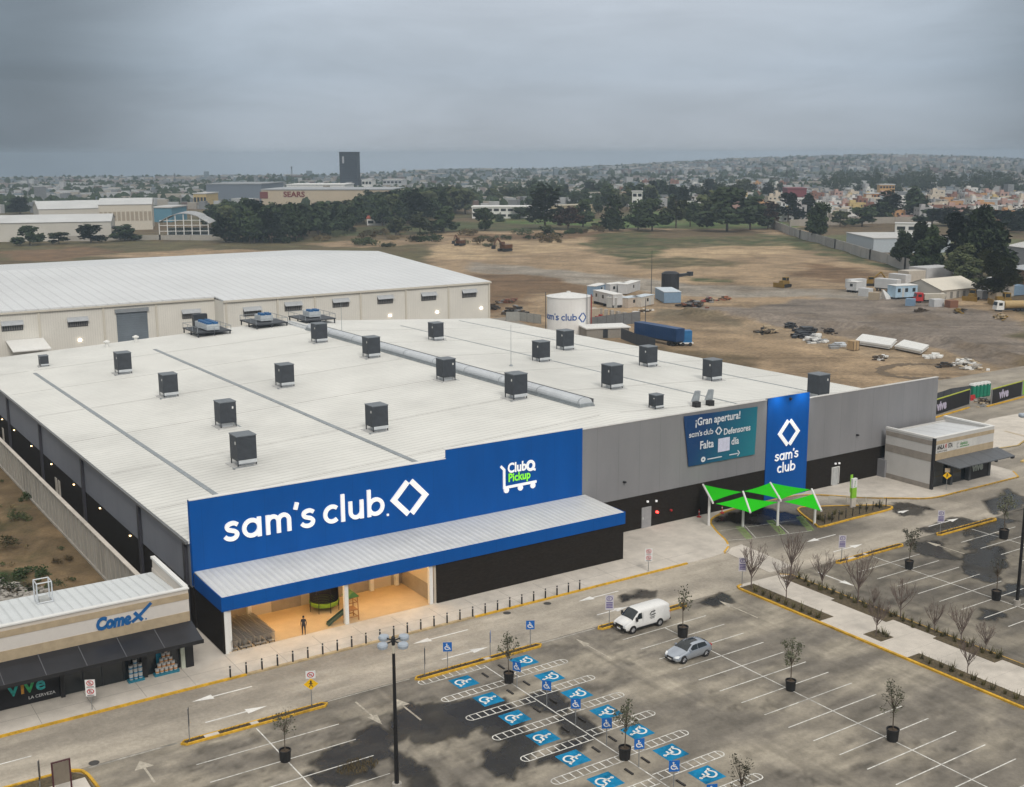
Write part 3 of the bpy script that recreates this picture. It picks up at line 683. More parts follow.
def rs(x,w,y0,y1,h,mb,n=16,bend=0.):
    for k in range(n):
        ya=y0+(y1-y0)*k/n; yb=y0+(y1-y0)*(k+1)/n
        q=[(x-w/2,ya),(x+w/2,ya),(x+w/2,yb),(x-w/2,yb)]
        mb.hexa([(a,b,roofz(a,b)-.02) for a,b in q],[(a,b,roofz(a,b)+h) for a,b in q])
for a in ((38.7,.5,101.2,196,.07),(60.0,.55,101.2,203,.08),(109.3,.3,101.2,205,.05),(127.,.32,101.2,212,.05)):
    mb=MB(); rs(*a,mb); mb.build('roof_seam',m_galvd,roof)
mb=MB()
for y in (112.5,128.4,146.,163.5,181.,198.5):
    mb=MB()
    for x0,x1 in ((32.3,38.3),(39.1,59.6),(60.4,87.3),(90.6,109.0),(109.6,126.8),(127.3,136.6)):
        m=4
        for k in range(m):
            xa=x0+(x1-x0)*k/m; xb=x0+(x1-x0)*(k+1)/m
            mb.hexa([(xa,y,roofz(xa,y)),(xb,y,roofz(xb,y)),(xb,y+.13,roofz(xb,y)),(xa,y+.13,roofz(xa,y))],[(xa,y,roofz(xa,y)+.012),(xb,y,roofz(xb,y)+.012),(xb,y+.13,roofz(xb,y)+.012),(xa,y+.13,roofz(xa,y)+.012)])
    mb.build('lap_joint',col0('lap_sealant',(.36,.35,.335)),roof)
# ridge ventilator
mb=MB(); prof=[(-1.0,.45),(-.98,.75),(-.8,1.0),(-.45,1.16),(0,1.2),(.45,1.12),(.8,.9),(.95,.6),(.98,.45)]
y0,y1=117.5,202.; N=18
for k in range(N):
    ya=y0+(y1-y0)*k/N; yb=y0+(y1-y0)*(k+1)/N
    for (a,za),(b,zb) in zip(prof[:-1],prof[1:]):
        r1=roofz(89,ya)-.1; r2=roofz(89,yb)-.1
        mb.quad((89+a,yb,r2+za),(89+b,yb,r2+zb),(89+b,ya,r1+zb),(89+a,ya,r1+za))
for y in (y0,y1):
    r=roofz(89,y)-.1; mb.add([(89+a,y,r+z) for a,z in prof],[tuple(range(len(prof)))])
rv=mb.build('ridge_vent',m_galv,roof)
for k in range(10):
    y=y0+.4+(y1-y0-.8)*k/9; r=roofz(89,y)-.1; mb=MB()
    for (a,za),(b,zb) in zip(prof[:-1],prof[1:]): mb.quad((89+a*1.02,y+.06,r+za*1.02+.01),(89+b*1.02,y+.06,r+zb*1.02+.01),(89+b*1.02,y-.06,r+zb*1.02+.01),(89+a*1.02,y-.06,r+za*1.02+.01))
    mb.build('joint_band',m_galvd,rv)
mb=MB(); rs(89,2.5,y0-.2,y1+.2,.2,mb,20); rs(89,2.2,y0-.15,y1+.15,.46,mb,20); mb.build('vent_base',m_galvd,rv)
mb=MB(); rs(90.15,.12,y0,y1,.95,mb,20); mb.build('side_flashing',M('dark_flashing',(.16,.165,.17),.5),rv)
mb=MB(); rs(88.3,.25,203,214,.3,mb,4); rs(89.6,.25,203,214,.3,mb,4); mb.build('ridge_cap',m_galv,roof)
# gutter with brackets along the left eave
mb=MB(); mb.box(XL-.42,101.2,8.12,XL-.12,YB,8.36); gt=mb.build('gutter',M('gutter_grey',(.17,.175,.18),.5,metal=.3),store)
m_dp=M('dark_downpipe',(.045,.045,.055),.5)
for y in (102.2,116.6,139.2,161,182.,204):
    mb=MB(); mb.box(XL-.30,y-.32,0,XL-.04,y+.32,8.1); mb.build('downpipe',m_dp,store)
m_amb=M('amber_glow',(1,.8,.5),.5,emit=(1,.66,.30),estr=9); m_sd=M('pale_steel_door',(.55,.52,.47),.6)
for y in (187.5,178.8,167.4,155.7,144.1,132.3,120.5,108.5):
    mb=MB(); mb.box(XL-.2,y-.11,3.72,XL-.035,y+.11,4.02); wl=mb.build('wall_lamp',m_darkm,store)
    mb=MB(); mb.box(XL-.19,y-.1,3.60,XL-.05,y+.1,3.715); mb.build('lamp_glass',m_amb,wl)
for y in (152.4,154.0,188):
    mb=MB(); mb.box(XL-.10,y-.5,0.05,XL-.035,y+.5,2.2); mb.build('side_door',m_sd,store)
# --- blue sign band
mb=MB(); mb.box(XL,FY-.06,5.45,58.5,FY+.055,12.25); mb.box(58.5,FY-.06,5.45,75.8,FY+.055,13.2); mb.box(XL-.02,FY+.06,4.2,XL+.06,FY+.4,12.25)
sign=mb.build('sign_band',m_blue,store)
mb=MB(); mb.box(XL,FY-.08,12.255,58.5,FY+.42,12.33); mb.box(58.45,FY-.08,13.205,75.8,FY+.42,13.28); mb.build('coping',m_white,sign)
fr=Frame((0,FY-.062,0),(1,0,0),(0,0,1))
mb=MB(); xx=35.0
s_=1.88
for ch in "sam's club":
    if ch==' ': mb.build('name_letters',m_letter,sign); mb=MB(); xx+=.58; continue
    xx=club_letters(mb,fr,ch,s_,xx,7.86-.0115*(xx-35),d=.16,w=.21)+.13
stroke(mb,fr,[(51.62,7.55),(51.84,7.55)],.22,.1)
mb.build('name_letters',m_letter,sign)
mb=MB(); diamond(mb,fr,54.2,8.93,2.0,1.8,.55,.16); mb.build('diamond_emblem',m_letter,sign)
mb=MB(); P_=lambda a,b: W(490+a/15.733,450+b/15.733)
stroke(mb,fr,[P_(160,255),P_(212,308),P_(214,592),P_(720,490)],.27,.1)
for a,b in ((248,628),(468,588),(664,552)):
    c=P_(a,b); stroke(mb,fr,arc(c[0],c[1],.16,.16,0,360,10),.32,.1)
em=mb.build('trolley_emblem',m_letter,sign)
mb=MB(); c=P_(265,350); textmesh(mb,fr,'Club',1.45,c[0],c[1]-.05,.035,d=.08,sx=.86)
c=P_(630,240); stroke(mb,fr,arc(c[0],c[1],.42,.46,0,360,16),.3,.08); stroke(mb,fr,[(c[0]+.2,c[1]-.35),(c[0]+.62,c[1]-.55)],.25,.08); mb.build('emblem_word',m_letter,sign)
mb=MB(); c=P_(275,490); textmesh(mb,fr,'Pickup',1.25,c[0],c[1]-.05,.03,d=.08,sx=.86); mb.build('emblem_word',M('sign_lime',(.22,.75,.03),.4,emit=(.3,1,.05),estr=.35),sign)
# --- blue tower panel
mb=MB(); mb.box(104.1,FY-.04,.15,111.42,FY+.055,13.15); pan=mb.build('emblem_panel',m_blue,store)
f2=Frame((0,FY-.042,0),(1,0,0),(0,0,1))
mb=MB(); diamond(mb,f2,107.9,8.42,1.78,1.66,.5,.1); mb.build('diamond_emblem',m_letter,pan)
mb=MB(); xx=105.65
for ch in "sam's": xx=club_letters(mb,f2,ch,.90,xx,5.0,w=.19,d=.08)+.02
mb.build('name_letters',m_letter,pan); mb=MB()
xx=106.15
for ch in "club": xx=club_letters(mb,f2,ch,.92,xx,3.4,w=.19,d=.08)+.06
mb.build('name_letters',m_letter,pan)
mb=MB(); mb.cyl((107.9,FY-.3,12.7),(107.9,FY-.04,12.75),.16,.16,10); mb.build('floodlight',m_dark,pan)
# --- canopy over the porch
CX0,CX1,CY0=32.05,76.2,93.7
mb=MB(); vs=[];k=int((CX1-CX0)/.31)
mb.hexa([(CX0,CY0,5.24),(CX1,CY0,5.24),(CX1,FY-.07,5.50),(CX0,FY-.07,5.50)],[(CX0,CY0,5.34),(CX1,CY0,5.34),(CX1,FY-.07,5.60),(CX0,FY-.07,5.60)])
can=mb.build('canopy',m_canopy,store)
mb=MB(); mb.box(CX0,CY0-.06,4.08,CX1,CY0-.002,5.36); mb.box(CX0-.07,CY0-.06,4.08,CX0-.002,FY-.07,5.40); mb.box(CX1+.002,CY0-.06,4.08,CX1+.07,FY-.0,5.40); mb.build('fascia',m_blue,can)
mb=MB(); mb.box(CX0+.1,CY0+.1,4.55,53.3,FY-.1,4.62); mb.build('soffit',M('porch_soffit',(.60,.55,.47),.7),can)
for x in (35,39,43,47,51):
    for y in (95.2,97.3,99.4): mb=MB(); mb.box(x-.6,y-.12,4.5,x+.6,y+.12,4.545); mb.build('luminaire',m_warm,can)
mb=MB(); mb.box(53.34,93.78,.0,76.16,FY-.08,4.12); mb.build('block_wall',m_darkbrick,store)
mb=MB(); mb.box(32.06,93.80,.0,32.26,FY-.0,4.4); mb.build('block_wall',m_darkbrick,store)
mb=MB(); mb.box(53.1,94.0,.15,53.337,FY-.08,4.5); mb.box(32.265,93.85,.15,32.35,FY-.05,4.5); mb.box(32.36,FY-.09,.15,53.09,FY-.065,4.5); pw=mb.build('porch_wall',m_beige,store)
mb=MB(); mb.box(53.06,94.0,.15,53.097,FY-.1,1.75); mb.build('lower_panel',m_beige2,pw)
for a,b in ((32.6,36.8),(39.2,42.2),(44.8,49.5),(51.9,53)): mb=MB(); mb.box(a,FY-.12,.15,b,FY-.092,1.9); mb.build('lower_panel',m_beige2,pw)
mb=MB(); mb.box(48.0-.8,FY-.14,1.9,49.4,FY-.125,2.5); mb.build('notice_board',M('maroon_board',(.12,.02,.03),.6),pw)
mb=MB(); mb.box(32.36,93.9,.15,53.05,FY-.13,.156); mb.build('porch_floor',m_floorp,store)
for x,y in ((32.7,94.15),(43.85,94.1),(52.75,94.1),(43.4,FY-.35),(52.4,FY-.35),(36.9,FY-.35),(49.6,FY-.35)):
    mb=MB(); mb.box(x-.19,y-.19,.156,x+.19,y+.19,4.5); mb.build('column',m_white,store)
mb=MB(); mb.box(32.2,93.72,0,32.5,94.0,4.1); mb.build('corner_post',m_white,store)
# doors on the right part of the front
mb=MB(); mb.box(84.48,FY-.0,.15,85.88,FY+.095,2.6); d=mb.build('door',M('grey_steel_door',(.30,.30,.31),.5),store)
mb=MB(); mb.box(84.62,FY-.03,1.2,84.68,FY-.002,1.45); mb.build('handle',m_white,d)
mb=MB(); mb.box(116.5,FY-.0,.15,117.5,FY+.095,2.5); d=mb.build('door',M('pale_steel_door2',(.42,.43,.43),.5),store)
mb=MB(); mb.box(116.3,FY-.05,.3,116.38,FY+.09,2.6); mb.box(117.6,FY-.05,.3,117.68,FY+.09,2.6); mb.box(116.38,FY-.05,2.52,117.6,FY+.09,2.6); mb.build('frame',m_white,d)
mb=MB(); mb.box(125.2,FY-1.2,.15,126.9,FY+.05,2.5); mb.build('vestibule',m_gray,store)
mb=MB(); mb.box(125.5,FY-1.22,.15,126.5,FY-1.203,2.2); mb.build('door',m_dark,store)
for x,z in ((85.3,3.15),(86.6,3.0),(116.9,2.95),(117.6,2.9)): mb=MB(); mb.box(x-.1,FY-.1,z,x+.1,FY+.09,z+.2); mb.build('wall_lamp',m_letter,store)
mb=MB(); mb.cyl((86.75,FY-.16,1.75),(86.75,FY+.09,1.75),.13,.13,10); mb.build('alarm_light',M('red_alarm',(.8,.02,.02),.4,emit=(1,.04,.03),estr=7),store)
mb=MB(); mb.cyl((88.9,FY-.12,1.6),(88.9,FY+.09,1.6),.14,.14,10); mb.build('alarm_bell',m_red,store)
for px,py in ((624,482),(857,435)):
    x,z=W(px,py); mb=MB(); mb.box(x-.12,FY-.3,z-.08,x+.12,FY+.06,z+.1); mb.build('security_camera',m_dark,store)
# ================================================================ ON THE ROOF
m_flash=M('cooler_flashing',(.46,.46,.45),.55,var=.15,scale=1.5)
def cooler(big):
    w=1.07 if big else .66; h=2.5 if big else 1.25
    r=thing('rooftop_cooler','','cooler'); s0=.75 if big else .45
    mb=MB(); mb.box(-w,-w,s0,w,w,s0+h); b=mb.build('cabinet',m_cool,r)
    mb=MB(); mb.box(-w-.05,-w-.05,s0+h+.002,w+.05,w+.05,s0+h+.1); mb.build('lid',m_cooltop,b)
    mb=MB(); mb.box(-w-.03,-w*.65,s0+h*.66,-w-.004,-w*.48,s0+h*.78); mb.build('name_plate',m_white,b)
    mb=MB()
    for a in (-1,1):
        for c in (-1,1): mb.box(a*w*.93-.05,c*w*.93-.05,-.3,a*w*.93+.05,c*w*.93+.05,s0)
    for c in (-1,1): mb.box(-w,c*w*.93-.05,s0-.14,w,c*w*.93+.05,s0-.002); mb.box(c*w*.93-.05,-w*.9,s0-.14,c*w*.93+.05,w*.9,s0-.003)
    mb.build('stand',m_darkm,r)
    mb=MB(); mb.box(-w*.55,-w*.7,-.3,w*.8,w*.6,s0*.72); mb.box(-w*.9,-w*1.02,s0*.45,w*1.0,-w*.9,s0*.95); mb.build('duct',m_galv,r)
    mb=MB(); mb.box(-w*1.6,-w*1.35,-.02,w*.6,-w*1.1,.07); mb.build('pipe',m_galvd,r); mb=MB(); mb.box(w*1.0,w*.1,-.02,w*2.1,w*.2,.06); mb.build('pipe',m_galvd,r); mb=MB(); mb.hexa([(-w*1.5,-w*1.5,-.2),(w*1.5,-w*1.5,-.2),(w*1.5,w*1.4,-.2),(-w*1.5,w*1.4,-.2)],[(-w*1.4,-w*1.4,.05),(w*1.4,-w*1.4,.05),(w*1.4,w*1.3,.05),(-w*1.4,w*1.3,.05)]); mb.build('curb_sheet',m_flash,r)
    return r
big=cooler(True); sm=cooler(False)
AC=[(123.5,373,1,'backmost of the coolers in the row nearest the left eave'),(169,396,1,'second from the back in the row nearest the left eave'),(226,426,1,'third from the back in the row nearest the left eave'),(244,464,1,'closest to the big blue name sign'),
 (285,386,1,'between two roof seams in the middle of the left roof half'),(377,430,1,'standing just above the white diamond emblem of the sign'),(319.5,342,1,'backmost beside the ridge vent, next to the blue fan racks'),(371.5,357,1,'second from the back in front of the silver ridge vent'),
 (446,380,1,'third from the back in front of the silver ridge vent'),(516,398,1,'frontmost in front of the silver ridge vent'),(436,340,1,'backmost on the right roof half behind the ridge vent'),(541,361,1,'middle of the right roof half, left of the paired neighbour'),(565,349.5,1,'closest to the white water tank'),
 (612,388,1,'right roof half, frontmost behind the end of the ridge vent'),(648,366,1,'right roof half, closest to the long blue trailer behind'),(712,380,1,'right roof half, behind the opening banner'),(818,397,1,'half hidden behind the parapet beside the blue emblem panel'),
 (44,366,0,'alone at the far left corner of the roof'),(656,408,0,'low, beside the front end of the ridge vent')]
fb=fs_=True
for px,py,b,l in AC:
    x,y,z=onroof(px,py); lab=('dark box cooler ' if b else 'small dark box cooler ')+l
    if b and fb: o=big; fb=False; o.location=(x,y,z)
    elif not b and fs_: o=sm; fs_=False; o.location=(x,y,z)
    else: o=dup(big if b else sm,(x,y,z),[0,0,PI/2,0][int(px)%4],scale=.96+.02*(int(py)%5))
    o['label']=lab; o['group']='dark coolers on the store roof'
m_fan=M('blue_fan_deck',(.012,.10,.26),.5,var=.3)
def rack(full):
    r=thing('condenser_rack','','condenser')
    mb=MB(); mb.box(-3.2,-4.2,.5,3.2,4.2,.72); 
    for x in (-3,0,3):
        for y in (-4,0,4): mb.box(x-.1,y-.1,-.3,x+.1,y+.1,.5)
    mb.build('platform',m_darkm,r)
    mb=MB()
    for x in (-3.15,3.15): mb.path([(x,-4.1,1.6),(x,4.1,1.6)],.05)
    for y in (-4.1,4.1): mb.path([(-3.15,y,1.6),(3.15,y,1.6)],.05)
    for x in (-3.15,0,3.15):
        for y in (-4.1,-1.4,1.4,4.1):
            if x or abs(y)>2: mb.cyl((x,y,.72),(x,y,1.6),.05,.05,5)
    mb.build('guard_rail',m_galvd,r)
    L0,L1=(-3.6,3.0) if full else (-1.6,1.6)
    mb=MB(); mb.box(-1.2,L0,.9,1.2,L1,1.95); cb=mb.build('condenser_cabinet',M('pale_condenser',(.48,.52,.55),.4),r)
    n=int((L1-L0)/1.1)
    for k in range(n):
        y=L0+.55+1.1*k
        for x in (-.6,.6): mb=MB(); mb.cyl((x,y,1.952),(x,y,2.3),.54,.54,12); mb.build('fan',m_fan,cb)
    if full:
        mb=MB(); mb.box(-1.3,3.1,.72,1.3,4.2,3.1); mb.build('compressor_box',m_darkm,r)
    return r
rk=rack(True); x,y,z=onroof(207,333); rk.location=(x,y,z+.1); rk['label']='long condenser rack with blue fans and dark compressor box, leftmost at the roof back edge'
r2=rack(False); x,y,z=onroof(264,325); r2.location=(x,y,z+.1); r2['label']='middle rack of blue condenser fans on the roof back edge'
x,y,z=onroof(312,321); r3=dup(r2,(x,y,z+.1),0,'right rack of blue condenser fans, behind the ridge vent end')
for o in (rk,r2,r3): o['group']='condenser racks at the back of the roof'
for i,(px,py) in enumerate(((696.5,407),(710,405.5))):
    x,y,z=onroof(px,py); t=thing('roof_ventilator',('left' if i==0 else 'right')+' of two small black roof fans with silver elbow hoods behind the banner','vent',(x,y,z))
    mb=MB(); mb.box(x-.42,y-.4,z-.2,x+.4,y+.4,z+.7); mb.build('fan_box',m_dark,t)
    mb=MB(); mb.hexa([(x+.1,y+.5,z+.5),(x+.9,y+.5,z+.5),(x+.9,y+1.2,z+.5),(x+.1,y+1.2,z+.5)],[(x+.9,y+.9,z+1.8),(x+1.5,y+.9,z+1.8),(x+1.5,y+1.4,z+1.8),(x+.9,y+1.4,z+1.8)]); mb.build('hood',m_galvd,t)
for i,(px,py) in enumerate(((107,347),(136,342))):
    x,y,z=onroof(px,py); t=thing('roof_ventilator',('left' if i==0 else 'right')+' of two little white vents near the roof back left corner','vent',(x,y,z))
    mb=MB(); mb.cyl((x,y,z-.2),(x,y,z+.8),.3,.3,8); mb.build('pipe',m_white,t); mb=MB(); mb.lathe([(.55,.8),(.6,1.0),(.1,1.25)],(x,y,z),8); mb.build('cowl',m_white,t)
for px,py,pt,l in ((511,366,325,'on the store roof, right half'),(342,337,302,'near the back of the store roof')):
    x,y,z=onroof(px,py); t=thing('lightning_rod','thin bare lightning rod '+l,'rod',(x,y,z)); mb=MB(); mb.cyl((x,y,z-.1),(x,y,hgt(px,pt,x,y)),.05,.03,5); mb.build('rod',m_galvd,t); mb=MB(); mb.lathe([(.3,0),(.3,.1),(.08,.3)],(x,y,z),8); mb.build('base',m_galvd,t)
# ================================================================ OPENING BANNER
bn=thing('opening_banner','dark teal cloth banner announcing the grand opening, hung on the grey front wall','banner',(96.4,FY-.1,6.4))
m_ban=M('banner_print',(.01,.07,.16),.55,var=.05,scale=.3)
nt=m_ban.node_tree;N=nt.nodes;L=nt.links
tc=N.new('ShaderNodeTexCoord'); sp=N.new('ShaderNodeSeparateXYZ'); L.new(tc.outputs['Object'],sp.inputs[0])
q=N.new('ShaderNodeMath');q.operation='MULTIPLY_ADD';q.inputs[1].default_value=-.55;L.new(sp.outputs[2],q.inputs[0]);L.new(sp.outputs[0],q.inputs[2])
cr=N.new('ShaderNodeValToRGB'); cr.color_ramp.elements[0].color=(.006,.045,.15,1); cr.color_ramp.elements[1].color=(.01,.20,.25,1); cr.color_ramp.elements[0].position=.25
mr=N.new('ShaderNodeMapRange'); mr.inputs['From Min'].default_value=-9; mr.inputs['From Max'].default_value=6; L.new(q.outputs[0],mr.inputs[0]); L.new(mr.outputs[0],cr.inputs[0]); L.new(cr.outputs[0],N['Principled BSDF'].inputs['Base Color'])
TL,TR,BR,BL=(90.4,12.68),(102.3,12.4),(102.1,6.45),(91.35,6.5)
mb=MB(); nu,nv=14,8; vs=[];fs=[]
for j in range(nv+1):
    for i in range(nu+1):
        u=i/nu;v=j/nv; x=(TL[0]*(1-u)+TR[0]*u)*v+(BL[0]*(1-u)+BR[0]*u)*(1-v); z=(TL[1]*(1-u)+TR[1]*u)*v+(BL[1]*(1-u)+BR[1]*u)*(1-v)
        vs.append((x,FY-.06-.05*abs(math.sin(u*9+v*4))-.02,z))
k=len(vs); vs+=[(x,y+.02,z) for x,y,z in vs]
for j in range(nv):
    for i in range(nu):
        a=j*(nu+1)+i; fs+=[(a,a+1,a+nu+2,a+nu+1),(k+a,k+a+nu+1,k+a+nu+2,k+a+1)]
cl=mb.add(vs,fs).build('cloth',m_ban,bn,smooth=True)
fb_=Frame((0,FY-.15,0),(1,0,0),(0,0,1)); m_bt=M('banner_white_print',(.68,.70,.76),.5,var=.02)
Q=lambda a,b: W(660+a/5.624,380+b/5.624)
mb=MB()
a=Q(192,262);b=Q(485,222); textmesh(mb,fb_,'¡Gran apertura!',1.28,a[0],a[1]+.12,.022,d=.01,sx=(b[0]-a[0])/9.35)
a=Q(158,325); xx=a[0]
for ch in "sam's club": xx=club_letters(mb,fb_,ch,.46,xx,a[1]+.02,d=.01)
c=Q(325,284); diamond(mb,fb_,c[0],c[1],.52,.50,.17,.01)
a=Q(352,300);b=Q(513,270); textmesh(mb,fb_,'Defensores',1.08,a[0],a[1]-.15,.022,d=.01,sx=(b[0]-a[0])/5.35)
a=Q(218,388);b=Q(308,372); textmesh(mb,fb_,'Falta',1.35,a[0],a[1],.02,d=.01,sx=(b[0]-a[0])/2.9)
a=Q(395,363);b=Q(450,350); textmesh(mb,fb_,'día',1.25,a[0],a[1],.02,d=.01,sx=(b[0]-a[0])/1.85)
c=Q(238,445); stroke(mb,fb_,arc(c[0],c[1],.25,.22,0,360,10),.22,.01)
a=Q(262,445);b=Q(342,432); stroke(mb,fb_,[(a[0],a[1]+.02),(b[0],a[1]+.02)],.12,.01)
a=Q(385,420);b=Q(432,410); stroke(mb,fb_,[(a[0],a[1]),(b[0],a[1])],.12,.01); c=Q(438,408); stroke(mb,fb_,[(c[0]-.2,c[1]+.35),(c[0]+.1,c[1]),(c[0]-.2,c[1]-.35)],.12,.01)
mb.build('lettering',m_bt,cl)
a=Q(320,410);b=Q(390,312); mb=MB(); plate(mb,fb_,a[0],a[1]+.1,b[0]-.05,b[1]-.12,.01,off=.004); mb.build('blank_card',M('lilac_card',(.62,.62,.78),.6),cl)
# ================================================================ CONCRETE YARD WALL LEFT OF THE STORE
yw=thing('concrete_yard_wall','long grey concrete panel wall between the dirt plot and the store side','wall',(28.75,160,0))
mb=MB(); mb.box(28.68,103.6,-.3,28.86,232,4.0); pn=mb.build('panel',M('wall_concrete',(.40,.375,.33),.85,var=.14,scale=.5,vec=(1,1,.3),stain=.35),yw)
mb=MB()
for k in range(72): mb.box(28.58,104+1.8*k,-.3,28.675,104.16+1.8*k,4.0)
mb.build('pier',M('pier_concrete',(.34,.32,.28),.85),yw)
mb=MB(); mb.box(28.5,103.6,4.0,28.95,232,4.12); mb.build('coping',m_conc_l,yw)
mb=MB(); mb.box(28.5,103.6,-.3,28.66,232,.22); mb.build('footing',m_conc,yw)
mb=MB(); mb.prism([(28.9,102),(31.9,102),(31.9,216),(28.9,216)],-.02,.03); struct('alley_paving',mb,m_conc)
# ================================================================ PAINT SHOP (left)
CYF=93.28
sh=thing('paint_shop','cream shop with stone bands, blue lettering and a dark awning at the left edge','shop',(14,CYF,0))
mb=MB(); mb.box(-8,CYF+.1,0,29.1,CYF+.35,6.9); mb.box(28.85,CYF+.36,0,29.1,102.8,6.0); mb.box(-8,102.5,0,28.84,102.8,5.5)
mb.prism([(28.9,CYF+.36),(29.14,CYF+.36),(29.14,102.7),(28.9,102.7)],6.0,6.9); mb.build('wall',m_cream,sh)
mb=MB(); mb.box(-8,CYF-.02,6.9,29.16,CYF+.4,7.02); mb.hexa([(28.8,CYF+.4,6.9),(29.2,CYF+.4,6.9),(29.2,102.8,6.9),(28.8,102.8,6.9)],[(28.8,CYF+.4,7.1),(29.2,CYF+.4,7.1),(29.2,102.8,7.1),(28.8,102.8,7.1)]); mb.build('coping',m_white,sh)
mb=MB(); mb.hexa([(-8,CYF+.36,5.9),(28.84,CYF+.36,5.9),(28.84,102.8,5.35),(-8,102.8,5.35)],[(-8,CYF+.36,6.2),(28.84,CYF+.36,6.2),(28.84,102.8,5.6),(-8,102.8,5.6)]); mb.build('roof',ribbed(M('white_shop_roof',(.62,.65,.66),.5,var=.05,scale=.5),0,.78,.7,.06),sh)
mb=MB(); mb.box(-8,CYF,6.05,29.1,CYF+.095,6.55); mb.box(-8,CYF,4.1,29.1,CYF+.095,4.95); mb.build('stone_band',m_stone,sh)
mb=MB(); mb.box(-8,CYF+.04,4.952,29.1,CYF+.098,6.048); mb.build('sign_field',M('sign_field_cream',(.62,.585,.545),.7,var=.03),sh)
fc=Frame((0,CYF+.03,0),(1,0,0),(0,0,1))
mb=MB(); textmesh(mb,fc,'Come',1.38,21.4,5.03,.065,.2,d=.06,sx=.80)
stroke(mb,fc,[(24.55,5.85),(25.15,5.08)],.28,.06); stroke(mb,fc,[(24.3,5.08),(24.95,5.52),(25.95,6.4)],.25,.05); stroke(mb,fc,[(25.4,5.12),(25.5,5.12)],.1,.06)
mb.build('shop_lettering',M('shop_letter_blue',(.01,.11,.32),.4),sh)
mb=MB(); mb.hexa([(-8,90.5,3.30),(29.2,90.5,3.30),(29.2,CYF-.01,4.0),(-8,CYF-.01,4.0)],[(-8,90.5,3.40),(29.2,90.5,3.40),(29.2,CYF-.01,4.1),(-8,CYF-.01,4.1)])
aw=mb.build('awning',m_awn,sh)
mb=MB()
for k in range(11):
    x=-4.5+3.05*k; mb.hexa([(x,90.45,3.405),(x+.05,90.45,3.405),(x+.05,CYF-.02,4.105),(x,CYF-.02,4.105)],[(x,90.45,3.425),(x+.05,90.45,3.425),(x+.05,CYF-.02,4.125),(x,CYF-.02,4.125)])
mb.build('awning_joint',M('awning_joint',(.12,.125,.14),.4),aw)
mb=MB(); mb.box(-8,90.42,3.1,29.25,90.495,3.42); mb.box(29.1,90.5,3.05,29.25,CYF,3.3); mb.build('awning_beam',m_dark,aw)
mb=MB(); mb.box(-8,CYF-.0,.15,18.6,CYF+.095,3.2); hb=mb.build('hoarding',M('black_hoarding',(.014,.014,.017),.6),sh)
for i,(ch,c) in enumerate((('v',(.02,.40,.36)),('i',(.65,.32,.04)),('v',(.05,.42,.15)),('e',(.05,.5,.5)))):
    mb=MB(); textmesh(mb,Frame((0,CYF-.004,0),(1,0,0),(0,0,1)),ch,1.55,14.5+[0,.85,1.2,2.0][i],1.15,.025,d=.012); mb.build('hoarding_letter',M('hoarding_letter',c,.5,var=.5,scale=2.5),hb)
mb=MB(); textmesh(mb,Frame((0,CYF-.004,0),(1,0,0),(0,0,1)),'LA CERVEZA',.36,15.9,.55,0,d=.012); mb.build('hoarding_letter',m_signwhite,hb)
mb=MB(); mb.box(18.65,CYF+.06,.15,28.75,CYF+.098,3.3); gl=mb.build('shop_window',m_glass,sh)
mb=MB()
for x in (20.1,21.6,23.3,24.9,26.2,27.9): mb.box(x,CYF-.0,.15,x+.08,CYF+.058,3.3)
mb.box(18.65,CYF+.0,2.2,28.7,CYF+.055,2.28); mb.build('frame',m_darkm,gl)
for a,b in ((18.3,18.62),(24.75,25.2),(28.45,29.1)):
    mb=MB(); mb.box(a,CYF-.35,.15,b,CYF+.05,3.6); mb.build('pillar',m_dark,sh)
mb=MB(); mb.box(28.05,CYF-.3,.15,28.4,CYF+.0,3.4); mb.build('pillar',M('pale_pillar',(.5,.53,.44),.7),sh)
mb=MB(); mb.box(20.9,CYF-.01,1.9,21.9,CYF+.05,2.9); mb.box(26.05,CYF-.01,.9,26.7,CYF+.05,2.9); mb.build('window_poster',M('poster_teal',(.02,.25,.38),.5,var=.4,scale=1.2),gl)
mb=MB(); textmesh(mb,Frame((0,CYF-.012,0),(1,0,0),(0,0,1)),'comex',.34,20.95,2.3,.01,d=.008); mb.build('poster_lettering',m_signwhite,gl)
# stacked paint tubs behind the glass front, on their teal plinths
m_tub=M('white_tub',(.48,.48,.47),.5); m_lab=M('tub_label_blue',(.04,.2,.35),.5); m_lab2=M('tub_label_orange',(.5,.22,.06),.5)
def tub(lab):
    r=thing('paint_tub','','paint tub'); mb=MB(); mb.lathe([(.155,0),(.175,.36),(.18,.37)],n=10); b=mb.build('tub',m_tub,r)
    mb=MB(); mb.lathe([(.168,.08),(.176,.2)],n=10); mb.build('label',lab,b); mb=MB(); mb.lathe([(.186,.372),(.186,.41),(.155,.415)],n=10); mb.build('lid',m_tub,b); return r
t1=tub(m_lab);t2=tub(m_lab2); u1=u2=True
def stack(x0,nb,proto,first,lab,grp,stagger):
    pl=thing('display_plinth','teal display plinth under the '+lab,'plinth',(x0+.2*nb,CYF-.5,.15)); mb=MB(); mb.box(x0-.1,CYF-.75,.15,x0+.38*nb+.08,CYF-.22,.35); mb.build('plinth',M('plinth_teal',(.02,.17,.25),.5),pl)
    for lv in range(nb if stagger else 4):
        cnt=nb-lv if stagger else max(1,nb-(lv>2)*2)
        for i in range(cnt):
            loc=(x0+.2+.38*i+(.19*lv if stagger else (.38 if lv>2 else 0)),CYF-.48,.35+.42*lv)
            l=f"white paint tub, {ORD[lv]} layer up, {ORD[i]} from the left in the {lab}"
            if first: proto.location=loc; o=proto; first=False
            else: o=dup(proto,loc)
            o['label']=l; o['group']=grp
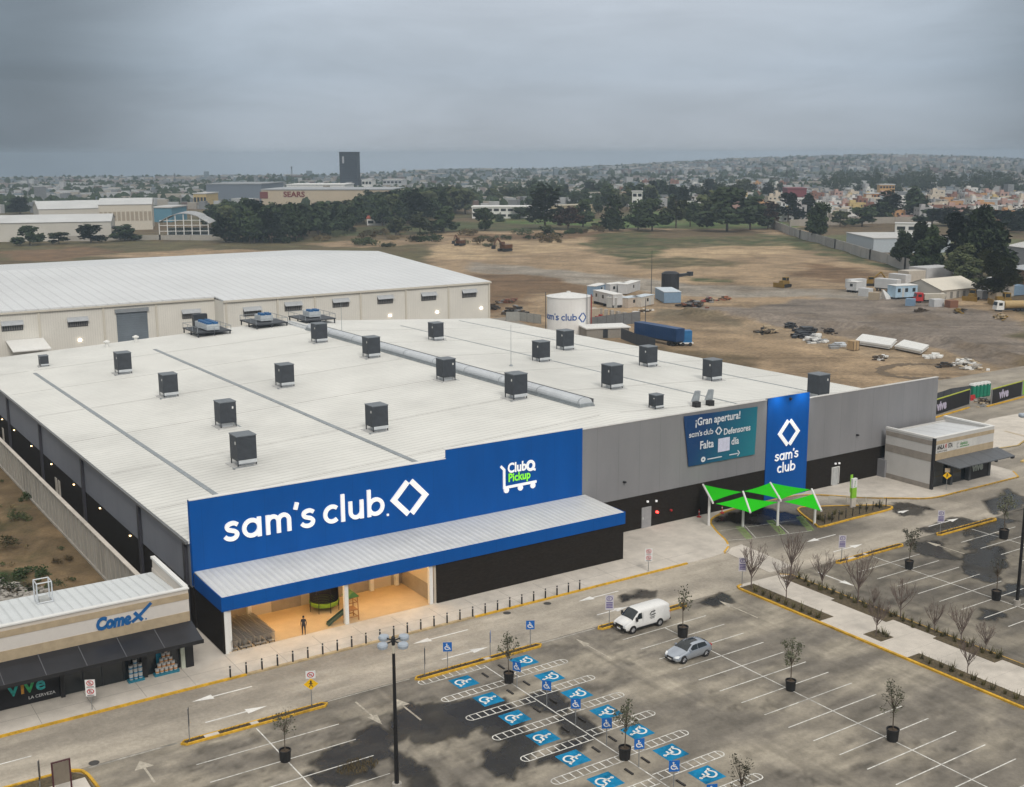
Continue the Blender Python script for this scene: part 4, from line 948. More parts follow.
stack(23.6,3,t1,True,'blue label stack','tubs of the blue labelled stack',False)
stack(25.75,5,t2,True,'orange label pyramid','tubs of the orange labelled pyramid',True)
cg=thing('roof_cage','small open steel frame cage on the paint shop roof','cage',(19.0,100.3,5.5)); mb=MB()
for x in (18.4,19.6):
    for y in (99.7,100.9): mb.cyl((x,y,5.4),(x,y,7.6),.06,.06,5)
    for z in (5.9,7.6): mb.path([(x,99.7,z),(x,100.9,z)],.05,5)
for y in (99.7,100.9):
    for z in (5.9,7.6): mb.path([(18.4,y,z),(19.6,y,z)],.05,5)
mb.build('frame',m_galv,cg); mb=MB(); mb.box(18.6,99.9,5.6,19.4,100.7,6.15); mb.build('fan_unit',M('pale_unit',(.42,.43,.42),.6),cg)
# ================================================================ RIGHT SHOP
SX,SY=125.5,92.3
r=thing('corner_shop','small white block shop with stone bands and slate awning right of the store','shop',(131.7,SY,0))
mb=MB(); mb.box(SX,SY+.31,.15,SX+.3,99.9,6.75); mb.box(SX+.31,SY,4.0,137.85,SY+.3,6.9); mb.box(137.5,SY+.31,.15,137.85,99.9,6.8); mb.box(SX+.3,99.6,.15,137.5,99.9,6.4); mb.build('wall',M('white_block_wall',(.54,.53,.51),.8,var=.05,scale=.6,stain=.08),r)
mb=MB(); mb.box(SX-.03,SY+.32,5.9,SX-.002,99.9,6.5); mb.box(SX-.03,SY+.32,3.75,SX-.002,99.9,4.75); mb.box(SX-.02,SY+.32,.15,SX-.002,99.9,.8); mb.build('stone_band',m_stone2,r)
mb=MB(); mb.box(SX+.05,SY-.03,6.0,137.85,SY-.002,6.5); mb.box(SX+.05,SY-.03,3.95,137.85,SY-.002,4.85); mb.build('stone_band',m_stone,r)
mb=MB(); mb.box(SX-.04,SY-.04,.15,SX+.3,SY+.305,6.85); mb.build('corner_post',m_dark,r)
mb=MB(); mb.box(SX-.05,SY-.05,6.9,137.9,SY+.35,7.0); mb.box(SX-.05,SY+.35,6.76,SX+.32,99.95,7.0); mb.box(137.45,SY+.35,6.81,137.95,99.95,7.0); mb.build('coping',m_white,r)
mb=MB(); mb.hexa([(SX+.32,SY+.36,6.2),(137.45,SY+.36,6.2),(137.45,99.9,5.9),(SX+.32,99.9,5.9)],[(SX+.32,SY+.36,6.6),(137.45,SY+.36,6.6),(137.45,99.9,6.2),(SX+.32,99.9,6.2)]); mb.build('roof',m_roofw,r)
mb=MB(); mb.box(SX+.31,SY+.6,.15,137.49,SY+.7,3.9); mb.build('shop_window',m_glass,r)
for a in (129.3,133.1,137.3):
    mb=MB(); mb.box(a,SY,.15,a+.45,SY+.59,3.95); mb.build('pillar',M('slate_pillar',(.06,.065,.07),.6),r)
mb=MB(); mb.box(133.6,SY+.1,.15,137.25,SY+.2,2.9); hb=mb.build('hoarding',bpy.data.materials['black_hoarding'],r)
mb=MB(); textmesh(mb,Frame((0,SY+.09,0),(1,0,0),(0,0,1)),'vive',1.5,133.9,1.3,.05,d=.01,sx=.95); mb.build('hoarding_letter',M('pale_letter',(.35,.40,.37),.6),hb)
mb=MB(); mb.hexa([(127.3,89.7,3.2),(138.8,89.6,3.2),(138.8,SY-.04,3.85),(126.0,SY-.04,3.85)],[(127.3,89.7,3.32),(138.8,89.6,3.32),(138.8,SY-.04,3.94),(126.0,SY-.04,3.94)]); aw=mb.build('awning',ribbed(M('slate_awning',(.10,.108,.12),.5,var=.1),0,2.6,.4,.05),r)
mb=MB(); mb.box(138.3,89.62,2.95,138.8,89.9,3.19); mb.box(135.,89.7,2.95,135.3,90,3.19); mb.build('awning_beam',m_dark,aw)
fs2=Frame((0,SY-.004,0),(1,0,0),(0,0,1))
mb=MB(); plate(mb,fs2,125.9,4.87,134.2,5.95,.006); mb.build('sign_field',M('shop_sign_white',(.58,.57,.54),.6),r)
mb=MB(); textmesh(mb,fs2,'ANLA',.80,126.05,5.32,.035,d=.02,sx=.7); textmesh(mb,fs2,'STA',.80,128.3,5.32,.035,d=.02,sx=.62); textmesh(mb,fs2,'óptica y salud',.36,126.1,4.96,.0,d=.02); mb.build('shop_lettering',M('letter_black',(.02,.015,.015),.5),r)
mb=MB(); textmesh(mb,fs2,'VI',.85,127.62,5.32,.03,d=.022,sx=.55); mb.build('shop_lettering',m_red,r)
mb=MB(); textmesh(mb,fs2,'óptica',.62,130.75,5.35,.02,d=.02); stroke(mb,fs2,[(130.75,5.12),(132.6,5.12)],.1,.02); mb.build('shop_lettering',M('letter_green',(.05,.25,.05),.5),r)
mb=MB(); stroke(mb,fs2,arc(130.3,5.4,.18,.3,40,320,10),.08,.02); mb.build('shop_lettering',m_steel,r)
# ================================================================ SMALL THINGS OF THE FRONT KERB
bo=thing('bollard','','bollard'); mb=MB(); mb.lathe([(.075,0),(.075,.95),(.05,1.0)],n=10); b=mb.build('post',m_dark,bo); mb=MB(); mb.lathe([(.079,.78),(.079,.88)],n=10); mb.build('reflective_band',M('band_grey',(.55,.53,.5),.4),b)
for i in range(27):
    x=30.85+1.385*i; loc=(x,89.05,.15)
    o=bo if i==0 else dup(bo,loc); o.location=loc; o['label']=f'black kerbside bollard before the store front, {ORD[i]} from the left end of the row'; o['group']='bollards along the front kerb'
st=thing('planter_stake','','stake'); mb=MB(); mb.cyl((0,0,0),(0,0,1.15),.06,.06,6); b=mb.build('stake',m_dark,st); mb=MB(); mb.lathe([(.064,1.0),(.064,1.06)],n=6); mb.build('cap_band',m_steel,b)
for i in range(10):
    x=103.4+1.26*i; loc=(x,90.25+.05*i,.1); o=st if i==0 else dup(st,loc); o.location=loc; o['label']=f'thin black marker post in the pickup planter, {ORD[i]} from its left end'; o['group']='marker posts in the pickup planter'
# sign posts
m_pict=M('sign_ink',(.03,.03,.035),.5); m_ring=M('sign_ring_red',(.5,.03,.04),.5); m_purple=M('sign_bluish_ink',(.12,.09,.25),.5)
def signpost(kind,x,y,rz,label,group=None,h=2.2,z0=.13):
    """built facing -y, then turned by rz"""
    r=thing('road_sign',label,'sign',(0,0,0),group); mb=MB(); mb.cyl((0,0,-.15),(0,0,h),.028,.028,6); mb.build('post',m_steel,r)
    f=Frame((0,-.035,0),(1,0,0),(0,0,1))
    def board(z0,z1,w,m): 
        mb=MB(); plate(mb,f,-w/2,z0,w/2,z1,.02,off=-.02); return mb.build('board',m,r)
    if kind=='access':
        b=board(h-.7,h+.02,.55,m_signblue); mb=MB(); wheelchair(mb,Frame((0,-.036,h-.33),(1,0,0),(0,0,1)),.55,off=.003,w=.11); mb.build('wheelchair_mark',m_signwhite,b)
    elif kind in('nopark','nopark2'):
        for k in range(2):
            z=h-.28-.62*k; b=board(z-.3,z+.3,.56,m_signwhite); mb=MB(); F2=Frame((0,-.036,z),(1,0,0),(0,0,1)); stroke(mb,F2,arc(0,.05,.18,.18,0,360,14),.05,.002); stroke(mb,F2,[(-.13,.18),(.13,-.08)],.045,.002); mb.build('ring_mark',m_ring,b); mb=MB(); textmesh(mb,F2,'E',.3,-.09,-.05,.01,d=.001); stroke(mb,F2,[(-.2,-.23),(.2,-.23)],.05,.002); mb.build('letter_mark',m_pict,b)
    elif kind=='ped':
        b=board(h+.1,h+.66,.56,m_signwhite); F2=Frame((0,-.036,h+.38),(1,0,0),(0,0,1)); mb=MB(); stroke(mb,F2,arc(0,.0,.18,.18,0,360,14),.05,.002); stroke(mb,F2,[(-.13,.13),(.13,-.13)],.045,.002); mb.build('ring_mark',m_ring,b)
        mb=MB(); textmesh(mb,F2,'30',.2,-.12,-.07,.005,d=.001); mb.build('letter_mark',m_pict,b)
        diamond_(r,f,h-.32,m_signyel)
    elif kind=='warn':
        board(h+.1,h+.6,.5,M('sign_back_tan',(.45,.36,.25),.6)); diamond_(r,f,h-.28,m_signyel)
    elif kind=='text':
        b=board(h-1.25,h+.02,.56,M('sign_lilac_white',(.55,.53,.58),.6)); F2=Frame((0,-.036,h-.6),(1,0,0),(0,0,1)); mb=MB()
        stroke(mb,F2,arc(0,.33,.19,.19,0,360,14),.05,.002); textmesh(mb,F2,'E',.3,-.09,.23,.01,d=.001)
        for z in (-.02,-.16,-.3,-.44): stroke(mb,F2,[(-.22,z),(.22,z)],.09,.002)
        mb.build('letter_mark',m_purple,b)
    elif kind=='blank': board(h-1.2,h,.34,m_darkm)
    r.location=(x,y,z0); r.rotation_euler=(0,0,rz); r.scale=(1.35,1.35,1.12); return r
def diamond_(r,f,z,m):
    mb=MB(); q=[(0,-.42),(.42,0),(0,.42),(-.42,0)]; mb.hexa([f.p(a,b+z,-.02) for a,b in q],[f.p(a,b+z,.0) for a,b in q]); b=mb.build('warning_board',m,r)
    mb=MB(); F2=Frame(f.p(0,z,0),(1,0,0),(0,0,1)); S=lambda p,w: stroke(mb,F2,p,w,.002); S([(0,.02),(0,.16)],.1); S([(-.1,-.22),(0,.0),(.1,-.2)],.05); S(arc(0,.22,.03,.03,0,360,8),.06); S([(-.12,.02),(0,.12),(.12,.0)],.04); mb.build('pedestrian_mark',m_pict,b)
NP='white double no-parking plate on a thin post '
signpost('nopark',19.8,89.5,-.45,NP+'at the kerb before the paint shop',h=2.25)
signpost('nopark',75.9,89.3,-.5,NP+'on the pavement right of the block wall',h=2.2)
signpost('ped',34.3,80.5,-.4,'yellow pedestrian diamond under a white speed plate, at the tip of the traffic island',h=2.0)
signpost('warn',127.0,91.2,-.6,'yellow warning diamond before the small corner shop',h=2.0)
TX='lilac white notice board on a post '
signpost('text',63.7,80.3,-.55,TX+'at the small island beside the white van',h=2.6); signpost('text',80.8,80.7,-.7,TX+'at the head of the planted walkway',h=2.7)
signpost('text',95.0,80.4,-.6,TX+'at the left end of the short right-hand island',h=2.5); signpost('text',111.4,80.4,-.7,TX+'at the left end of the farthest right island',h=2.4)
signpost('blank',24.5,80.4,1.2,'narrow sign seen edge-on at the left end of the long island',h=2.3); signpost('blank',44.4,80.4,1.1,'grey sign seen nearly edge-on at the left end of the accessible bays island',h=2.2); signpost('blank',13.75,79.3,1.2,'thin dark sign post at the bottom left corner island',h=1.9)
ga='blue wheelchair signs on posts'
for x,y,rz,l in ((46.6,80.4,-.5,'on the kerb island, leftmost of all'),(50.7,80.2,1.0,'on the kerb island, turned nearly edge-on'),(55.0,80.4,-.5,'on the kerb island, right end')): signpost('access',x,y,rz,'blue wheelchair sign on a post '+l,ga,h=2.15)
for k,y in enumerate((74.6,70.4,66.6,62.8,59.1,55.4,51.7)): signpost('access',49.72,y,[-1.1,-.9,-.6,-.5,-.4,-.5,-.4][k],f'blue wheelchair sign on the line between the bay rows, {ORD[k]} from the kerb island',ga,h=1.95,z0=0)
# parking lot lamp masts
def mast(name,label,x,y,h,arms):
    r=thing(name,label,'lamp post',(x,y,0)); mb=MB(); mb.cyl((x,y,.5),(x,y,h),.16,.10,12); mb.build('pole',M('mast_black',(.02,.02,.022),.4,metal=.3),r); mb=MB(); mb.cyl((x,y,0),(x,y,.55),.34,.34,12); mb.build('footing',m_conc,r)
    mb=MB(); mb.cyl((x,y,h-.8),(x,y,h-.25),.117,.113,12); mb.build('pale_collar',M('collar_pale',(.6,.55,.45),.5),r)
    for a in range(4):
        t=PI/4*0+a*PI/2+.25; cx,cy=x+.95*math.cos(t),y+.95*math.sin(t)
        mb=MB(); mb.cyl((x,y,h+.06),(cx,cy,h+.06),.05,.05,6); ar=mb.build('arm',m_dark,r)
        mb=MB(); mb.lathe([(.22,-.26),(.33,-.2),(.37,-.02),(.32,.10),(.14,.14)],(cx,cy,h+.06),14); hd=mb.build('lamp_head',m_lampg,ar)
    mb=MB(); mb.lathe([(.12,-.2),(.14,.3),(.05,.42)],(x,y,h),10); mb.build('cap',m_dark,r)
    return r
mast('lamp_post','tall black mast with four round grey lamp heads in the left parking lot',34.05,65.9,10.8,4)
mast('lamp_post','tall black mast in the right parking lot, cut by the right edge of the picture',99.3,62.6,18.5,4)
# pickup board totem
r=thing('pickup_totem','slim green and white pickup totem beside the planter','totem sign',(111.3,92.9,0)); x,y=111.3,92.9
mb=MB(); mb.box(x-.38,y-.14,.1,x+.38,y+.14,1.3); mb.build('plinth',m_conc_l,r); mb=MB(); mb.box(x-.4,y-.15,1.3,x+.4,y+.15,2.6); mb.box(x-.45,y+.16,2.0,x-.05,y+.22,4.2); mb.build('panel',m_lime,r); mb=MB(); mb.box(x-.38,y-.155,2.6,x+.42,y+.155,3.75); p=mb.build('panel',m_signwhite,r)
mb=MB(); textmesh(mb,Frame((x+.1,y-.157,2.7),(0,0,1),(-1,0,0)),'Pickup',.30,0,0,.01,d=.004); mb.build('lettering',M('totem_letter',(.05,.3,.05),.5),p)
r.rotation_euler=(0,0,0)
r=thing('guard_rail','pale low guard rail behind the pickup planter','rail',(113,95,0)); mb=MB(); pts=[(110.9,96.3),(112.6,95.0),(114.4,93.5),(116,92.2)]
mb.path([(a,b,.75) for a,b in pts],.05,6)
for a,b in pts: mb.cyl((a,b,0),(a,b,.75),.05,.05,6)
mb.build('rail',M('rail_cream',(.5,.48,.4),.6),r)
r=thing('cone_post','two red and white delineator posts before the dark wall','delineator',(92,99.9,.15))
for px,py in ((699,517),(722,513)):
    x,y=G(px,py,.15); mb=MB(); mb.lathe([(.28,.0),(.26,.08),(.06,.1),(.05,.9)],(x,y,.15),8); b=mb.build('post',m_red,r); mb=MB(); mb.lathe([(.056,.6),(.056,.75)],(x,y,.15),8); mb.build('band',m_signwhite,b)
# ================================================================ GREEN SAIL CANOPY
r=thing('shade_canopy','row of bright green shade sails on four white posts over the pickup bays','canopy',(97,94,0))
posts=[(91.7,97.3),(95.0,95.1),(98.6,93.1),(102.5,91.0)]
row=Vector((posts[3][0]-posts[0][0],posts[3][1]-posts[0][1])).normalized(); per=Vector((-row.y,row.x))
def onplane(px,py,p):   # point on the vertical plane through post p across the row
    d=ray(px,py); n=row; t=(p[0]*n.x+p[1]*n.y)/(d[0]*n.x+d[1]*n.y); return Vector((d[0]*t,d[1]*t,HC+d[2]*t))
tops=[(703,484.6),(743,491.5),(770.3,482.7),(811.7,489)]; lows=[(713,503),(750.4,512.6),(781,501),(821.5,511)]
Tp=[onplane(*q,p) for q,p in zip(tops,posts)]; Lw=[onplane(*q,p) for q,p in zip(lows,posts)]
for i,p in enumerate(posts):
    mid=(Tp[i]+Lw[i])/2; zt=max(2.6,min(3.6,mid.z))
    mb=MB(); mb.cyl((p[0],p[1],0),(p[0],p[1],zt),.16,.14,12); ps=mb.build('post',m_white,r)
    mb=MB(); mb.cyl(Tp[i],Lw[i],.12,.12,10); q=Tp[i]*.55+Lw[i]*.45; mb.cyl((p[0],p[1],zt-.1),q,.10,.10,8); mb.cyl((p[0],p[1],zt-.3),Lw[i]*.8+Tp[i]*.2,.07,.07,8); mb.build('strut',m_white,r)
def sail(a,b,c,k):
    """triangular sheet a-b-c with scooped edges"""
    mb=MB(); n=8; vs=[];idx={}
    cen=(a+b+c)/3
    for i in range(n+1):
        for j in range(n+1-i):
            u,v=i/n,j/n; w=1-u-v; p=a*u+b*v+c*w
            e=4*(u*v*(w<.01)+v*w*(u<.01)+u*w*(v<.01))
            sag=min(u,v,w); p=p+(cen-p)*.10*4*max(u*v*(1-w)**4,v*w*(1-u)**4,u*w*(1-v)**4)
            idx[i,j]=len(vs); vs.append(p)
    fs=[]
    for i in range(n):
        for j in range(n-i):
            fs.append((idx[i,j],idx[i+1,j],idx[i,j+1]))
            if i+j<n-1: fs.append((idx[i+1,j],idx[i+1,j+1],idx[i,j+1]))
    k0=len(vs); vs2=[p-Vector((0,0,.015)) for p in vs]; mb.add(vs+vs2,fs+[tuple(k0+q for q in f[::-1]) for f in fs]); return mb.build('sail',m_green,r,smooth=True)
for i in range(3):
    a=Tp[i];b=Tp[i+1];c=Lw[i];d=Lw[i+1]
    if i%2==0: g=(b-c)*.08; sail(a,b.lerp(c,.04),c.lerp(a,.08),0); sail(c.lerp(d,.07),b.lerp(d,.22),d,0)
    else: sail(a.lerp(b,.03),b,d.lerp(b,.12),0); sail(a.lerp(c,.3),d.lerp(c,.10),c,0)
# ================================================================ POTTED AND BARE TREES
def pottree(seed,h=3.3,dens=320):
    rng=random.Random(seed); r=thing('potted_tree','','potted tree'); mb=MB(); mb.lathe([(.36,0),(.38,.10),(.42,.76),(.45,.78),(.45,.87),(.395,.87),(.39,.74)],n=16); mb.build('pot',m_pot,r,smooth=False)
    mb=MB(); mb.lathe([(.395,.72),(.3,.78),(.0,.80)],n=12); mb.build('soil',m_soil,r)
    mb=MB(); mb.cyl((0,0,.8),(.05,.02,h*.55),.045,.032,6)
    cl=[]
    for k in range(24):
        a=rng.random()*6.28; rq=.75*rng.random()**.6; q=(.05+rq*math.cos(a),.02+rq*math.sin(a),h*(.5+.5*rng.random())); mb.cyl((.05,.02,h*(.5+.1*rng.random())),q,.018,.007,4); cl.append((q[0],q[1],q[2],.3,.3,.34))
    mb.build('trunk',m_bark,r); mb=MB(); leaves(mb,rng,cl,dens,.075); mb.build('crown',m_leafo,r); return r
pt=[pottree(1,4.1,480),pottree(2,4.0,150),pottree(3,4.1,330)]
use=[True]*3
for x,y,k,rz,sc,l in ((29.3,73.9,1,.3,1.0,'nearly bare small tree in a black pot near the left island'),(49.65,75.7,2,2.,1.0,'small leafy tree in a black pot behind the accessible bays island'),(67.75,74.8,1,1.2,1.15,'bare slender tree in a black pot between the van and the silver car'),(67.75,61.8,0,.5,1.0,'dark leafy tree in a black pot, middle of the empty stalls'),
 (67.75,51.7,0,2.6,1.08,'dark leafy tree in a black pot nearest the bottom right corner'),(99.15,75.0,0,4.,1.05,'leafy tree in a black pot in the right lot near its island'),(116.1,75.5,2,1.,1.25,'farthest potted tree, thin crown, right lot'),(98.95,64.6,1,3.,1.1,'thin dark potted tree beside the right lamp mast'),(49.65,60.6,2,5.,1.05,'thin tree in a black pot among the blue accessible bays'),(*G(742,773,3.0),0,3.3,1.0,'potted tree whose crown shows over the bottom edge bays')):
    if use[k]: o=pt[k]; use[k]=False; o.location=(x,y,0); o.rotation_euler=(0,0,rz); o.scale=(sc,)*3
    else: o=dup(pt[k],(x,y,0),rz,scale=sc)
    o['label']=l; o['group']='young trees in black pots'
def baretree(seed,h=4.2):
    rng=random.Random(seed); r=thing('bare_tree','','tree'); mb=MB(); mb.cyl((0,0,-.1),(0,0,h*.3),.05,.04,6)
    m2=MB()
    for k in range(22):
        a=rng.random()*6.28; z0=h*(.2+.25*rng.random()); sp=.3+.95*rng.random()**.8; tip=Vector((sp*math.cos(a),sp*math.sin(a),h*(.72+.28*rng.random()))); b0=Vector((0,0,z0)); md=b0.lerp(tip,.5)+Vector((math.cos(a),math.sin(a),0))*.14
        m2.cyl(b0,md,.028,.02,4); m2.cyl(md,tip,.02,.009,4)
        for j in range(8):
            t=rng.random(); s=md.lerp(tip,t); q=s+Vector((rng.gauss(0,.2),rng.gauss(0,.2),.25+.4*rng.random())); m2.cyl(s,q,.012,.007,3)
    mb.build('trunk',m_twig,r); m2.build('branches',m_twig,r); return r
bt=[baretree(s) for s in (1,2,3)]; ub=[True]*3
for i,(x,y,top,l) in enumerate(((81.4,80.0,(752,546),'at the walkway head, left side'),(81.7,75.6,(784,560),'second on the left side of the walkway'),(87.0,80.0,(789,534),'tallest, at the walkway head, right side'),(86.9,75.8,(830,556),'second along the right bed of the walkway'),(86.8,71.2,(864,556),'third along the right bed of the walkway'),(86.9,69.4,(878,590),'short one between two taller ones on the right bed'),(86.9,66.3,(911,582),'in the right bed beside a row of grass tufts'),(82.1,65.1,(876,600),'alone in a square bed on the pale paving'),(86.9,62.6,(924,602),'right bed, behind the square bed tree'),(86.9,59.8,(957,606),'right bed, facing the lamp mast'),(82.0,55.6,(969,642),'in the left bed near the right picture edge'),(87.0,57.4,(977,622),'right bed, last before the picture edge'))):
    k=i%3; h=min(5.2,max(2.2,hgt(top[0],top[1],x,y))); sc=(h/4.2*1.25,h/4.2*1.25,h/4.2)
    if ub[k]: o=bt[k]; ub[k]=False; o.location=(x,y,.12); o.scale=sc; o.rotation_euler=(0,0,i)
    else: o=dup(bt[k],(x,y,.12),i*1.7,scale=sc)
    o['label']='bare winter sapling '+l; o['group']='bare saplings along the walkway'
def tuft(seed):
    rng=random.Random(seed); mb=MB()
    for k in range(26):
        a=rng.random()*6.28; l=.25+.35*rng.random(); b=Vector((.10*math.cos(a*3),.10*math.sin(a*3),0)); t=Vector((l*.6*math.cos(a),l*.6*math.sin(a),l)); s=Vector((-math.sin(a),math.cos(a),0))*.035
        mb.add([b-s,b+s,t],[(0,1,2)])
    o=mb.build('ornamental_grass',m_grassleaf); return tag(o,'','grass tuft')
tf=[tuft(5),tuft(6)]; ut=[True,True]; rng=random.Random(3)
spots=[]
for i in range(9): spots.append((80.8+.05*rng.random(),70.8+1.0*i,'in the first left bed of the walkway'))
for i in range(3): spots.append((82.5+.3*rng.random(),64.3+.5*i,'around the lone sapling bed on the walkway'))
for i in range(11): spots.append((80.9+.4*rng.random(),49.5+1.0*i,'in the near left bed of the walkway'))
for i in range(26): spots.append((87.0+.15*rng.random(),56+.92*i,'in a row beside the right walkway kerb'))
for i in range(16): spots.append((86.2+.5*rng.random(),56+1.4*i,'scattered in the right bed of the walkway'))
for i in range(14): spots.append((103.5+10.5*rng.random(),90.6+1.6*rng.random(),'inside the pickup planter'))
for i,(x,y,l) in enumerate(spots):
    k=i%2; sc=1.0+.7*rng.random()
    if ut[k]: o=tf[k]; ut[k]=False; o.location=(x,y,.15); o.scale=(sc,)*3
    else: o=tf[k].copy(); COL.objects.link(o); o.location=(x,y,.15); o.rotation_euler=(0,0,rng.random()*6); o.scale=(sc,)*3
    o['label']='dry tuft of ornamental grass '+l; o['group']='grass tufts '+l
# weeds on the asphalt
wd=MB(); rng=random.Random(9)
for k in range(420):
    a=rng.random()*6.28; rr=rng.random()**.6; x=33.2+1.6*rr*math.cos(a); y=70.3+1.1*rr*math.sin(a); h=.08+.24*rng.random(); wd.add([(x-.02,y,0),(x+.02,y,0),(x+rng.gauss(0,.06),y+rng.gauss(0,.06),h)],[(0,1,2)])
tag(wd.build('weeds',m_dryleaf),'patch of weeds growing through the asphalt by the lamp mast','weeds',kind='stuff')
# bottom left notice frame
r=thing('notice_frame','brown backed notice panel on two dark posts at the bottom left corner','sign',(14.9,77.9,0)); x,y=14.35,77.9
m_mp=M('maroon_post',(.07,.02,.025),.5)
for dx in (0,1.15): mb=MB(); mb.box(x+dx-.05,y-.05,0,x+dx+.05,y+.05,2.5); mb.build('post',m_mp,r)
mb=MB(); mb.box(x-.05,y-.06,2.502,x+1.2,y+.06,2.58); mb.build('top_bar',m_mp,r)
mb=MB(); mb.box(x+.06,y-.02,.9,x+1.09,y+.02,2.45); mb.build('panel',M('brown_panel',(.19,.16,.125),.7),r)
# ================================================================ VEHICLES
def loft(name,st,m,parent,n_under=True,smooth=True):
    """st: list of (x, [(y,z)...]) half sections from sill to roof centre"""
    mb=MB(); k=len(st[0][1]); vs=[]
    for x,sec in st: vs+=[(x,y,z) for y,z in sec]+[(x,-y,z) for y,z in reversed(sec)]
    K=2*k; fs=[]
    for i in range(len(st)-1):
        for j in range(K):
            a=i*K+j;b=i*K+(j+1)%K; fs.append((a,b,b+K,a+K))
    fs.append(tuple(range(K-1,-1,-1))); fs.append(tuple(range((len(st)-1)*K,len(st)*K)))
    mb.add(vs,fs); return mb.build(name,m,parent,smooth=smooth)
def patch(name,st,i0,i1,j0,m,parent,push):
    mb=MB(); 
    for i in range(i0,i1):
        (xa,A),(xb,B)=st[i],st[i+1]; q=[(y,z) for y,z in A[j0:]]; k=[(y,z) for y,z in B[j0:]]
        q=q+[(-y,z) for y,z in q[::-1][1:]]; k=k+[(-y,z) for y,z in k[::-1][1:]]
        for a in range(len(q)-1): mb.add([(xa+push[0],q[a][0],q[a][1]+push[1]),(xa+push[0],q[a+1][0],q[a+1][1]+push[1]),(xb+push[0],k[a+1][0],k[a+1][1]+push[1]),(xb+push[0],k[a][0],k[a][1]+push[1])],[(0,1,2,3)])
    return mb.build(name,m,parent,smooth=True)
def wheel(parent,x,y,r,w,side):
    mb=MB(); prof=[(r*.62,-w/2),(r*.95,-w/2),(r,-w*.35),(r,w*.35),(r*.95,w/2),(r*.62,w/2)]
    vs=[];n=20
    for rr,d in prof:
        for i in range(n): t=2*PI*i/n; vs.append((x+rr*math.cos(t),y+d,r+rr*math.sin(t)))
    fs=[(k*n+i,k*n+(i+1)%n,(k+1)*n+(i+1)%n,(k+1)*n+i) for k in range(len(prof)-1) for i in range(n)]
    mb.add(vs,fs); wh=mb.build('wheel',m_rubber,parent)
    mb=MB(); mb.cyl((x,y-w*.38,r),(x,y+w*.38,r),r*.63,r*.63,14)
    for i in range(5):
        t=2*PI*i/5
        mb.cyl((x,y+side*w*.39,r),(x+r*.58*math.cos(t),y+side*w*.39,r+r*.58*math.sin(t)),.04,.04,5)
    mb.build('rim',m_rim,wh); return wh
def sideglass(mb,pts,side,off=.012):
    q=[(x,side*(y+off),z) for x,y,z in pts]; mb.add(q if side<0 else q[::-1],[tuple(range(len(q)))])
def make_car():
    r=thing('silver_hatchback','silver blue hatchback car parked nose out in the empty lot','car')
    pnt=M('silver_blue_paint',(.42,.46,.52),.25,metal=.6,var=.02); Ln=4.26
    def sec(zb,zbelt,ztop,wb,wbelt,wtop,crown=.03):
        return [(wb*.86,zb),(wb,zb+.12),(wb+.03,(zb+zbelt)/2),(wbelt,zbelt),(wtop+(wbelt-wtop)*.25,zbelt+(ztop-zbelt)*.7),(wtop,ztop-.035),(wtop*.6,ztop),(0,ztop+crown)]
    st=[(0.0,sec(.32,.52,.56,.60,.58,.5)),(.08,sec(.24,.60,.66,.74,.70,.62)),(.30,sec(.2,.68,.75,.84,.80,.72)),(.75,sec(.18,.78,.86,.89,.85,.76)),(1.15,sec(.18,.86,.95,.90,.87,.78)),(1.25,sec(.18,.89,.99,.90,.87,.77)),(1.6,sec(.18,.91,1.22,.90,.87,.69)),(1.95,sec(.18,.92,1.39,.90,.87,.62)),(2.3,sec(.18,.93,1.445,.90,.87,.60)),(2.9,sec(.18,.95,1.44,.90,.87,.60)),(3.45,sec(.18,.97,1.38,.90,.86,.60)),(3.75,sec(.19,.98,1.26,.89,.84,.60)),(3.98,sec(.22,.97,1.06,.86,.80,.60)),(4.16,sec(.27,.85,.92,.80,.74,.58)),(4.26,sec(.34,.66,.72,.70,.64,.52))]
    b=loft('body',st,pnt,r)
    for x in (.84,3.44):
        for s in (-1,1): wheel(r,x,s*.825,.325,.21,s)
    patch('windscreen',st,5,7,5,m_glass,r,(-.012,.012)); patch('rear_window',st,10,12,5,m_glass,r,(.012,.012)); patch('sunroof',st,7,9,6,m_glass,r,(0,.012))
    for s in (-1,1):
        mb=MB(); sideglass(mb,[(1.42,.86,.95),(2.42,.865,.96),(2.42,.69,1.36),(2.0,.70,1.33)],s); mb.build('side_window',m_glass,r)
        mb=MB(); sideglass(mb,[(2.50,.865,.965),(3.55,.855,.99),(3.40,.69,1.30),(3.0,.69,1.35),(2.50,.69,1.36)],s); mb.build('side_window',m_glass,r)
        mb=MB(); mb.box(1.45,s*.90-.1,.95,1.62,s*.90+.1,1.08); mb.build('mirror',pnt,r)
        mb=MB(); mb.hexa([(.03,s*.56-.14,.58),(.24,s*.72-.12,.60),(.24,s*.72+.06,.60),(.03,s*.56+.08,.58)],[(.08,s*.56-.14,.68),(.36,s*.72-.12,.74),(.36,s*.74+.06,.74),(.08,s*.58+.08,.68)]); mb.build('headlight',M('headlight_clear',(.75,.78,.8),.15),r)
        mb=MB(); mb.box(4.08,s*.66-.12,.80,4.2,s*.66+.12,.95); mb.build('tail_light',m_red,r)
        mb=MB()
        for x in (.84,3.44): mb.cyl((x,s*.84,.34),(x,s*.905,.34),.39,.38,20)
        mb.build('wheel_arch',m_dark,r)
        mb=MB(); 
        for x in (.84,3.44):
            pass
    mb=MB(); mb.box(-.035,-.34,.40,.03,.34,.60); mb.box(-.02,-.6,.24,.09,.6,.36); mb.build('grille',m_dark,r); mb=MB(); mb.box(-.05,-.22,.36,-.036,.22,.46); mb.build('number_plate',m_signwhite,r)
    return r
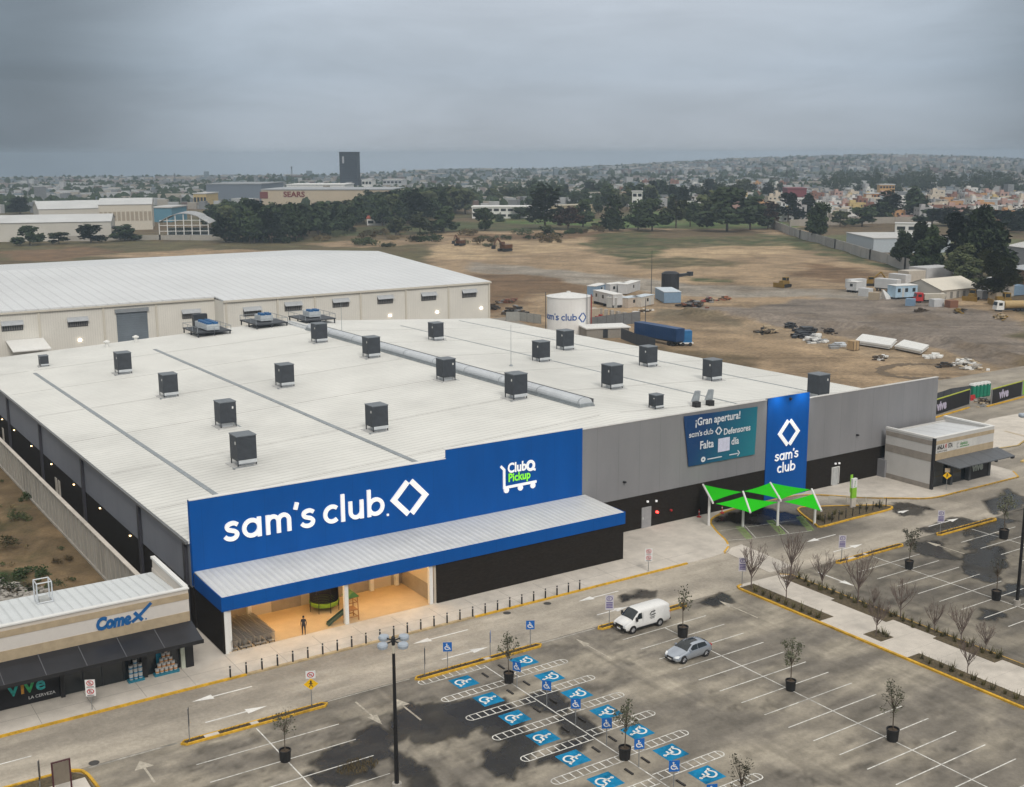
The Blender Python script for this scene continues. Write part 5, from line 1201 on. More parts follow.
car=make_car(); car.location=(63.1,71.2,.012); car.rotation_euler=(0,0,math.radians(2))
def make_van():
    r=thing('white_van','white panel van with a small dark logo, parked beside the kerb island','van'); pnt=M('van_white_paint',(.74,.74,.73),.35,var=.03)
    def sec(zb,zbelt,ztop,wb,wbelt,wtop,cr=.04):
        return [(wb*.9,zb),(wb,zb+.15),(wb+.01,(zb+zbelt)/2),(wbelt,zbelt),(wtop+(wbelt-wtop)*.3,zbelt+(ztop-zbelt)*.7),(wtop,ztop-.06),(wtop*.75,ztop),(0,ztop+cr)]
    st=[(0,sec(.42,.80,.86,.84,.82,.76)),(.10,sec(.34,.92,1.02,.94,.90,.82)),(.55,sec(.3,1.08,1.17,.99,.95,.86)),(.88,sec(.3,1.18,1.26,1.,.97,.86)),(.95,sec(.3,1.2,1.34,1.,.97,.86)),(1.35,sec(.3,1.22,1.74,1.,.97,.82)),(1.72,sec(.3,1.24,2.04,1.0,.97,.80)),(2.1,sec(.3,1.25,2.11,1.0,.97,.81)),(3.5,sec(.3,1.25,2.13,1.0,.97,.82)),(5.2,sec(.32,1.25,2.12,1.0,.97,.82)),(5.55,sec(.36,1.25,2.08,.99,.96,.81)),(5.69,sec(.42,1.2,2.0,.96,.93,.79))]
    loft('body',st,pnt,r)
    for x in (.92,4.35):
        for s in (-1,1): wheel(r,x,s*.925,.37,.25,s)
    patch('windscreen',st,4,6,5,m_glass,r,(-.012,.012))
    for s in (-1,1):
        mb=MB(); sideglass(mb,[(1.28,.955,1.30),(2.08,.965,1.30),(2.08,.87,1.86),(1.72,.87,1.86)],s); mb.build('side_window',m_glass,r)
        mb=MB(); mb.box(1.2,s*1.14-.1,1.22,1.36,s*1.14+.1,1.62); mb.build('mirror',m_dark,r)
        mb=MB(); mb.box(-.01,s*.72-.14,.70,.16,s*.72+.17,.90); mb.build('headlight',bpy.data.materials['headlight_clear'],r)
        mb=MB(); mb.box(5.6,s*.88-.06,.9,5.72,s*.88+.06,1.3); mb.build('tail_light',m_red,r)
        mb=MB()
        for x in (.92,4.35): mb.cyl((x,s*.94,.38),(x,s*1.012,.38),.45,.44,20)
        mb.build('wheel_arch',m_dark,r)
        mb=MB(); mb.box(1.4,s*1.005-.02,.34,3.9,s*1.005+.01,.5); mb.build('sill_trim',m_dark,r)
        mb=MB(); mb.box(2.14,s*.99-.015,.6,2.155,s*.99+.02,1.9) ; mb.box(3.55,s*.99-.015,.6,3.565,s*.99+.02,1.95); mb.build('door_seam',m_steel,r)
    f=Frame((3.0,-1.016,1.15),(1,0,0),(0,.0,1)); mb=MB(); stroke(mb,f,[(0,.35),(.22,.6),(.7,.62)],.1,.004); stroke(mb,f,[(.1,.25),(.75,.33)],.1,.004); stroke(mb,f,[(0,.05),(.7,.08)],.06,.004); stroke(mb,f,[(.1,-.08),(.62,-.06)],.05,.004); mb.build('side_logo',m_darkm,r)
    mb=MB(); mb.box(-.06,-.92,.36,.12,.92,.64); mb.box(-.02,-.56,.66,.06,.56,.88); mb.build('front_bumper',m_dark,r); mb=MB(); mb.box(-.085,-.25,.42,-.062,.25,.56); mb.build('number_plate',m_signwhite,r)
    mb=MB(); mb.box(5.68,-.95,.4,5.78,.95,.58); mb.build('rear_bumper',m_dark,r)
    return r
van=make_van(); van.location=(63.6,78.7,.012); van.rotation_euler=(0,0,math.radians(.6)); van.scale=(.93,.93,.93)
# ================================================================ PERSON
def person(name,label,x,y,z,rz):
    J={'pel':(0,0,.96,.135),'ab':(0,-.01,1.12,.125),'ch':(0,-.005,1.32,.15),'nk':(0,.0,1.49,.062),'hd':(0,-.015,1.60,.088),'hd2':(0,-.01,1.69,.085),
       'shl':(.17,0,1.43,.06),'ell':(.24,.03,1.15,.045),'wrl':(.235,-.07,.92,.032),'hal':(.23,-.1,.83,.036),'shr':(-.17,0,1.43,.06),'elr':(-.23,.02,1.15,.045),'wrr':(-.24,-.02,.90,.032),'har':(-.235,-.04,.81,.036),
       'hpl':(.10,0,.90,.105),'knl':(.115,-.02,.50,.066),'anl':(.12,.02,.10,.044),'tol':(.135,-.15,.045,.04),'hpr':(-.10,0,.90,.105),'knr':(-.12,-.0,.50,.066),'anr':(-.13,.03,.10,.044),'tor':(-.15,-.14,.045,.04)}
    E=[('pel','ab'),('ab','ch'),('ch','nk'),('nk','hd'),('hd','hd2'),('ch','shl'),('shl','ell'),('ell','wrl'),('wrl','hal'),('ch','shr'),('shr','elr'),('elr','wrr'),('wrr','har'),('pel','hpl'),('hpl','knl'),('knl','anl'),('anl','tol'),('pel','hpr'),('hpr','knr'),('knr','anr'),('anr','tor')]
    ks=list(J); me=bpy.data.meshes.new('person'); me.from_pydata([J[k][:3] for k in ks],[(ks.index(a),ks.index(b)) for a,b in E],[])
    o=bpy.data.objects.new('person_tmp',me); COL.objects.link(o); sk=o.modifiers.new('skin','SKIN')
    for i,k in enumerate(ks): me.skin_vertices[0].data[i].radius=(J[k][3],)*2
    me.skin_vertices[0].data[0].use_root=True
    ss=o.modifiers.new('sub','SUBSURF'); ss.levels=2; ss.render_levels=2
    dg=bpy.context.evaluated_depsgraph_get(); nm=bpy.data.meshes.new_from_object(o.evaluated_get(dg)); bpy.data.objects.remove(o)
    root=thing(name,label,'person',(0,0,0))
    ms=[M('skin',(.30,.17,.11),.6),M('dark_jacket',(.028,.028,.036),.85),M('dark_trousers',(.022,.024,.035),.85),M('black_shoes',(.012,.012,.012),.5)]
    nm.materials.clear()
    for m in ms: nm.materials.append(m)
    for p in nm.polygons:
        c=p.center; p.material_index=0 if (c.z>1.50 or (abs(c.x)>.19 and c.z<.93 and c.z>.75)) else (1 if c.z>.92 else (2 if c.z>.09 else 3)); p.use_smooth=True
    b=bpy.data.objects.new('body',nm); COL.objects.link(b); b.parent=root
    mb=MB(); mb.lathe([(.097,1.63),(.10,1.69),(.085,1.76),(.04,1.795),(.0,1.80)],(0,.012,0),12); mb.build('hair',M('black_hair',(.012,.01,.01),.7),root,smooth=True)
    mb=MB(); mb.cyl((0,-.095,1.615),(0,-.125,1.60),.016,.02,6); mb.build('nose',ms[0],root)
    for s in (-1,1):
        mb=MB(); 
        for k,(dx,l) in enumerate(((-.02,.07),(-.007,.085),(.007,.08),(.02,.065))): mb.cyl((s*.232,-.085+dx if s>0 else -.03+dx,.80),(s*.23,-.10+dx if s>0 else -.045+dx,.80-l),.009,.007,5)
        mb.cyl((s*.215,-.11 if s>0 else -.06,.83),(s*.205,-.14 if s>0 else -.09,.78),.01,.008,5); mb.build('fingers',ms[0],root)
    root.location=(x,y,z); root.rotation_euler=(0,0,rz); return root
x,y=G(304,634.5,.156); person('person','person in dark jacket and trousers standing alone in the porch mouth',x,y,.156,-.5)
# ================================================================ TROLLEYS IN THE PORCH
tr=thing('shopping_trolley','','shopping trolley'); m_wire=M('trolley_wire',(.40,.375,.34),.4,metal=.4)
mb=MB()
for i in range(7):
    t=i/6; mb.cyl((-.26+.52*t,-.40,.42),(-.29+.58*t,-.42,.98),.008,.008,3,caps=False); mb.cyl((-.22+.44*t,.42,.50),(-.24+.48*t,.44,.92),.008,.008,3,caps=False); mb.cyl((-.26+.52*t,-.40,.43),(-.22+.44*t,.42,.50),.008,.008,3,caps=False)
for s in (-1,1):
    for z in (.45,.58,.71,.84,.97): mb.cyl((s*(.26+.03*(z-.45)),-.41,z),(s*(.22+.02*(z-.45)),.43,z*.86+.10),.009,.009,3,caps=False)
    for j in range(8): mb.cyl((s*(.26-.04*j/7),-.4+.83*j/7,.43+.07*j/7),(s*(.285-.04*j/7),-.41+.85*j/7,.97-.05*j/7),.008,.008,3,caps=False)
mb.build('basket',m_wire,tr)
mb=MB(); mb.cyl((-.28,-.52,1.04),(.28,-.52,1.04),.025,.025,6); mb.build('handle',M('handle_grey',(.10,.10,.10),.5),tr)
mb=MB()
for s in (-1,1): mb.path([(s*.27,-.52,1.04),(s*.25,-.40,.5),(s*.25,-.45,.15),(s*.2,.45,.15)],.018,4)
mb.box(-.24,-.42,.16,.24,.40,.20); mb.build('chassis',m_wire,tr)
for a,b in ((-.24,-.42),(.24,-.42),(-.19,.42),(.19,.42)):
    mb=MB(); mb.cyl((a-.02,b,.065),(a+.02,b,.065),.065,.065,8); mb.build('wheel',m_rubber,tr)
f=True
for row in range(6):
    for k in range(16):
        loc=(33.05+.66*row+(0.15 if row%2 else 0),94.35+.33*k,.156)
        if f: o=tr; o.location=loc; f=False
        else: o=dup(tr,loc)
        o['label']=f'nested grey shopping trolley, {ORD[row]} row from the left post, {ORD[k]} from the front'; o['group']='nested shopping trolleys in the porch'
# trampoline and play set on show in the porch
x,y=43.7,98.6
r=thing('trampoline','round trampoline with black safety net and lime green skirt on show in the porch','trampoline',(x,y,.156))
mb=MB(); mb.lathe([(1.35,.55),(1.42,.75),(1.42,.95),(1.25,.98)],(x,y,.156),20); mb.build('pad_ring',M('ring_green',(.24,.42,.03),.6),r)
mb=MB()
for k in range(8):
    t=2*PI*k/8; c,s=math.cos(t),math.sin(t); mb.cyl((x+1.45*c,y+1.45*s,.156),(x+1.4*c,y+1.4*s,2.75),.035,.035,6)
mb.build('leg_pole',m_dark,r)
mb=MB()
for k in range(80):
    t=2*PI*k/80; t2=2*PI*(k+5)/80; mb.cyl((x+1.3*math.cos(t),y+1.3*math.sin(t),1.05),(x+1.3*math.cos(t2),y+1.3*math.sin(t2),2.7),.03,.03,3,caps=False); mb.cyl((x+1.3*math.cos(t2),y+1.3*math.sin(t2),1.05),(x+1.3*math.cos(t),y+1.3*math.sin(t),2.7),.03,.03,3,caps=False)
mb.lathe([(1.33,2.65),(1.33,2.75)],(x,y,0),20); mb.build('safety_net',m_dark,r)
mb=MB(); mb.cyl((x,y,1.06),(x,y,1.09),1.25,1.25,20); mb.build('jumping_mat',m_dark,r)
x,y=44.7,94.9
r=thing('play_slide','wooden play frame with a small green roof and dark slide beside the middle porch column','play set',(x,y,.156)); m_wood=M('orange_wood',(.30,.14,.05),.7,var=.2)
mb=MB()
for a in (-.45,.45):
    for b in (-.5,.5): mb.cyl((x+a*1.15,y+b*1.15,.156),(x+a,y+b,2.5),.06,.05,5)
for z in (.5,1.15,1.9,2.4):
    for b in (-.5,.5): mb.path([(x-.5,y+b,z),(x+.5,y+b,z)],.045,5)
    for a in (-.45,.45): mb.path([(x+a,y-.55,z),(x+a,y+.55,z)],.045,5)
mb.box(x-.45,y-.5,1.15,x+.45,y+.5,1.22); mb.build('frame',m_wood,r)
mb=MB(); mb.hexa([(x-.6,y-.65,2.45),(x+.6,y-.65,2.45),(x+.6,y+.65,2.45),(x-.6,y+.65,2.45)],[(x-.1,y-.6,2.95),(x+.1,y-.6,2.95),(x+.1,y+.6,2.95),(x-.1,y+.6,2.95)]); mb.build('roof',M('play_roof_green',(.07,.16,.03),.6),r)
mb=MB(); mb.hexa([(x-2.5,y-.55,.2),(x-.4,y-.25,1.1),(x-.4,y+.25,1.1),(x-2.5,y-.05,.2)],[(x-2.6,y-.55,.27),(x-.4,y-.25,1.2),(x-.4,y+.25,1.2),(x-2.6,y-.05,.27)])
for dy in (-.27,.25): mb.hexa([(x-2.5,y-.3+dy,.2),(x-.4,y+dy,1.15),(x-.4,y+dy+.04,1.15),(x-2.5,y-.26+dy,.2)],[(x-2.5,y-.3+dy,.45),(x-.4,y+dy,1.4),(x-.4,y+dy+.04,1.4),(x-2.5,y-.26+dy,.45)])
mb.build('slide',M('slide_dark_green',(.04,.07,.05),.4),r)
# ================================================================ THE WHITE WAREHOUSE BEHIND
def atX(px,py,x): d=ray(px,py); t=x/d[0]; return float(d[1]*t),float(HC+d[2]*t)
Y1=262.; x1=W(214,298,Y1)[0]; Y2=atX(223,300,x1)[0]; EZ=10.65; xr=W(490,280,Y2)[0]; RY,RZ=atX(378,251,xr)
wh=thing('back_warehouse','long plain white warehouse with louvred vents right behind the store','warehouse',((x1+xr)/2,Y2,0))
m_wwall=ribbed(M('warehouse_cream_sheet',(.70,.68,.625),.6,var=.05,scale=.2,stain=.06),0,.5,.15,.03)
mb=MB(); mb.box(-70,Y1,0,x1,Y1+.3,EZ-.05); mb.box(x1,Y2,0,xr,Y2+.3,EZ-.35); mb.box(x1,Y2+.3,0,x1+.3,Y1+.3,EZ-.3); 
mb.prism([(xr-.3,Y2+.3),(xr,Y2+.3),(xr,2*RY-Y2),(xr-.3,2*RY-Y2)],0,EZ-.4); mb.add([(xr-.02,Y2+.3,EZ-.4),(xr-.02,2*RY-Y2,EZ-.4),(xr-.02,RY,RZ-.2)],[(0,1,2)]); mb.build('wall',m_wwall,wh)
mb=MB(); sl=(RZ-EZ)/(RY-Y2)
def rq(xa,xb,ya,yb): mb.hexa([(xa,ya,EZ+sl*(ya-Y2)-.3),(xb,ya,EZ+sl*(ya-Y2)-.3),(xb,yb,EZ+sl*(yb-Y2)-.3),(xa,yb,EZ+sl*(yb-Y2)-.3)],[(xa,ya,EZ+sl*(ya-Y2)),(xb,ya,EZ+sl*(ya-Y2)),(xb,yb,EZ+sl*(yb-Y2)),(xa,yb,EZ+sl*(yb-Y2))])
rq(x1,xr+.1,Y2-.25,RY); rq(-70,x1-.001,Y1-.25,RY)
mb.hexa([(-70,RY,RZ-.3),(xr+.1,RY,RZ-.3),(xr+.1,2*RY-Y2,EZ-.3),(-70,2*RY-Y2,EZ-.3)],[(-70,RY,RZ),(xr+.1,RY,RZ),(xr+.1,2*RY-Y2,EZ),(-70,2*RY-Y2,EZ)]); mb.build('roof',m_roofw,wh)
mb=MB(); mb.box(x1-.1,Y2-.5,EZ-.5,xr+.15,Y2-.26,EZ-.08); mb.box(-70,Y1-.5,EZ-.35,x1-.15,Y1-.26,EZ+.02)
for px,yy in ((38,Y1),(103,Y1),(156,Y1),(226,Y2),(277.6,Y2),(315,Y2),(360.7,Y2),(406,Y2),(448.6,Y2),(489,Y2)):
    x=W(px,308,yy)[0]; mb.box(x-.22,yy-.25,0,x+.22,yy-.02,EZ-.5)
mb.build('gutter_downpipe',M('cream_downpipe',(.60,.565,.49),.5,var=.03),wh)
m_hood=M('hood_grey',(.40,.42,.44),.5)
for i,(px,py,yy) in enumerate(((12,325,Y1),(77.5,321,Y1),(191,313,Y1),(252,310.5,Y2),(293,305.5,Y2),(340.5,302,Y2),(385,298.7,Y2),(428.5,295.6,Y2),(469,292.5,Y2))):
    x,z=W(px,py,yy); mb=MB(); mb.box(x-2.1,yy-.12,z-1.2,x+2.1,yy-.005,z+.78); lv=mb.build('louvre_window',m_darkm,wh)
    mb=MB()
    for k in range(9): mb.box(x-2.05+.46*k,yy-.17,z-1.1,x-1.8+.46*k,yy-.125,z-.05)
    mb.build('louvre_blade',M('louvre_grey',(.17,.165,.16),.5),lv) if i==0 else mb.build('louvre_blade',bpy.data.materials['louvre_grey'],lv)
    mb=MB(); mb.hexa([(x-2.2,yy-.9,z-.0),(x+2.2,yy-.9,z-.0),(x+2.2,yy-.01,z+.8),(x-2.2,yy-.01,z+.8)],[(x-2.2,yy-.9,z+.08),(x+2.2,yy-.9,z+.08),(x+2.2,yy-.01,z+.9),(x-2.2,yy-.01,z+.9)]); mb.build('hood',m_hood,lv)
xa,zt=W(116,313,Y1); xb,_=W(147,313,Y1); mb=MB(); mb.box(xa,Y1-.1,0,xb,Y1-.005,zt); mb.build('roller_door',ribbed(M('slate_door',(.15,.18,.21),.5,var=.15,scale=.3),2,.5,.4),wh); mb=MB(); mb.box(xa-.3,Y1-.5,zt,xb+.3,Y1-.01,zt+.8); mb.build('door_head',M('door_head_grey',(.25,.27,.29),.5),wh)
mb=MB()
for px,py,yy in ((80,340,Y1),(390,315.5,Y2),(437,312,Y2),(481,308,Y2)):
    x,z=W(px,py,yy); mb.box(x-.28,yy-.3,z-.22,x+.28,yy-.02,z+.22)
mb.build('wall_lamp',M('warehouse_lamp_glow',(1,.95,.85),.5,emit=(1,.86,.68),estr=5),wh)
a=W(12,351,Y1-6);b=W(50,345,Y1-6); mb=MB(); mb.hexa([(a[0],Y1-7,3.2),(b[0],Y1-7,3.2),(b[0],Y1-.1,4.6),(a[0],Y1-.1,4.6)],[(a[0],Y1-7,3.4),(b[0],Y1-7,3.4),(b[0],Y1-.1,4.8),(a[0],Y1-.1,4.8)]); mb.build('dock_canopy',m_white,wh)
mb=MB(); mb.prism([(-70,216),(34,216),(34,262),(-70,262)],-.02,.02); struct('yard_paving',mb,M('yard_concrete',(.26,.235,.20),.9,var=.15,scale=.3))
mb=MB(); mb.prism([(34.1,216),(160,216),(172,262),(34.1,262)],-.02,.018); struct('yard_paving',mb,bpy.data.materials['yard_concrete'])
m_cat=M('machine_yellow',(.24,.15,.03),.55,var=.15)
def late(mb,name,m,par):   # a part added after its thing has been placed, still in the thing's own coordinates
    o=mb.build(name,m); o.parent=par; return o
# ================================================================ generic makers in local coordinates, placed on surveyed edges
def place(r,p,q):
    a=G(*p);b=G(*q); r.location=(a[0],a[1],0); r.rotation_euler=(0,0,math.atan2(b[1]-a[1],b[0]-a[0])); return math.hypot(b[0]-a[0],b[1]-a[1])
m_cont={}
def col(name,c,rough=.6,**k):
    if name not in bpy.data.materials: return M(name,c,rough,**k)
    return bpy.data.materials[name]
def cabin(label,p,q,dep,h,cw,cr,name='site_office',cat='site office',win=3,legs=True):
    r=thing(name,label,cat); L=math.hypot(G(*p)[0]-G(*q)[0],G(*p)[1]-G(*q)[1]); z0=.7 if legs else .0
    mb=MB(); mb.box(0,0,z0,L,dep,z0+h); w=mb.build('wall',cw,r); mb=MB(); mb.box(-.1,-.1,z0+h+.002,L+.1,dep+.1,z0+h+.15); mb.build('roof',cr,r)
    for i in range(win):
        x=L*(i+.5)/win; mb=MB(); mb.box(x-.5,-.03,z0+h*.45,x+.5,-.002,z0+h*.78); mb.build('window',m_glass,w)
        if i==0:
            mb=MB(); mb.box(x+1.0,-.035,z0+.05,x+1.8,-.002,z0+h*.82); mb.build('door',col('door_pale',(.5,.52,.52)),w)
    if legs:
        mb=MB()
        for x in (.4,L/2,L-.4): mb.box(x-.2,.1,-.2,x+.2,dep-.1,z0-.002)
        mb.build('support',m_darkm,r)
    place(r,p,q); return r
def container(label,p,q,dep,h,c,name='shipping_container',cat='container',wheels=0,z0=0.):
    r=thing(name,label,cat); L=math.hypot(G(*p)[0]-G(*q)[0],G(*p)[1]-G(*q)[1]); z0=1.15 if wheels else z0
    mb=MB(); mb.box(0,0,z0,L,dep,z0+h); b=mb.build('box',c,r)
    mb=MB()
    for k in range(int(L/.6)): mb.box(.3+.6*k,-.03,z0+.15,.42+.6*k,-.001,z0+h-.12)
    mb.build('side_rib',c,b); mb=MB(); mb.box(L+.001,.1,z0+.1,L+.04,dep/2-.03,z0+h-.1); mb.box(L+.001,dep/2+.03,z0+.1,L+.04,dep-.1,z0+h-.1); mb.build('rear_door',c,b)
    if wheels:
        mb=MB(); mb.box(.2,.3,.8,L-.2,dep-.3,1.145); mb.box(.6,.2,-.1,1.0,.6,.8); mb.box(.6,dep-.6,-.1,1.,dep-.2,.8); mb.build('chassis',m_darkm,r)
        for k in range(wheels):
            for y in (.22,dep-.22):
                mb=MB(); x=L-1.4-1.25*k; mb.cyl((x,y-.2,.5),(x,y+.2,.5),.5,.5,12); mb.build('wheel',m_rubber,r)
    place(r,p,q); return r
bluec=ribbed(M('navy_trailer_sheet',(.012,.055,.16),.45,var=.12,scale=.4),0,.6,.4)
whitec=M('white_trailer_sheet',(.55,.56,.57),.5,var=.08,scale=.5,stain=.15)
greyc=M('dull_blue_sheet',(.20,.30,.42),.5,var=.1)
container('long navy blue box trailer parked behind the store right side',(634,339),(676,347),2.5,2.9,bluec,'box_trailer','trailer',2)
r=thing('generator_box','blue machine box on a small trailer beside the long navy trailer','generator'); mb=MB(); mb.box(0,0,.8,2.5,2.2,3.4); mb.build('cabinet',M('bright_blue_sheet',(.02,.15,.36),.5,var=.2,scale=1.),r)
mb=MB(); mb.box(-.3,-.2,.5,2.8,2.4,.79); mb.build('chassis',m_white,r)
for x in (.4,2.1):
    mb=MB(); mb.cyl((x,-.3,.4),(x,-.05,.4),.4,.4,10); mb.build('wheel',m_rubber,r)
r.location=(*G(681,346),0); r.rotation_euler=(0,0,-.5)
# water tank with lettering wrapped round it
TX,TY=168.3,229.6; TR_=5.25; TH=9.0
tk=thing('water_tank','large white cylindrical water tank with blue lettering behind the store','tank',(TX,TY,0))
mb=MB(); mb.cyl((TX,TY,0),(TX,TY,TH),TR_,TR_,40); mb.build('shell',M('tank_white',(.80,.79,.77),.45,var=.06,scale=.3,stain=.12),tk,smooth=False)
mb=MB(); mb.lathe([(TR_+.12,TH-.12),(TR_+.12,TH+.06),(TR_*.3,TH+.75),(.3,TH+.9)],(TX,TY,0),40); mb.lathe([(.5,TH+.85),(.5,TH+1.15),(.2,TH+1.2)],(TX,TY,0),10); mb.build('roof',M('tank_roof_white',(.68,.68,.67),.45),tk)
mb=MB(); f0=Frame((0,0,0),(1,0,0),(0,0,1)); xx=0.
for ch in "sam's club": xx=club_letters(mb,f0,ch,1.12,xx,3.7,d=.03)+.04
diamond(mb,f0,xx+1.6,4.3,1.25,1.2,.33,.03)
ce=math.atan2(-TY,-TX); hw=5.15
mb.v=[(TX+(TR_-y)*math.cos(ce+(x-hw-2.4)/TR_),TY+(TR_-y)*math.sin(ce+(x-hw-2.4)/TR_),z) for x,y,z in mb.v]; mb.build('lettering',M('tank_letter_blue',(.02,.09,.32),.5),tk)
mb=MB()
for dx in (-.25,.25): 
    a=ce+.95+dx/TR_; mb.cyl((TX+(TR_+.2)*math.cos(a),TY+(TR_+.2)*math.sin(a),0),(TX+(TR_+.2)*math.cos(a),TY+(TR_+.2)*math.sin(a),TH+.8),.05,.05,5)
for k in range(18):
    a=ce+.95; mb.cyl((TX+(TR_+.2)*math.cos(a-.045),TY+(TR_+.2)*math.sin(a-.045),.5*k),(TX+(TR_+.2)*math.cos(a+.045),TY+(TR_+.2)*math.sin(a+.045),.5*k),.03,.03,4)
mb.build('ladder',m_steel,tk)
mb=MB(); a=ce+1.25; mb.cyl((TX+(TR_+.5)*math.cos(a),TY+(TR_+.5)*math.sin(a),0),(TX+(TR_+.5)*math.cos(a),TY+(TR_+.5)*math.sin(a),TH+.6),.16,.16,8); mb.build('riser_pipe',M('riser_red',(.25,.05,.04),.5),tk)
mb=MB(); a=ce-1.5; mb.cyl((TX+(TR_+.3)*math.cos(a),TY+(TR_+.3)*math.sin(a),0),(TX+(TR_+.3)*math.cos(a),TY+(TR_+.3)*math.sin(a),TH+1.),.08,.08,8); mb.build('riser_pipe',m_darkm,tk)
r=thing('pump_house','low pump house with flat white roof beside the water tank','pump house'); mb=MB(); mb.box(0,0,0,10.5,6,2.3); mb.build('wall',M('block_grey',(.27,.25,.22),.8,var=.1),r); mb=MB(); mb.box(-.3,-.3,2.302,10.8,6.3,2.6); mb.build('roof',m_white,r)
mb=MB(); mb.box(4,-.03,.1,5.2,-.002,2.1); mb.build('door',m_darkm,r); r.location=(166.0,219.2,0); r.rotation_euler=(0,0,-.35)
def meshfence(label,pts,h,name='mesh_fence',c=None):
    P=[G(*p) for p in pts]; r=thing(name,label,'fence',(P[0][0],P[0][1],0)); mb=MB()
    for a,b in zip(P[:-1],P[1:]):
        L=math.hypot(b[0]-a[0],b[1]-a[1]); n=max(1,int(L/2.5))
        for k in range(n+1):
            x=a[0]+(b[0]-a[0])*k/n;y=a[1]+(b[1]-a[1])*k/n; mb.cyl((x,y,-.2),(x,y,h),.04,.04,5)
    mb.build('post',m_darkm,r); mb=MB()
    for a,b in zip(P[:-1],P[1:]): mb.hexa([(a[0],a[1],.05),(b[0],b[1],.05),(b[0],b[1]+.03,.05),(a[0],a[1]+.03,.05)],[(a[0],a[1],h),(b[0],b[1],h),(b[0],b[1]+.03,h),(a[0],a[1]+.03,h)])
    mb.build('mesh_panel',c or M('grey_windbreak_mesh',(.16,.165,.17),.8),r); return r
meshfence('grey mesh fence right of the tank, in front of the concrete blocks',((588,330),(615,326),(640,323)),3.0)
meshfence('short dark mesh fence between pump house and long trailer',((621,339),(636,345),(655,350)),2.6,c=M('dark_mesh',(.07,.075,.085),.8))
meshfence('low pale mesh fence left of the tank beside the warehouse corner',((506,321),(520,321),(541,324)),2.4,c=M('pale_mesh2',(.32,.32,.30),.8))
m_rw=M('site_red',(.32,.06,.05),.6)
cabin('white prefab site office with dark windows, largest beside the tank',(593,303),(613,308),3.0,3.0,whitec,m_white,win=3)
cabin('pale grey upright site cabin right of the large site office',(616,308),(624,306),3.0,2.8,M('cabin_grey',(.42,.43,.42),.6),m_white,win=1,legs=False)
cabin('white and red site cabin in the middle of the site offices',(628,308),(640,306),3.,2.7,M('cabin_cream',(.48,.42,.36),.6),M('roof_bluewhite',(.55,.62,.68),.5),win=1,legs=False)
cabin('white site cabin with a red base, left of the blue one',(641,307),(654,304),3.,2.7,M('cabin_white2',(.55,.52,.47),.6),bpy.data.materials['roof_bluewhite'],win=1,legs=False)
cabin('pale blue container office at the right end of the site offices',(655,298),(664,303),5.0,3.1,greyc,M('roof_ice',(.55,.62,.68),.5),win=0,legs=False)
for i,(p,q,l) in enumerate((((596,296),(607,293),'behind the large office'),((610,294),(618,293),'second in the back row'),((619,293),(626,292),'third in the back row'),((627,294),(640,290),'at the right of the back row'))):
    cabin('pale site container '+l,p,q,3,2.9,[greyc,whitec,greyc,whitec][i],m_white,'site_container','container',win=1,legs=False)
for i,(px,py) in enumerate(((588,312),(594,313),(600,314),(606,315),(612,316),(618,317),(624,318),(630,319),(635,319))):
    x,y=G(px,py); mb=MB(); mb.box(-.6,-.5,0,.6,.5,1.5); mb.box(-.5,-.4,1.5,.5,.4,1.56); o=mb.build('concrete_block',m_conc); o.location=(x,y,0); o.rotation_euler=(0,0,.3*i); tag(o,f'pale concrete block in the row before the site offices, {ORD[i]} from the tank','block',group='concrete blocks before the site offices')
container('rusty white skip box just right of the tank',(584,319),(600,317),2.4,2.2,M('skip_cream',(.42,.36,.28),.7),'waste_skip','skip',z0=.1)
r=thing('red_machine','small red compressor in front of the skip box','compressor'); mb=MB(); mb.box(-.9,-.6,.3,.9,.6,1.3); mb.box(.2,-.5,1.3,.8,.5,1.7); mb.build('body',m_rw,r); mb=MB(); mb.cyl((-.5,-.7,.3),(-.5,.7,.3),.3,.3,10); mb.build('wheel',m_rubber,r); r.location=(*G(599,321),0)
x,y=G(670,293); h=hgt(670,271.5,x,y)
r=thing('black_silo','black cylindrical silo with a flat projecting conveyor, far side of the site','silo',(x,y,0)); mb=MB(); mb.lathe([(2.75,1.2),(2.75,h*.92),(1.8,h),(.5,h+.1)],(x,y,0),20); mb.build('shell',M('silo_black',(.022,.024,.03),.6),r)
mb=MB(); mb.hexa([(x+1.5,y-1.6,h*.72),(x+4.6,y-3.6,h*.84),(x+5.4,y-2.4,h*.84),(x+2.2,y-.6,h*.72)],[(x+1.5,y-1.6,h*.88),(x+4.6,y-3.6,h*.93),(x+5.4,y-2.4,h*.93),(x+2.2,y-.6,h*.88)]); mb.box(x+4.4,y-4.,h*.80,x+5.8,y-2.6,h*.99); mb.build('conveyor',m_darkm,r)
mb=MB()
for t in (.4,1.9,3.5,5.): mb.cyl((x+2.2*math.cos(t),y+2.2*math.sin(t),-.2),(x+2.2*math.cos(t),y+2.2*math.sin(t),1.3),.25,.25,6)
mb.build('leg',m_darkm,r)
for px,py,pt,l in ((651,303,250,'tallest, left of the black silo'),(645,338,298,'rising behind the long navy trailer')):
    x,y=G(px,py); r=thing('lightning_mast','thin dark lightning mast '+l,'mast',(x,y,0)); mb=MB(); mb.cyl((x,y,-.2),(x,y,hgt(px,pt,x,y)),.13,.06,6); mb.build('mast',m_darkm,r); mb=MB(); mb.box(x-.5,y-.5,0,x+.5,y+.5,.35); mb.build('footing',m_conc,r)
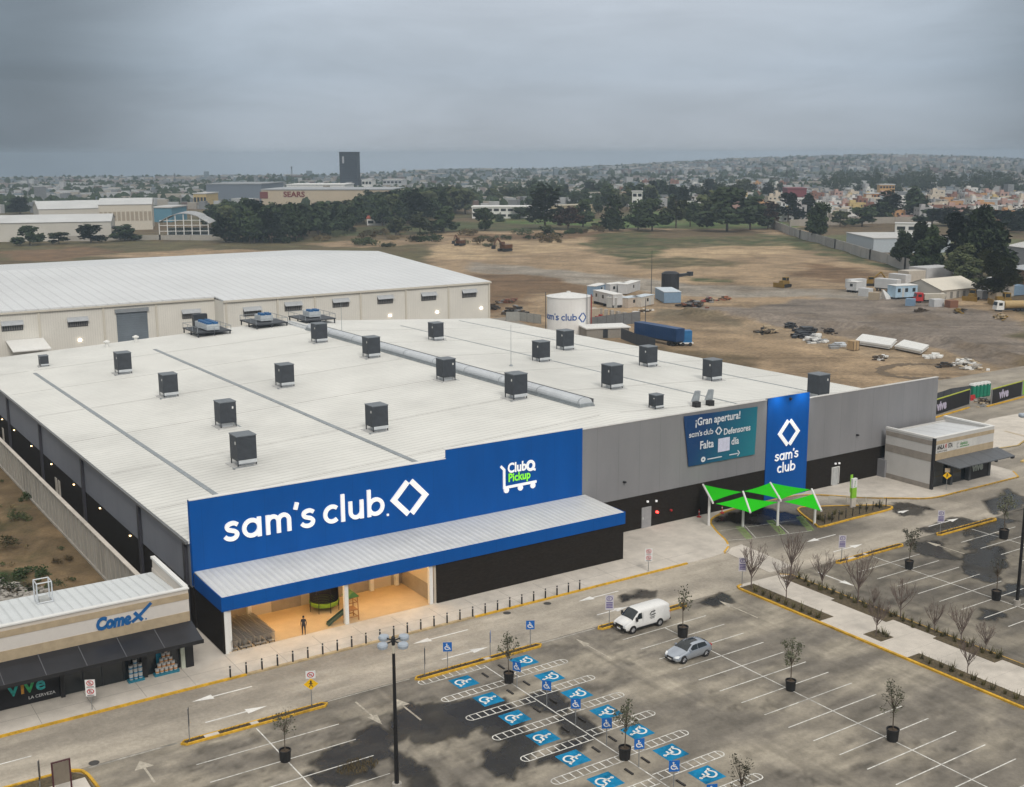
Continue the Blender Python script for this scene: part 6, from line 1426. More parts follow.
def heap(name,label,cat,px,py,w,d,h,m,seed,kind='boxes',n=26,lo=.25,hi=.9):
    rng=random.Random(seed); x,y=G(px,py); mb=MB()
    for k in range(n):
        a=rng.gauss(0,.33)*w;b=rng.gauss(0,.33)*d; hh=h*max(.15,1-abs(a)/w-abs(b)/d)*rng.random(); s=rng.uniform(lo,hi); t=rng.random()*3
        m1=MB(); m1.box(-s,-s*.5,0,s,s*.5,s*.5); m1.rot(t).move(a,b,hh-.1); mb.add(m1.v,m1.f,rng.randrange(len(m)) if isinstance(m,list) else 0)
    o=mb.build(name,m); o.location=(x,y,0); o.rotation_euler=(0,0,rng.random()); return tag(o,label,cat)
heap('scrap_heap','dark scrap heap behind the mesh fence left of the tank','scrap',514,313,7,5,2.6,[m_dark,m_soil,m_steel],3,n=70)
heap('scrap_heap','rust coloured scrap beside the black silo','scrap',692,306,8,5,2.0,[m_dark,M('rust',(.16,.06,.03),.8),m_soil,m_steel],4,n=80)
heap('scrap_heap','small dark scrap pile by the warehouse right corner','scrap',493,309,3,3,1.5,[m_dark,m_soil],6,n=26)
heap('soil_heap','flat heap of reddish spoil and pipes left of the tank','spoil',507,302,7,3,1.0,[M('rust2',(.2,.08,.05),.8),m_steel,m_soil],8,n=30)
heap('soil_heap','small orange rubble pile on the haul road','rubble',725,299,3,2,1.0,[M('orange_rubble',(.30,.12,.06),.8),m_soil],5,n=22)
for i,(a,b,c,d,l) in enumerate((((855,345),(862,338.5),(896,344),(890,350.5),'larger, left'),((895,350),(903,344.5),(928,350),(921,355.5),'smaller, right'))):
    P=[G(*q) for q in (a,b,c,d)]; cx=sum(p[0] for p in P)/4; cy=sum(p[1] for p in P)/4; r=thing('panel_stack',l+' of two low stacks of white insulation panels on the dirt','panels',(cx,cy,0)); mb=MB()
    for k in range(4): mb.prism([(p[0]+.15*math.sin(k*2+i),p[1]+.15*math.cos(k*3)) for p in P],.3+.22*k,.50+.22*k)
    mb.build('panel',m_white,r); mb=MB()
    for t in (.1,.5,.9):
        for u in (.15,.85): 
            x=(P[0][0]*(1-t)+P[3][0]*t)*(1-u)+(P[1][0]*(1-t)+P[2][0]*t)*u; y=(P[0][1]*(1-t)+P[3][1]*t)*(1-u)+(P[1][1]*(1-t)+P[2][1]*t)*u; mb.box(x-.4,y-.4,-.1,x+.4,y+.4,.3)
    mb.build('bearer',m_bark,r)
heap('plastic_heap','little heap of white plastic right of the panel stacks','waste',935,358,2.6,1.6,1.2,m_white,11,n=26)
heap('plastic_heap','long heap of white wrapping and rubble, farthest right on the dirt','waste',968,366,7.5,3.0,1.7,[m_white,m_white,m_stone,m_conc],12,n=110,lo=.2,hi=.8)
heap('pipe_heap','pile of white pipes and sheets by the dark strip','pipes',815,341,4.5,3.,1.8,[m_white,m_white,m_steel],13,n=60,lo=.3,hi=1.0)
heap('timber_heap','brown timber pile at the left end of the material row','timber',767,333,4,2.5,1.8,[m_bark,m_stone,m_dark],14,n=50)
heap('tarp_heap','long dark tarpaulin covered heap behind the white pipes','tarpaulin',805,333,11,3,1.3,[m_dark,m_darkm],15,n=90,lo=.6,hi=1.3)
heap('pipe_heap','loose grey pipes between the pile and the tan crate','pipes',838,346,5,1.2,.5,[m_galv,m_steel],16,n=26,lo=.4,hi=1.2)
x,y=G(853,350); r=thing('crate','tan plywood crate left of the large panel stack','crate',(x,y,0)); mb=MB(); mb.box(x-.9,y-.9,.12,x+.9,y+.9,2.1); mb.build('box',M('plywood',(.42,.30,.17),.8,var=.12),r); mb=MB()
for dx in (-.9,0,.9): mb.box(x+dx-.06,y-.95,0,x+dx+.06,y+.95,.118); mb.box(x+dx-.05,y-.94,.12,x+dx+.05,y-.902,2.1)
mb.build('batten',m_bark,r)
for i,(p,q,dep,h,l) in enumerate((((858,296),(868,297),2.6,2.4,'front left of the yard'),((868,300),(878,300.5),2.4,2.2,'before the long trailer'),((905,306),(914,306.5),2.2,2.0,'before the red truck'),((934,308),(944,307.5),2.4,2.3,'before the tent left end'),((950,309),(958,308.5),2.2,2.2,'before the tent middle'),((982,300),(994,299),3.,2.6,'right of the tent'),((996,303),(1008,302),3.,2.8,'by the far right machines'),((1010,296),(1024,295),3.,3.,'at the right edge under the trees'),((986,287),(1000,288),3.2,3.,'behind the tent right end'),((1008,284),(1022,286),4.,3.6,'under the rightmost trees'))):
    container('small site container '+l,p,q,dep,h,[whitec,M('tan_sheet_%s'%'abcdefghij'[i],(.36,.30,.22),.7),greyc,whitec,M('rust_sheet_%s'%'abcdefghij'[i],(.22,.10,.06),.7)][i%5],'site_container','container',z0=.05)
for i,(px,py,w,d,h,l,ms) in enumerate(((600,300,5,2,1.2,'behind the white office',[m_white,m_steel,m_dark]),(632,300,6,2,1.2,'among the back cabins',[m_white,m_soil,m_steel]),(646,311,5,2,1.0,'before the white cabins',[m_white,m_stone,m_soil]),(560,318,5,2,1.0,'left foot of the tank',[m_steel,m_dark]),(708,301,6,3,1.4,'right of the silo',[m_dark,m_soil,m_steel,m_rw]),(790,326,9,2,1.0,'along the bank behind the pipes',[m_dark,m_darkm]),(830,332,8,2,1.0,'along the bank left of the crate',[m_dark,m_soil]),(880,358,5,1.5,.7,'below the large panel stack',[m_bark,m_soil,m_white]),(945,366,4,1.5,.7,'left of the long white heap',[m_soil,m_dark]),(920,312,6,2,1.2,'before the red truck',[m_bark,m_soil]),(960,312,7,2,1.3,'before the tent',[m_cat,m_soil,m_dark]),(1000,318,7,2,1.3,'at the right end of the yard',[m_cat,m_stone,m_dark]))):
    heap('material_heap','low heap of building material '+l,'materials',px,py,w,d,h,ms,40+i,n=46,lo=.2,hi=.7)
# tyre ring on the dirt
mb=MB(); cx,cy=G(925,371); rng=random.Random(2)
for k in range(60):
    t=PI*1.5*k/60-.2; rr=7.2+.6*rng.random(); w=.5+.9*rng.random(); a,b=(cx+rr*1.25*math.cos(t),cy+rr*math.sin(t)); t2=t+.09
    mb.add([(cx+(rr-w)*1.25*math.cos(t),cy+(rr-w)*math.sin(t),.012),(cx+(rr+w)*1.25*math.cos(t),cy+(rr+w)*math.sin(t),.012),(cx+(rr+w)*1.25*math.cos(t2),cy+(rr+w)*math.sin(t2),.012),(cx+(rr-w)*1.25*math.cos(t2),cy+(rr-w)*math.sin(t2),.012)],[(0,1,2,3)])
struct('tyre_track',mb,M('damp_dirt',(.16,.12,.08),.9,var=.3))
# portable toilets, hoardings
m_tg=M('toilet_green',(.015,.20,.13),.5,var=.08)
a=G(974.5,399.5);b=G(992.5,396.5); ang=math.atan2(b[1]-a[1],b[0]-a[0]); Ld=math.hypot(b[0]-a[0],b[1]-a[1])/5
pt0=thing('portable_toilet','','portable toilet'); w=Ld*.46
mb=MB(); mb.box(-w,-w,0,w,w,2.25); bd=mb.build('cabin',m_tg,pt0); mb=MB(); mb.hexa([(-w-.03,-w-.03,2.252),(w+.03,-w-.03,2.252),(w+.03,w+.03,2.252),(-w-.03,w+.03,2.252)],[(-w*.7,-w*.8,2.6),(w*.7,-w*.8,2.6),(w*.7,w*.8,2.6),(-w*.7,w*.8,2.6)]); mb.build('roof',m_white,pt0)
mb=MB(); mb.box(-w*.7,-w-.03,.1,w*.7,-w-.002,2.0); mb.build('door',M('toilet_door_green',(.02,.24,.15),.5),bd); mb=MB(); mb.box(-w*.3,-w-.04,2.05,w*.3,-w-.01,2.2); mb.build('vent',m_white,bd)
for i in range(5):
    loc=(a[0]+math.cos(ang)*Ld*(i+.5),a[1]+math.sin(ang)*Ld*(i+.5)+.9,.1); o=pt0 if i==0 else dup(pt0,loc,ang); o.location=loc; o.rotation_euler=(0,0,ang); o['label']=f'green portable toilet with white roof, {ORD[i]} from the left of the row'; o['group']='row of portable toilets'
r=thing('red_barrier','small red plastic barrier left of the portable toilets','barrier'); mb=MB(); mb.hexa([(-.7,-.3,0),(.7,-.3,0),(.7,.3,0),(-.7,.3,0)],[(-.6,-.1,.9),(.6,-.1,.9),(.6,.1,.9),(-.6,.1,.9)]); mb.build('barrier',m_red,r); r.location=(*G(972,400),0)
heap('rubble_heap','loose debris in front of the portable toilets','rubble',983,402,5,1.5,.8,[m_conc,m_soil,m_stone,m_steel],21,n=50,lo=.15,hi=.5)
def hoard(label,p,q,tx,h=2.6,txt='vive'):
    r=thing('hoarding','','hoarding'); L=math.hypot(G(*p)[0]-G(*q)[0],G(*p)[1]-G(*q)[1]); mb=MB(); mb.box(0,0,.1,L,.1,h); pnl=mb.build('panel',bpy.data.materials['black_hoarding'],r); mb=MB(); mb.box(0,-.02,h+.002,L,.12,h+.16); mb.build('top_strip',M('strip_yellow_green',(.4,.45,.05),.6),r)
    mb=MB(); mb.box(L+.002,-.05,0,L+.15,.15,h); mb.box(-.15,-.05,0,-.002,.15,h); mb.build('post',m_steel,r)
    mb=MB(); textmesh(mb,Frame((0,-.004,0),(1,0,0),(0,0,1)),txt,2.1,tx,.75,.05,d=.012); mb.build('hoarding_letter',M('letter_lilac',(.45,.42,.55),.6),pnl); place(r,p,q); r['label']=label; return r
hoard('black hoarding with pale lettering half behind the store right end',(934,416),(969,404.5),.9)
hoard('black hoarding with pale lettering right of the green toilets',(991.5,404.5),(1021,396),2.6)
r=hoard('yellow green end panel of the hoarding at the right edge',(1022,395.5),(1040,388),99.); 
for ch in list(r.children):
    if ch.name.startswith('panel'): ch.data.materials[0]=m_lime
r2=meshfence('dark mesh screen behind the hoarding at the store right end',((936,407),(950,402),(970,399)),2.4,c=bpy.data.materials['dark_mesh'])
mb=MB(); kerbstrip(mb,[G(930,420),G(970,408)],.35); kerbstrip(mb,[G(988,407),G(1030,396)],.35); struct('kerb',mb,m_yellow)
# ================================================================ TENT, TRUCKS, MACHINES
r=thing('marquee_tent','large off-white marquee tent with dark windows at the right','tent'); L=26.;D=20; mb=MB(); mb.box(0,0,0,L,D,3.6); mb.add([(0,0,3.6),(0,D,3.6),(0,D/2,6.6),(L,0,3.6),(L,D,3.6),(L,D/2,6.6)],[(0,2,1),(3,4,5)]); wl=mb.build('side_cloth',M('tent_cloth',(.52,.49,.44),.7,var=.06),r)
mb=MB(); mb.hexa([(-.4,-.5,3.55),(L+.4,-.5,3.55),(L+.4,D/2,6.72),(-.4,D/2,6.72)],[(-.4,-.5,3.65),(L+.4,-.5,3.65),(L+.4,D/2,6.82),(-.4,D/2,6.82)]); mb.hexa([(-.4,D/2,6.72),(L+.4,D/2,6.72),(L+.4,D+.5,3.55),(-.4,D+.5,3.55)],[(-.4,D/2,6.82),(L+.4,D/2,6.82),(L+.4,D+.5,3.65),(-.4,D+.5,3.65)]); mb.build('roof',M('tent_roof',(.62,.58,.50),.7,var=.05),r)
for k in range(6):
    mb=MB(); mb.box(1.5+4.2*k,-.05,.6,3.2+4.2*k,-.002,2.9); mb.build('tent_window',M('tent_window_grey',(.22,.21,.19),.6) if k==0 else bpy.data.materials['tent_window_grey'],wl)
a=G(941,301);b=G(980,297); r.location=(a[0],a[1],0); r.rotation_euler=(0,0,math.atan2(b[1]-a[1],b[0]-a[0])); s=math.hypot(b[0]-a[0],b[1]-a[1])/L; r.scale=(s,.75,.85)
container('white box trailer, left of two behind the open yard',(850,292),(866,291),2.5,2.7,whitec,'box_trailer','trailer',2)
container('long white box trailer in the middle of the yard group',(874,291),(896,293),2.6,2.9,whitec,'box_trailer','trailer',2)
container('white box trailer partly behind the long one',(888,286),(905,288),2.6,3.,whitec,'box_trailer','trailer',2)
container('cream container behind the marquee',(908,285),(925,284),5,4.4,M('cream_sheet',(.5,.46,.4),.6),z0=.1)
container('white flat roofed shed behind the marquee',(926,282),(955,280),8,4.6,whitec,'yard_shed','shed',z0=.0)
cabin('pale blue site office left of the red truck',(895,300),(917,299),4,3.4,M('ice_blue_sheet',(.38,.53,.66),.6,var=.2,scale=.4),m_white,win=3)
cabin('white cabin at the left end of the yard',(846,292),(856,293),3,2.6,whitec,m_white,win=1)
r=thing('white_canopy_frame','white upturned tarpaulin beside the ice blue office','tarpaulin'); mb=MB(); mb.hexa([(-1.5,-1,0),(1.5,-1,0),(1.5,1,0),(-1.5,1,0)],[(-2.4,-.1,3),(-1.6,-.1,2.8),(-1.6,.1,2.8),(-2.4,.1,3)]); mb.build('cloth',m_white,r); r.location=(*G(887,299),0)
def truck(label,p,ang,cabm,bedm,kind='bed'):
    r=thing('dump_truck' if kind=='bed' else 'tank_truck',label,'truck'); mb=MB(); mb.hexa([(0,-1.2,.7),(2.2,-1.2,.7),(2.2,1.2,.7),(0,1.2,.7)],[(.35,-1.15,3.0),(2.2,-1.15,3.0),(2.2,1.15,3.0),(.35,1.15,3.0)]); c=mb.build('cab',cabm,r)
    mb=MB(); mb.hexa([(-.0,-1.05,1.9),(.05,-1.05,1.9),(.05,1.05,1.9),(-.0,1.05,1.9)],[(.24,-1.0,2.8),(.3,-1.0,2.8),(.3,1.0,2.8),(.24,1.0,2.8)]); mb.v=[(x+.08,y,z) for x,y,z in mb.v]
    for s in (-1,1): mb.box(.7,s*1.18-.02,1.85,1.7,s*1.18+.02,2.6)
    mb.build('window',m_glass,c)
    mb=MB(); mb.box(.3,-.5,.5,8.6,.5,.95); mb.build('chassis',m_darkm,r); mb=MB()
    if kind=='bed': mb.hexa([(2.6,-1.1,1.0),(8.4,-1.1,1.0),(8.4,1.1,1.0),(2.6,1.1,1.0)],[(2.5,-1.3,2.7),(8.9,-1.3,2.7),(8.9,1.3,2.7),(2.5,1.3,2.7)])
    else: mb.cyl((2.6,0,2.0),(8.6,0,2.0),1.1,1.1,14)
    mb.build('bed' if kind=='bed' else 'tank',bedm,r)
    for x in (1.2,6.2,7.5):
        for s in (-1,1):
            mb=MB(); mb.cyl((x,s*1.0-.18,.5),(x,s*1.0+.18,.5),.5,.5,10); mb.build('wheel',m_rubber,r)
    r.location=(*G(*p),0); r.rotation_euler=(0,0,ang); return r
truck('tipper truck with red cab and pale bed before the marquee',(914,303),-.55,m_red,M('bed_cream',(.50,.47,.40),.6))
truck('white cab truck with tan tank at the right edge of the yard',(994,312),-.5,m_white,M('tank_tan',(.42,.30,.14),.6),'tank')
def pickup(label,p,ang,m):
    r=thing('pickup_truck',label,'pickup'); mb=MB(); mb.hexa([(0,-.9,.45),(5.2,-.9,.45),(5.2,.9,.45),(0,.9,.45)],[(.1,-.88,1.05),(5.2,-.88,1.05),(5.2,.88,1.05),(.1,.88,1.05)]); mb.hexa([(1.4,-.85,1.05),(3.3,-.85,1.05),(3.3,.85,1.05),(1.4,.85,1.05)],[(1.9,-.7,1.75),(3.2,-.7,1.75),(3.2,.7,1.75),(1.9,.7,1.75)]); mb.build('body',m,r)
    mb=MB(); mb.box(2.0,-.86,1.12,3.1,-.78,1.6); mb.box(2.,.78,1.12,3.1,.86,1.6); mb.build('window',m_glass,r)
    for x in (1.0,4.2):
        for s in (-1,1):
            mb=MB(); mb.cyl((x,s*.8-.12,.38),(x,s*.8+.12,.38),.38,.38,10); mb.build('wheel',m_rubber,r)
    r.location=(*G(*p),0); r.rotation_euler=(0,0,ang)
pickup('white pickup parked between the tent and the trees',(985,292),.4,m_white); pickup('grey pickup at the far right of the yard',(1008,300),.9,M('grey_car_paint',(.2,.2,.21),.4)); pickup('pale pickup by the tent right side',(996,297),-.3,M('cream_car_paint',(.45,.42,.38),.4))
m_orange=M('machine_orange',(.11,.05,.025),.55,var=.15)
def dozer(label,p,ang,m,sc=1.):
    r=thing('bulldozer',label,'bulldozer'); 
    for s in (-1,1): mb=MB(); mb.prism([(-2,0),(2,0),(2.3,.5),(2,1.0),(-2,1.0),(-2.3,.5)],s*1.2-.3,s*1.2+.3); mb.v=[(x,z,y) for x,y,z in mb.v]; mb.build('track',m_dark,r)
    mb=MB(); mb.box(-1.9,-.85,.7,1.9,.85,1.7); mb.box(-1.9,-.7,1.7,-.2,.7,2.2); mb.build('body',m,r); mb=MB(); mb.box(.0,-.8,1.705,1.6,.8,3.2); c=mb.build('cab',m,r); mb=MB(); mb.box(.2,-.83,2.1,1.4,.83,3.0); mb.box(-.03,-.7,2.1,1.63,.7,3.); mb.build('window',m_glass,c)
    mb=MB(); mb.hexa([(-3.2,-2,.1),(-2.9,-2,.1),(-2.9,2,.1),(-3.2,2,.1)],[(-3.4,-2,1.6),(-3.1,-2,1.6),(-3.1,2,1.6),(-3.4,2,1.6)]); mb.box(-3.0,-1.2,.4,-1.,-.9,.7); mb.box(-3.,.9,.4,-1.,1.2,.7); mb.build('blade',m,r)
    r.location=(*G(*p),0); r.rotation_euler=(0,0,ang); r.scale=(sc,)*3
def excavator(label,p,ang,m,sc=1.):
    r=thing('excavator',label,'excavator')
    for s in (-1,1): mb=MB(); mb.prism([(-2,0),(2,0),(2.3,.45),(2,.9),(-2,.9),(-2.3,.45)],s*1.2-.3,s*1.2+.3); mb.v=[(x,z,y) for x,y,z in mb.v]; mb.build('track',m_dark,r)
    mb=MB(); mb.box(-1.3,-1.3,.95,2.4,1.3,2.2); mb.build('body',m,r); mb=MB(); mb.box(-1.4,.2,2.0,.2,1.25,3.2); c=mb.build('cab',m,r); mb=MB(); mb.box(-1.43,.3,2.3,.1,1.28,3.0); mb.build('window',m_glass,c)
    mb=MB(); mb.cyl((-1.,-.3,1.8),(-4.,-.3,4.6),.32,.28,6); mb.cyl((-4.,-.3,4.6),(-5.8,-.3,2.2),.25,.2,6); mb.build('boom',m,r); mb=MB(); mb.hexa([(-6.4,-.9,1.1),(-5.4,-.9,1.1),(-5.4,.3,1.1),(-6.4,.3,1.1)],[(-6.0,-.9,2.3),(-5.4,-.9,2.3),(-5.4,.3,2.3),(-6.0,.3,2.3)]); mb.build('bucket',m_dark,r)
    r.location=(*G(*p),0); r.rotation_euler=(0,0,ang); r.scale=(sc,)*3
dozer('yellow bulldozer standing alone on the open dirt pad',(784,287),.2,m_cat,1.0)
excavator('dark orange excavator with folded arm, farther of the two on the dirt',(460,245.5),.5,m_orange,1.15); excavator('orange excavator, nearer of the two on the tan dirt',(505,251),.2,m_orange,1.3)
dozer('yellow loader beside the tent right end',(972,301),.4,m_cat,1.05); dozer('yellow machine farther right in the yard',(1003,305),-.6,m_cat,1.1)
excavator('yellow excavator behind the white trailers',(868,286),2.5,m_cat,1.0)
# ================================================================ WALLS AND LOW BUILDINGS AT THE RIGHT
def runwall(label,pts,h,m,t=.25,name='boundary_wall'):
    P=[G(*p) for p in pts]; r=thing(name,label,'wall',(P[0][0],P[0][1],0)); mb=MB(); m2=MB()
    for a,b in zip(P[:-1],P[1:]):
        d=Vector((b[0]-a[0],b[1]-a[1])); n=Vector((-d.y,d.x)).normalized()*t; q=[a,b,(b[0]+n.x,b[1]+n.y),(a[0]+n.x,a[1]+n.y)]
        mb.hexa([(x,y,-.6) for x,y in q],[(x,y,h) for x,y in q]); k=max(1,int(d.length/14))
        for i in range(k+1):
            c=(a[0]+d.x*i/k,a[1]+d.y*i/k); m2.box(c[0]-.3,c[1]-.3,-.6,c[0]+.3,c[1]+.3,h+.15)
    mb.build('panel',m,r); m2.build('pier',m,r); return r
runwall('long grey block wall running down behind the grassy slope at the right',((768,226),(800,238.5),(835,248.5),(870,260),(905,269.5),(962,283)),4.2,M('grey_block_wall',(.36,.35,.335),.85,var=.12,scale=.15,stain=.25))
runwall('pale boundary wall in front of the crowded houses',((790,226.5),(850,224),(940,223)),4,M('pale_block_wall',(.34,.31,.27),.85,var=.15,scale=.1))
runwall('low pale wall across the left field below the sports dome',((68,241),(120,240),(160,240),(222,240)),2.6,M('pale_low_wall',(.36,.34,.30),.85))
def hall(label,p,q,dep,h,mw,mr_,name='warehouse',cat='warehouse',rise=0.,win=0,wm=None):
    r=thing(name,label,cat); L=math.hypot(G(*p)[0]-G(*q)[0],G(*p)[1]-G(*q)[1]); mb=MB(); mb.box(0,0,-.5,L,dep,h)
    if rise: mb.add([(0,0,h),(0,dep,h),(0,dep/2,h+rise),(L,0,h),(L,dep,h),(L,dep/2,h+rise)],[(0,2,1),(3,4,5)])
    w=mb.build('wall',mw,r); mb=MB()
    if rise:
        for y0,y1 in ((-.4,dep/2),(dep+.4,dep/2)): mb.hexa([(-.4,y0,h-.05),(L+.4,y0,h-.05),(L+.4,y1,h+rise-.05),(-.4,y1,h+rise-.05)],[(-.4,y0,h+.15),(L+.4,y0,h+.15),(L+.4,y1,h+rise+.15),(-.4,y1,h+rise+.15)])
    else: mb.box(-.3,-.3,h+.002,L+.3,dep+.3,h+.35)
    mb.build('roof',mr_,r)
    for i in range(win):
        mb=MB(); x=L*(i+.5)/win; mb.box(x-L/win*.36,-.08,h*.35,x+L/win*.36,-.002,h*.72); mb.build('window',wm or m_glass,w)
    place(r,p,q); return r
wroof=M('pale_roof_sheet',(.50,.50,.49),.6,var=.06,scale=.1,stain=.1)
hall('low white workshop with pale flat roof behind the block wall',(846,246),(873,252.5),34,6.0,M('ice_white_wall',(.45,.50,.54),.6),wroof,win=0)
hall('little white clubhouse with dark windows on the far field',(895,233),(930,233.5),10,5.,m_white,wroof,'clubhouse','clubhouse',win=3)
hall('grey warehouse with pale roof, upper one at the right edge',(1006,264),(1060,272),26,7,M('grey_hall_wall',(.3,.31,.33),.7),wroof,rise=2.5)
hall('brown brick warehouse with grey roof at the right edge',(1008,290),(1060,300),20,7,M('brown_brick',(.20,.12,.07),.8,var=.1),M('slate_roof',(.36,.38,.40),.6),rise=1.5,win=3)
cabin('white lorry cabin parked behind the block wall',(880,250),(893,252),5,3.2,whitec,m_white,'yard_cabin','cabin',win=2,legs=False)
cabin('tan lean-to shed behind the block wall near the big tree',(958,262),(972,266),5,3.6,m_stone,m_conc,'yard_shed','shed',win=1,legs=False)
cabin('low grey shed under the big trees',(975,293),(1000,297),5,3.2,m_conc,M('shed_roof_tan',(.35,.28,.22),.7),'yard_shed','shed',win=2,legs=False)
# ================================================================ FAR BUILDINGS
cream=M('mall_cream',(.50,.42,.31),.7,var=.05,scale=.05)
def block(label,pxl,pxr,pyb,pyt,dep,mw,mr_,name='building',cat='building',win=0,rows=1,off=0.):
    a=G(pxl,pyb);b=G(pxr,pyb); c=((a[0]+b[0])/2,(a[1]+b[1])/2); h=hgt((pxl+pxr)/2,pyt,*c)
    r=thing(name,label,cat); L=math.hypot(a[0]-b[0],a[1]-b[1]); mb=MB(); mb.box(0,0,-2,L,dep,h); w=mb.build('wall',mw,r); mb=MB(); mb.box(-.5,-.5,h+.01,L+.5,dep+.5,h+.8); mb.build('roof',mr_,r)
    for k in range(rows):
        if win:
            mb=MB()
            for i in range(win): x=L*(i+.5)/win; z=h*(k+.35)/rows; mb.box(x-L/win*.36,-.15,z,x+L/win*.36,-.01,z+h/rows*.42)
            mb.build('window_row',m_glass,w)
    place(r,(pxl,pyb),(pxr,pyb)); return r,L,h
block('broad blue grey department store block left of the cream mall',207,262,205,184.5,70,M('blue_grey_wall',(.16,.19,.23),.7),M('grey_flat_roof',(.26,.28,.3),.8),'mall_block','shopping mall')
r,L,h=block('long cream shopping mall with red lettering before the dark tower',262,392,207,190,60,cream,M('mall_roof',(.34,.36,.38),.8),'mall_block','shopping mall')
w=[c for c in r.children if c.name.startswith('wall')][0]
mb=MB(); textmesh(mb,Frame((0,-.2,0),(1,0,0),(0,0,1)),'SEARS',6.2,L*.17,h*.6,.03,d=.1,sx=1.1); o=late(mb,'mall_lettering',M('mall_red',(.17,.025,.02),.6),w)
mb=MB(); mb.box(L*-.03+2,-.3,h*.5,L*.05,-.1,h*.9); o=late(mb,'mall_sign',M('mall_sign_red',(.17,.04,.035),.6),w)
block('white upper hall on top behind the cream mall',287,345,200,185,40,m_white,m_white,'mall_block','shopping mall')
a=G(340.5,190);b=G(362,189); 
tw,L,h=block('lone dark glass office tower, tallest on the skyline',340.5,357.5,191,152.5,16,M('tower_dark',(.022,.026,.033),.5,var=.2,scale=.05),m_darkm,'office_tower','tower')
w=[c for c in tw.children if c.name.startswith('wall')][0]
mb=MB(); n=22
for k in range(n): mb.box(.3,-.12,h*(k+.4)/n,L-.3,-.01,h*(k+.75)/n)
late(mb,'window_row',M('tower_glass',(.05,.065,.085),.3,var=.3,scale=.15),w); mb=MB()
for k in range(9): mb.box(L*k/8-.25,-.25,0,L*k/8+.25,-.125,h)
late(mb,'mullion',m_darkm,w); mb=MB(); mb.box(L*.16,-.4,h*.72,L*.26,-.26,h*.9); late(mb,'tower_sign',M('tower_sign_pale',(.4,.4,.42),.5),w)
mb=MB(); mb.box(L+.02,2,-2,L+8,20,h*.32); late(mb,'annex',m_darkm,tw)
block('small white block right of the dark tower',362,372,193,180,20,m_white,wroof,win=3,rows=2)
block('white long block right of the tower behind the trees',383,402,190,180,30,M('far_white',(.5,.52,.54),.7),wroof,win=5,rows=2)
# sports dome
r=thing('sports_dome','arched open sports hall with pale curved roof beyond the left field','sports hall'); a=G(160,238);b=G(207,237.5); L=math.hypot(a[0]-b[0],a[1]-b[1]); hD=hgt(185,213,(a[0]+b[0])/2,(a[1]+b[1])/2); D=24; n=18
mb=MB()
for k in range(n):
    t0=k/n;t1=(k+1)/n; f=lambda t:(L*(t*1.1-.03),hD*(.42+.58*math.sin(PI*(.08+.84*t))**.8) if t<.8 else hD*(.42+.58*math.sin(PI*(.08+.84*t))**.8)*.95)
    (x0,z0),(x1_,z1)=f(t0),f(t1); mb.hexa([(x0,-1,z0-.3),(x1_,-1,z1-.3),(x1_,D,z1-.3),(x0,D,z0-.3)],[(x0,-1,z0),(x1_,-1,z1),(x1_,D,z1),(x0,D,z0)])
mb.build('roof',M('dome_roof',(.36,.37,.38),.6,var=.06,scale=.1),r)
mb=MB(); zz=lambda t:hD*(.42+.58*math.sin(PI*(.08+.84*t))**.8)
for k in range(7): x=L*(k/6*1.04); t=(x/L+.03)/1.1; mb.box(x-.22,-.5,0,x+.22,0,zz(t)-.2)
for z in (3.4,6.4,9): mb.box(.2,-.45,z,L*1.03,-.05,z+.3)
mb.build('frame',m_white,r); mb=MB(); mb.box(0,D-1,0,L,D-.5,4); mb.build('back_wall',M('dome_back',(.30,.34,.37),.7),r); mb=MB(); mb.box(0,2,.02,L,D-1.2,.06); mb.build('court',M('court_green',(.16,.2,.04),.8),r)
mb=MB(); mb.box(-.5,-1,0,L*1.1,-.6,1.6); mb.build('base_wall',M('dome_base',(.28,.33,.37),.8),r); place(r,(160,238),(207,237.5))
lw=M('left_hall_white',(.55,.53,.48),.7,var=.06,scale=.1); lr=M('left_hall_roof',(.52,.53,.53),.6,var=.08,scale=.08)
hall('low long pale factory hall at the left edge',(-30,243),(112,240),40,9.5,lw,lr,rise=3)
r=hall('white hall with ribbed gable behind the low factory',(40,229),(112,227),45,11.5,lw,lr,rise=4,win=14,wm=M('rib_shade',(.33,.30,.24),.8))  # window parts here are dark strips, shade between the ribs put into their colour
r=hall('taller ribbed cream hall at the right of the factory',(100,230),(153,229),45,14.5,M('ribbed_cream',(.58,.54,.46),.7),lr,rise=3,win=12,wm=M('rib_shade2',(.36,.31,.24),.8))  # again no windows: strips coloured as the shade between ribs
hall('small dark roofed workshop before the factory',(104,240),(124,239.5),14,6,m_conc,m_darkm,win=3)
block('teal blue depot beyond the factory',152,172,222,208,30,M('teal_wall',(.10,.24,.33),.7),wroof,'depot','depot')
block('yellow flat building left of the mall block',194,207,208,194,30,M('far_yellow',(.50,.38,.18),.7),wroof,win=4)
r,L,h=block('white school with blue window bands beyond the trees',472,549,218.5,207.5,18,m_white,m_white,'school','school',win=11,rows=2)
hall('cream school annex with long flat roof',(549,217.5),(592,215.5),14,7.5,M('annex_cream',(.42,.36,.24),.7),M('annex_roof',(.40,.36,.27),.7),win=6)
hall('low pale house with red roof among the trees',(367,226),(382,226),10,4.5,m_white,M('red_roof',(.30,.08,.05),.7),'house','house',rise=1.5,win=2)
hall('low white pavilion behind the dark trees',(384,226),(402,225.5),10,4.5,m_white,wroof,'pavilion','pavilion',win=3)
block('white slab block with blank gable beside the tree belt',632,642,213,192,8,m_white,wroof,win=2,rows=3)
block('long cream apartment block above the tree belt',603,631,205,193,12,M('apart_cream',(.45,.40,.33),.7),M('apart_roof',(.4,.3,.22),.7),win=7,rows=2)
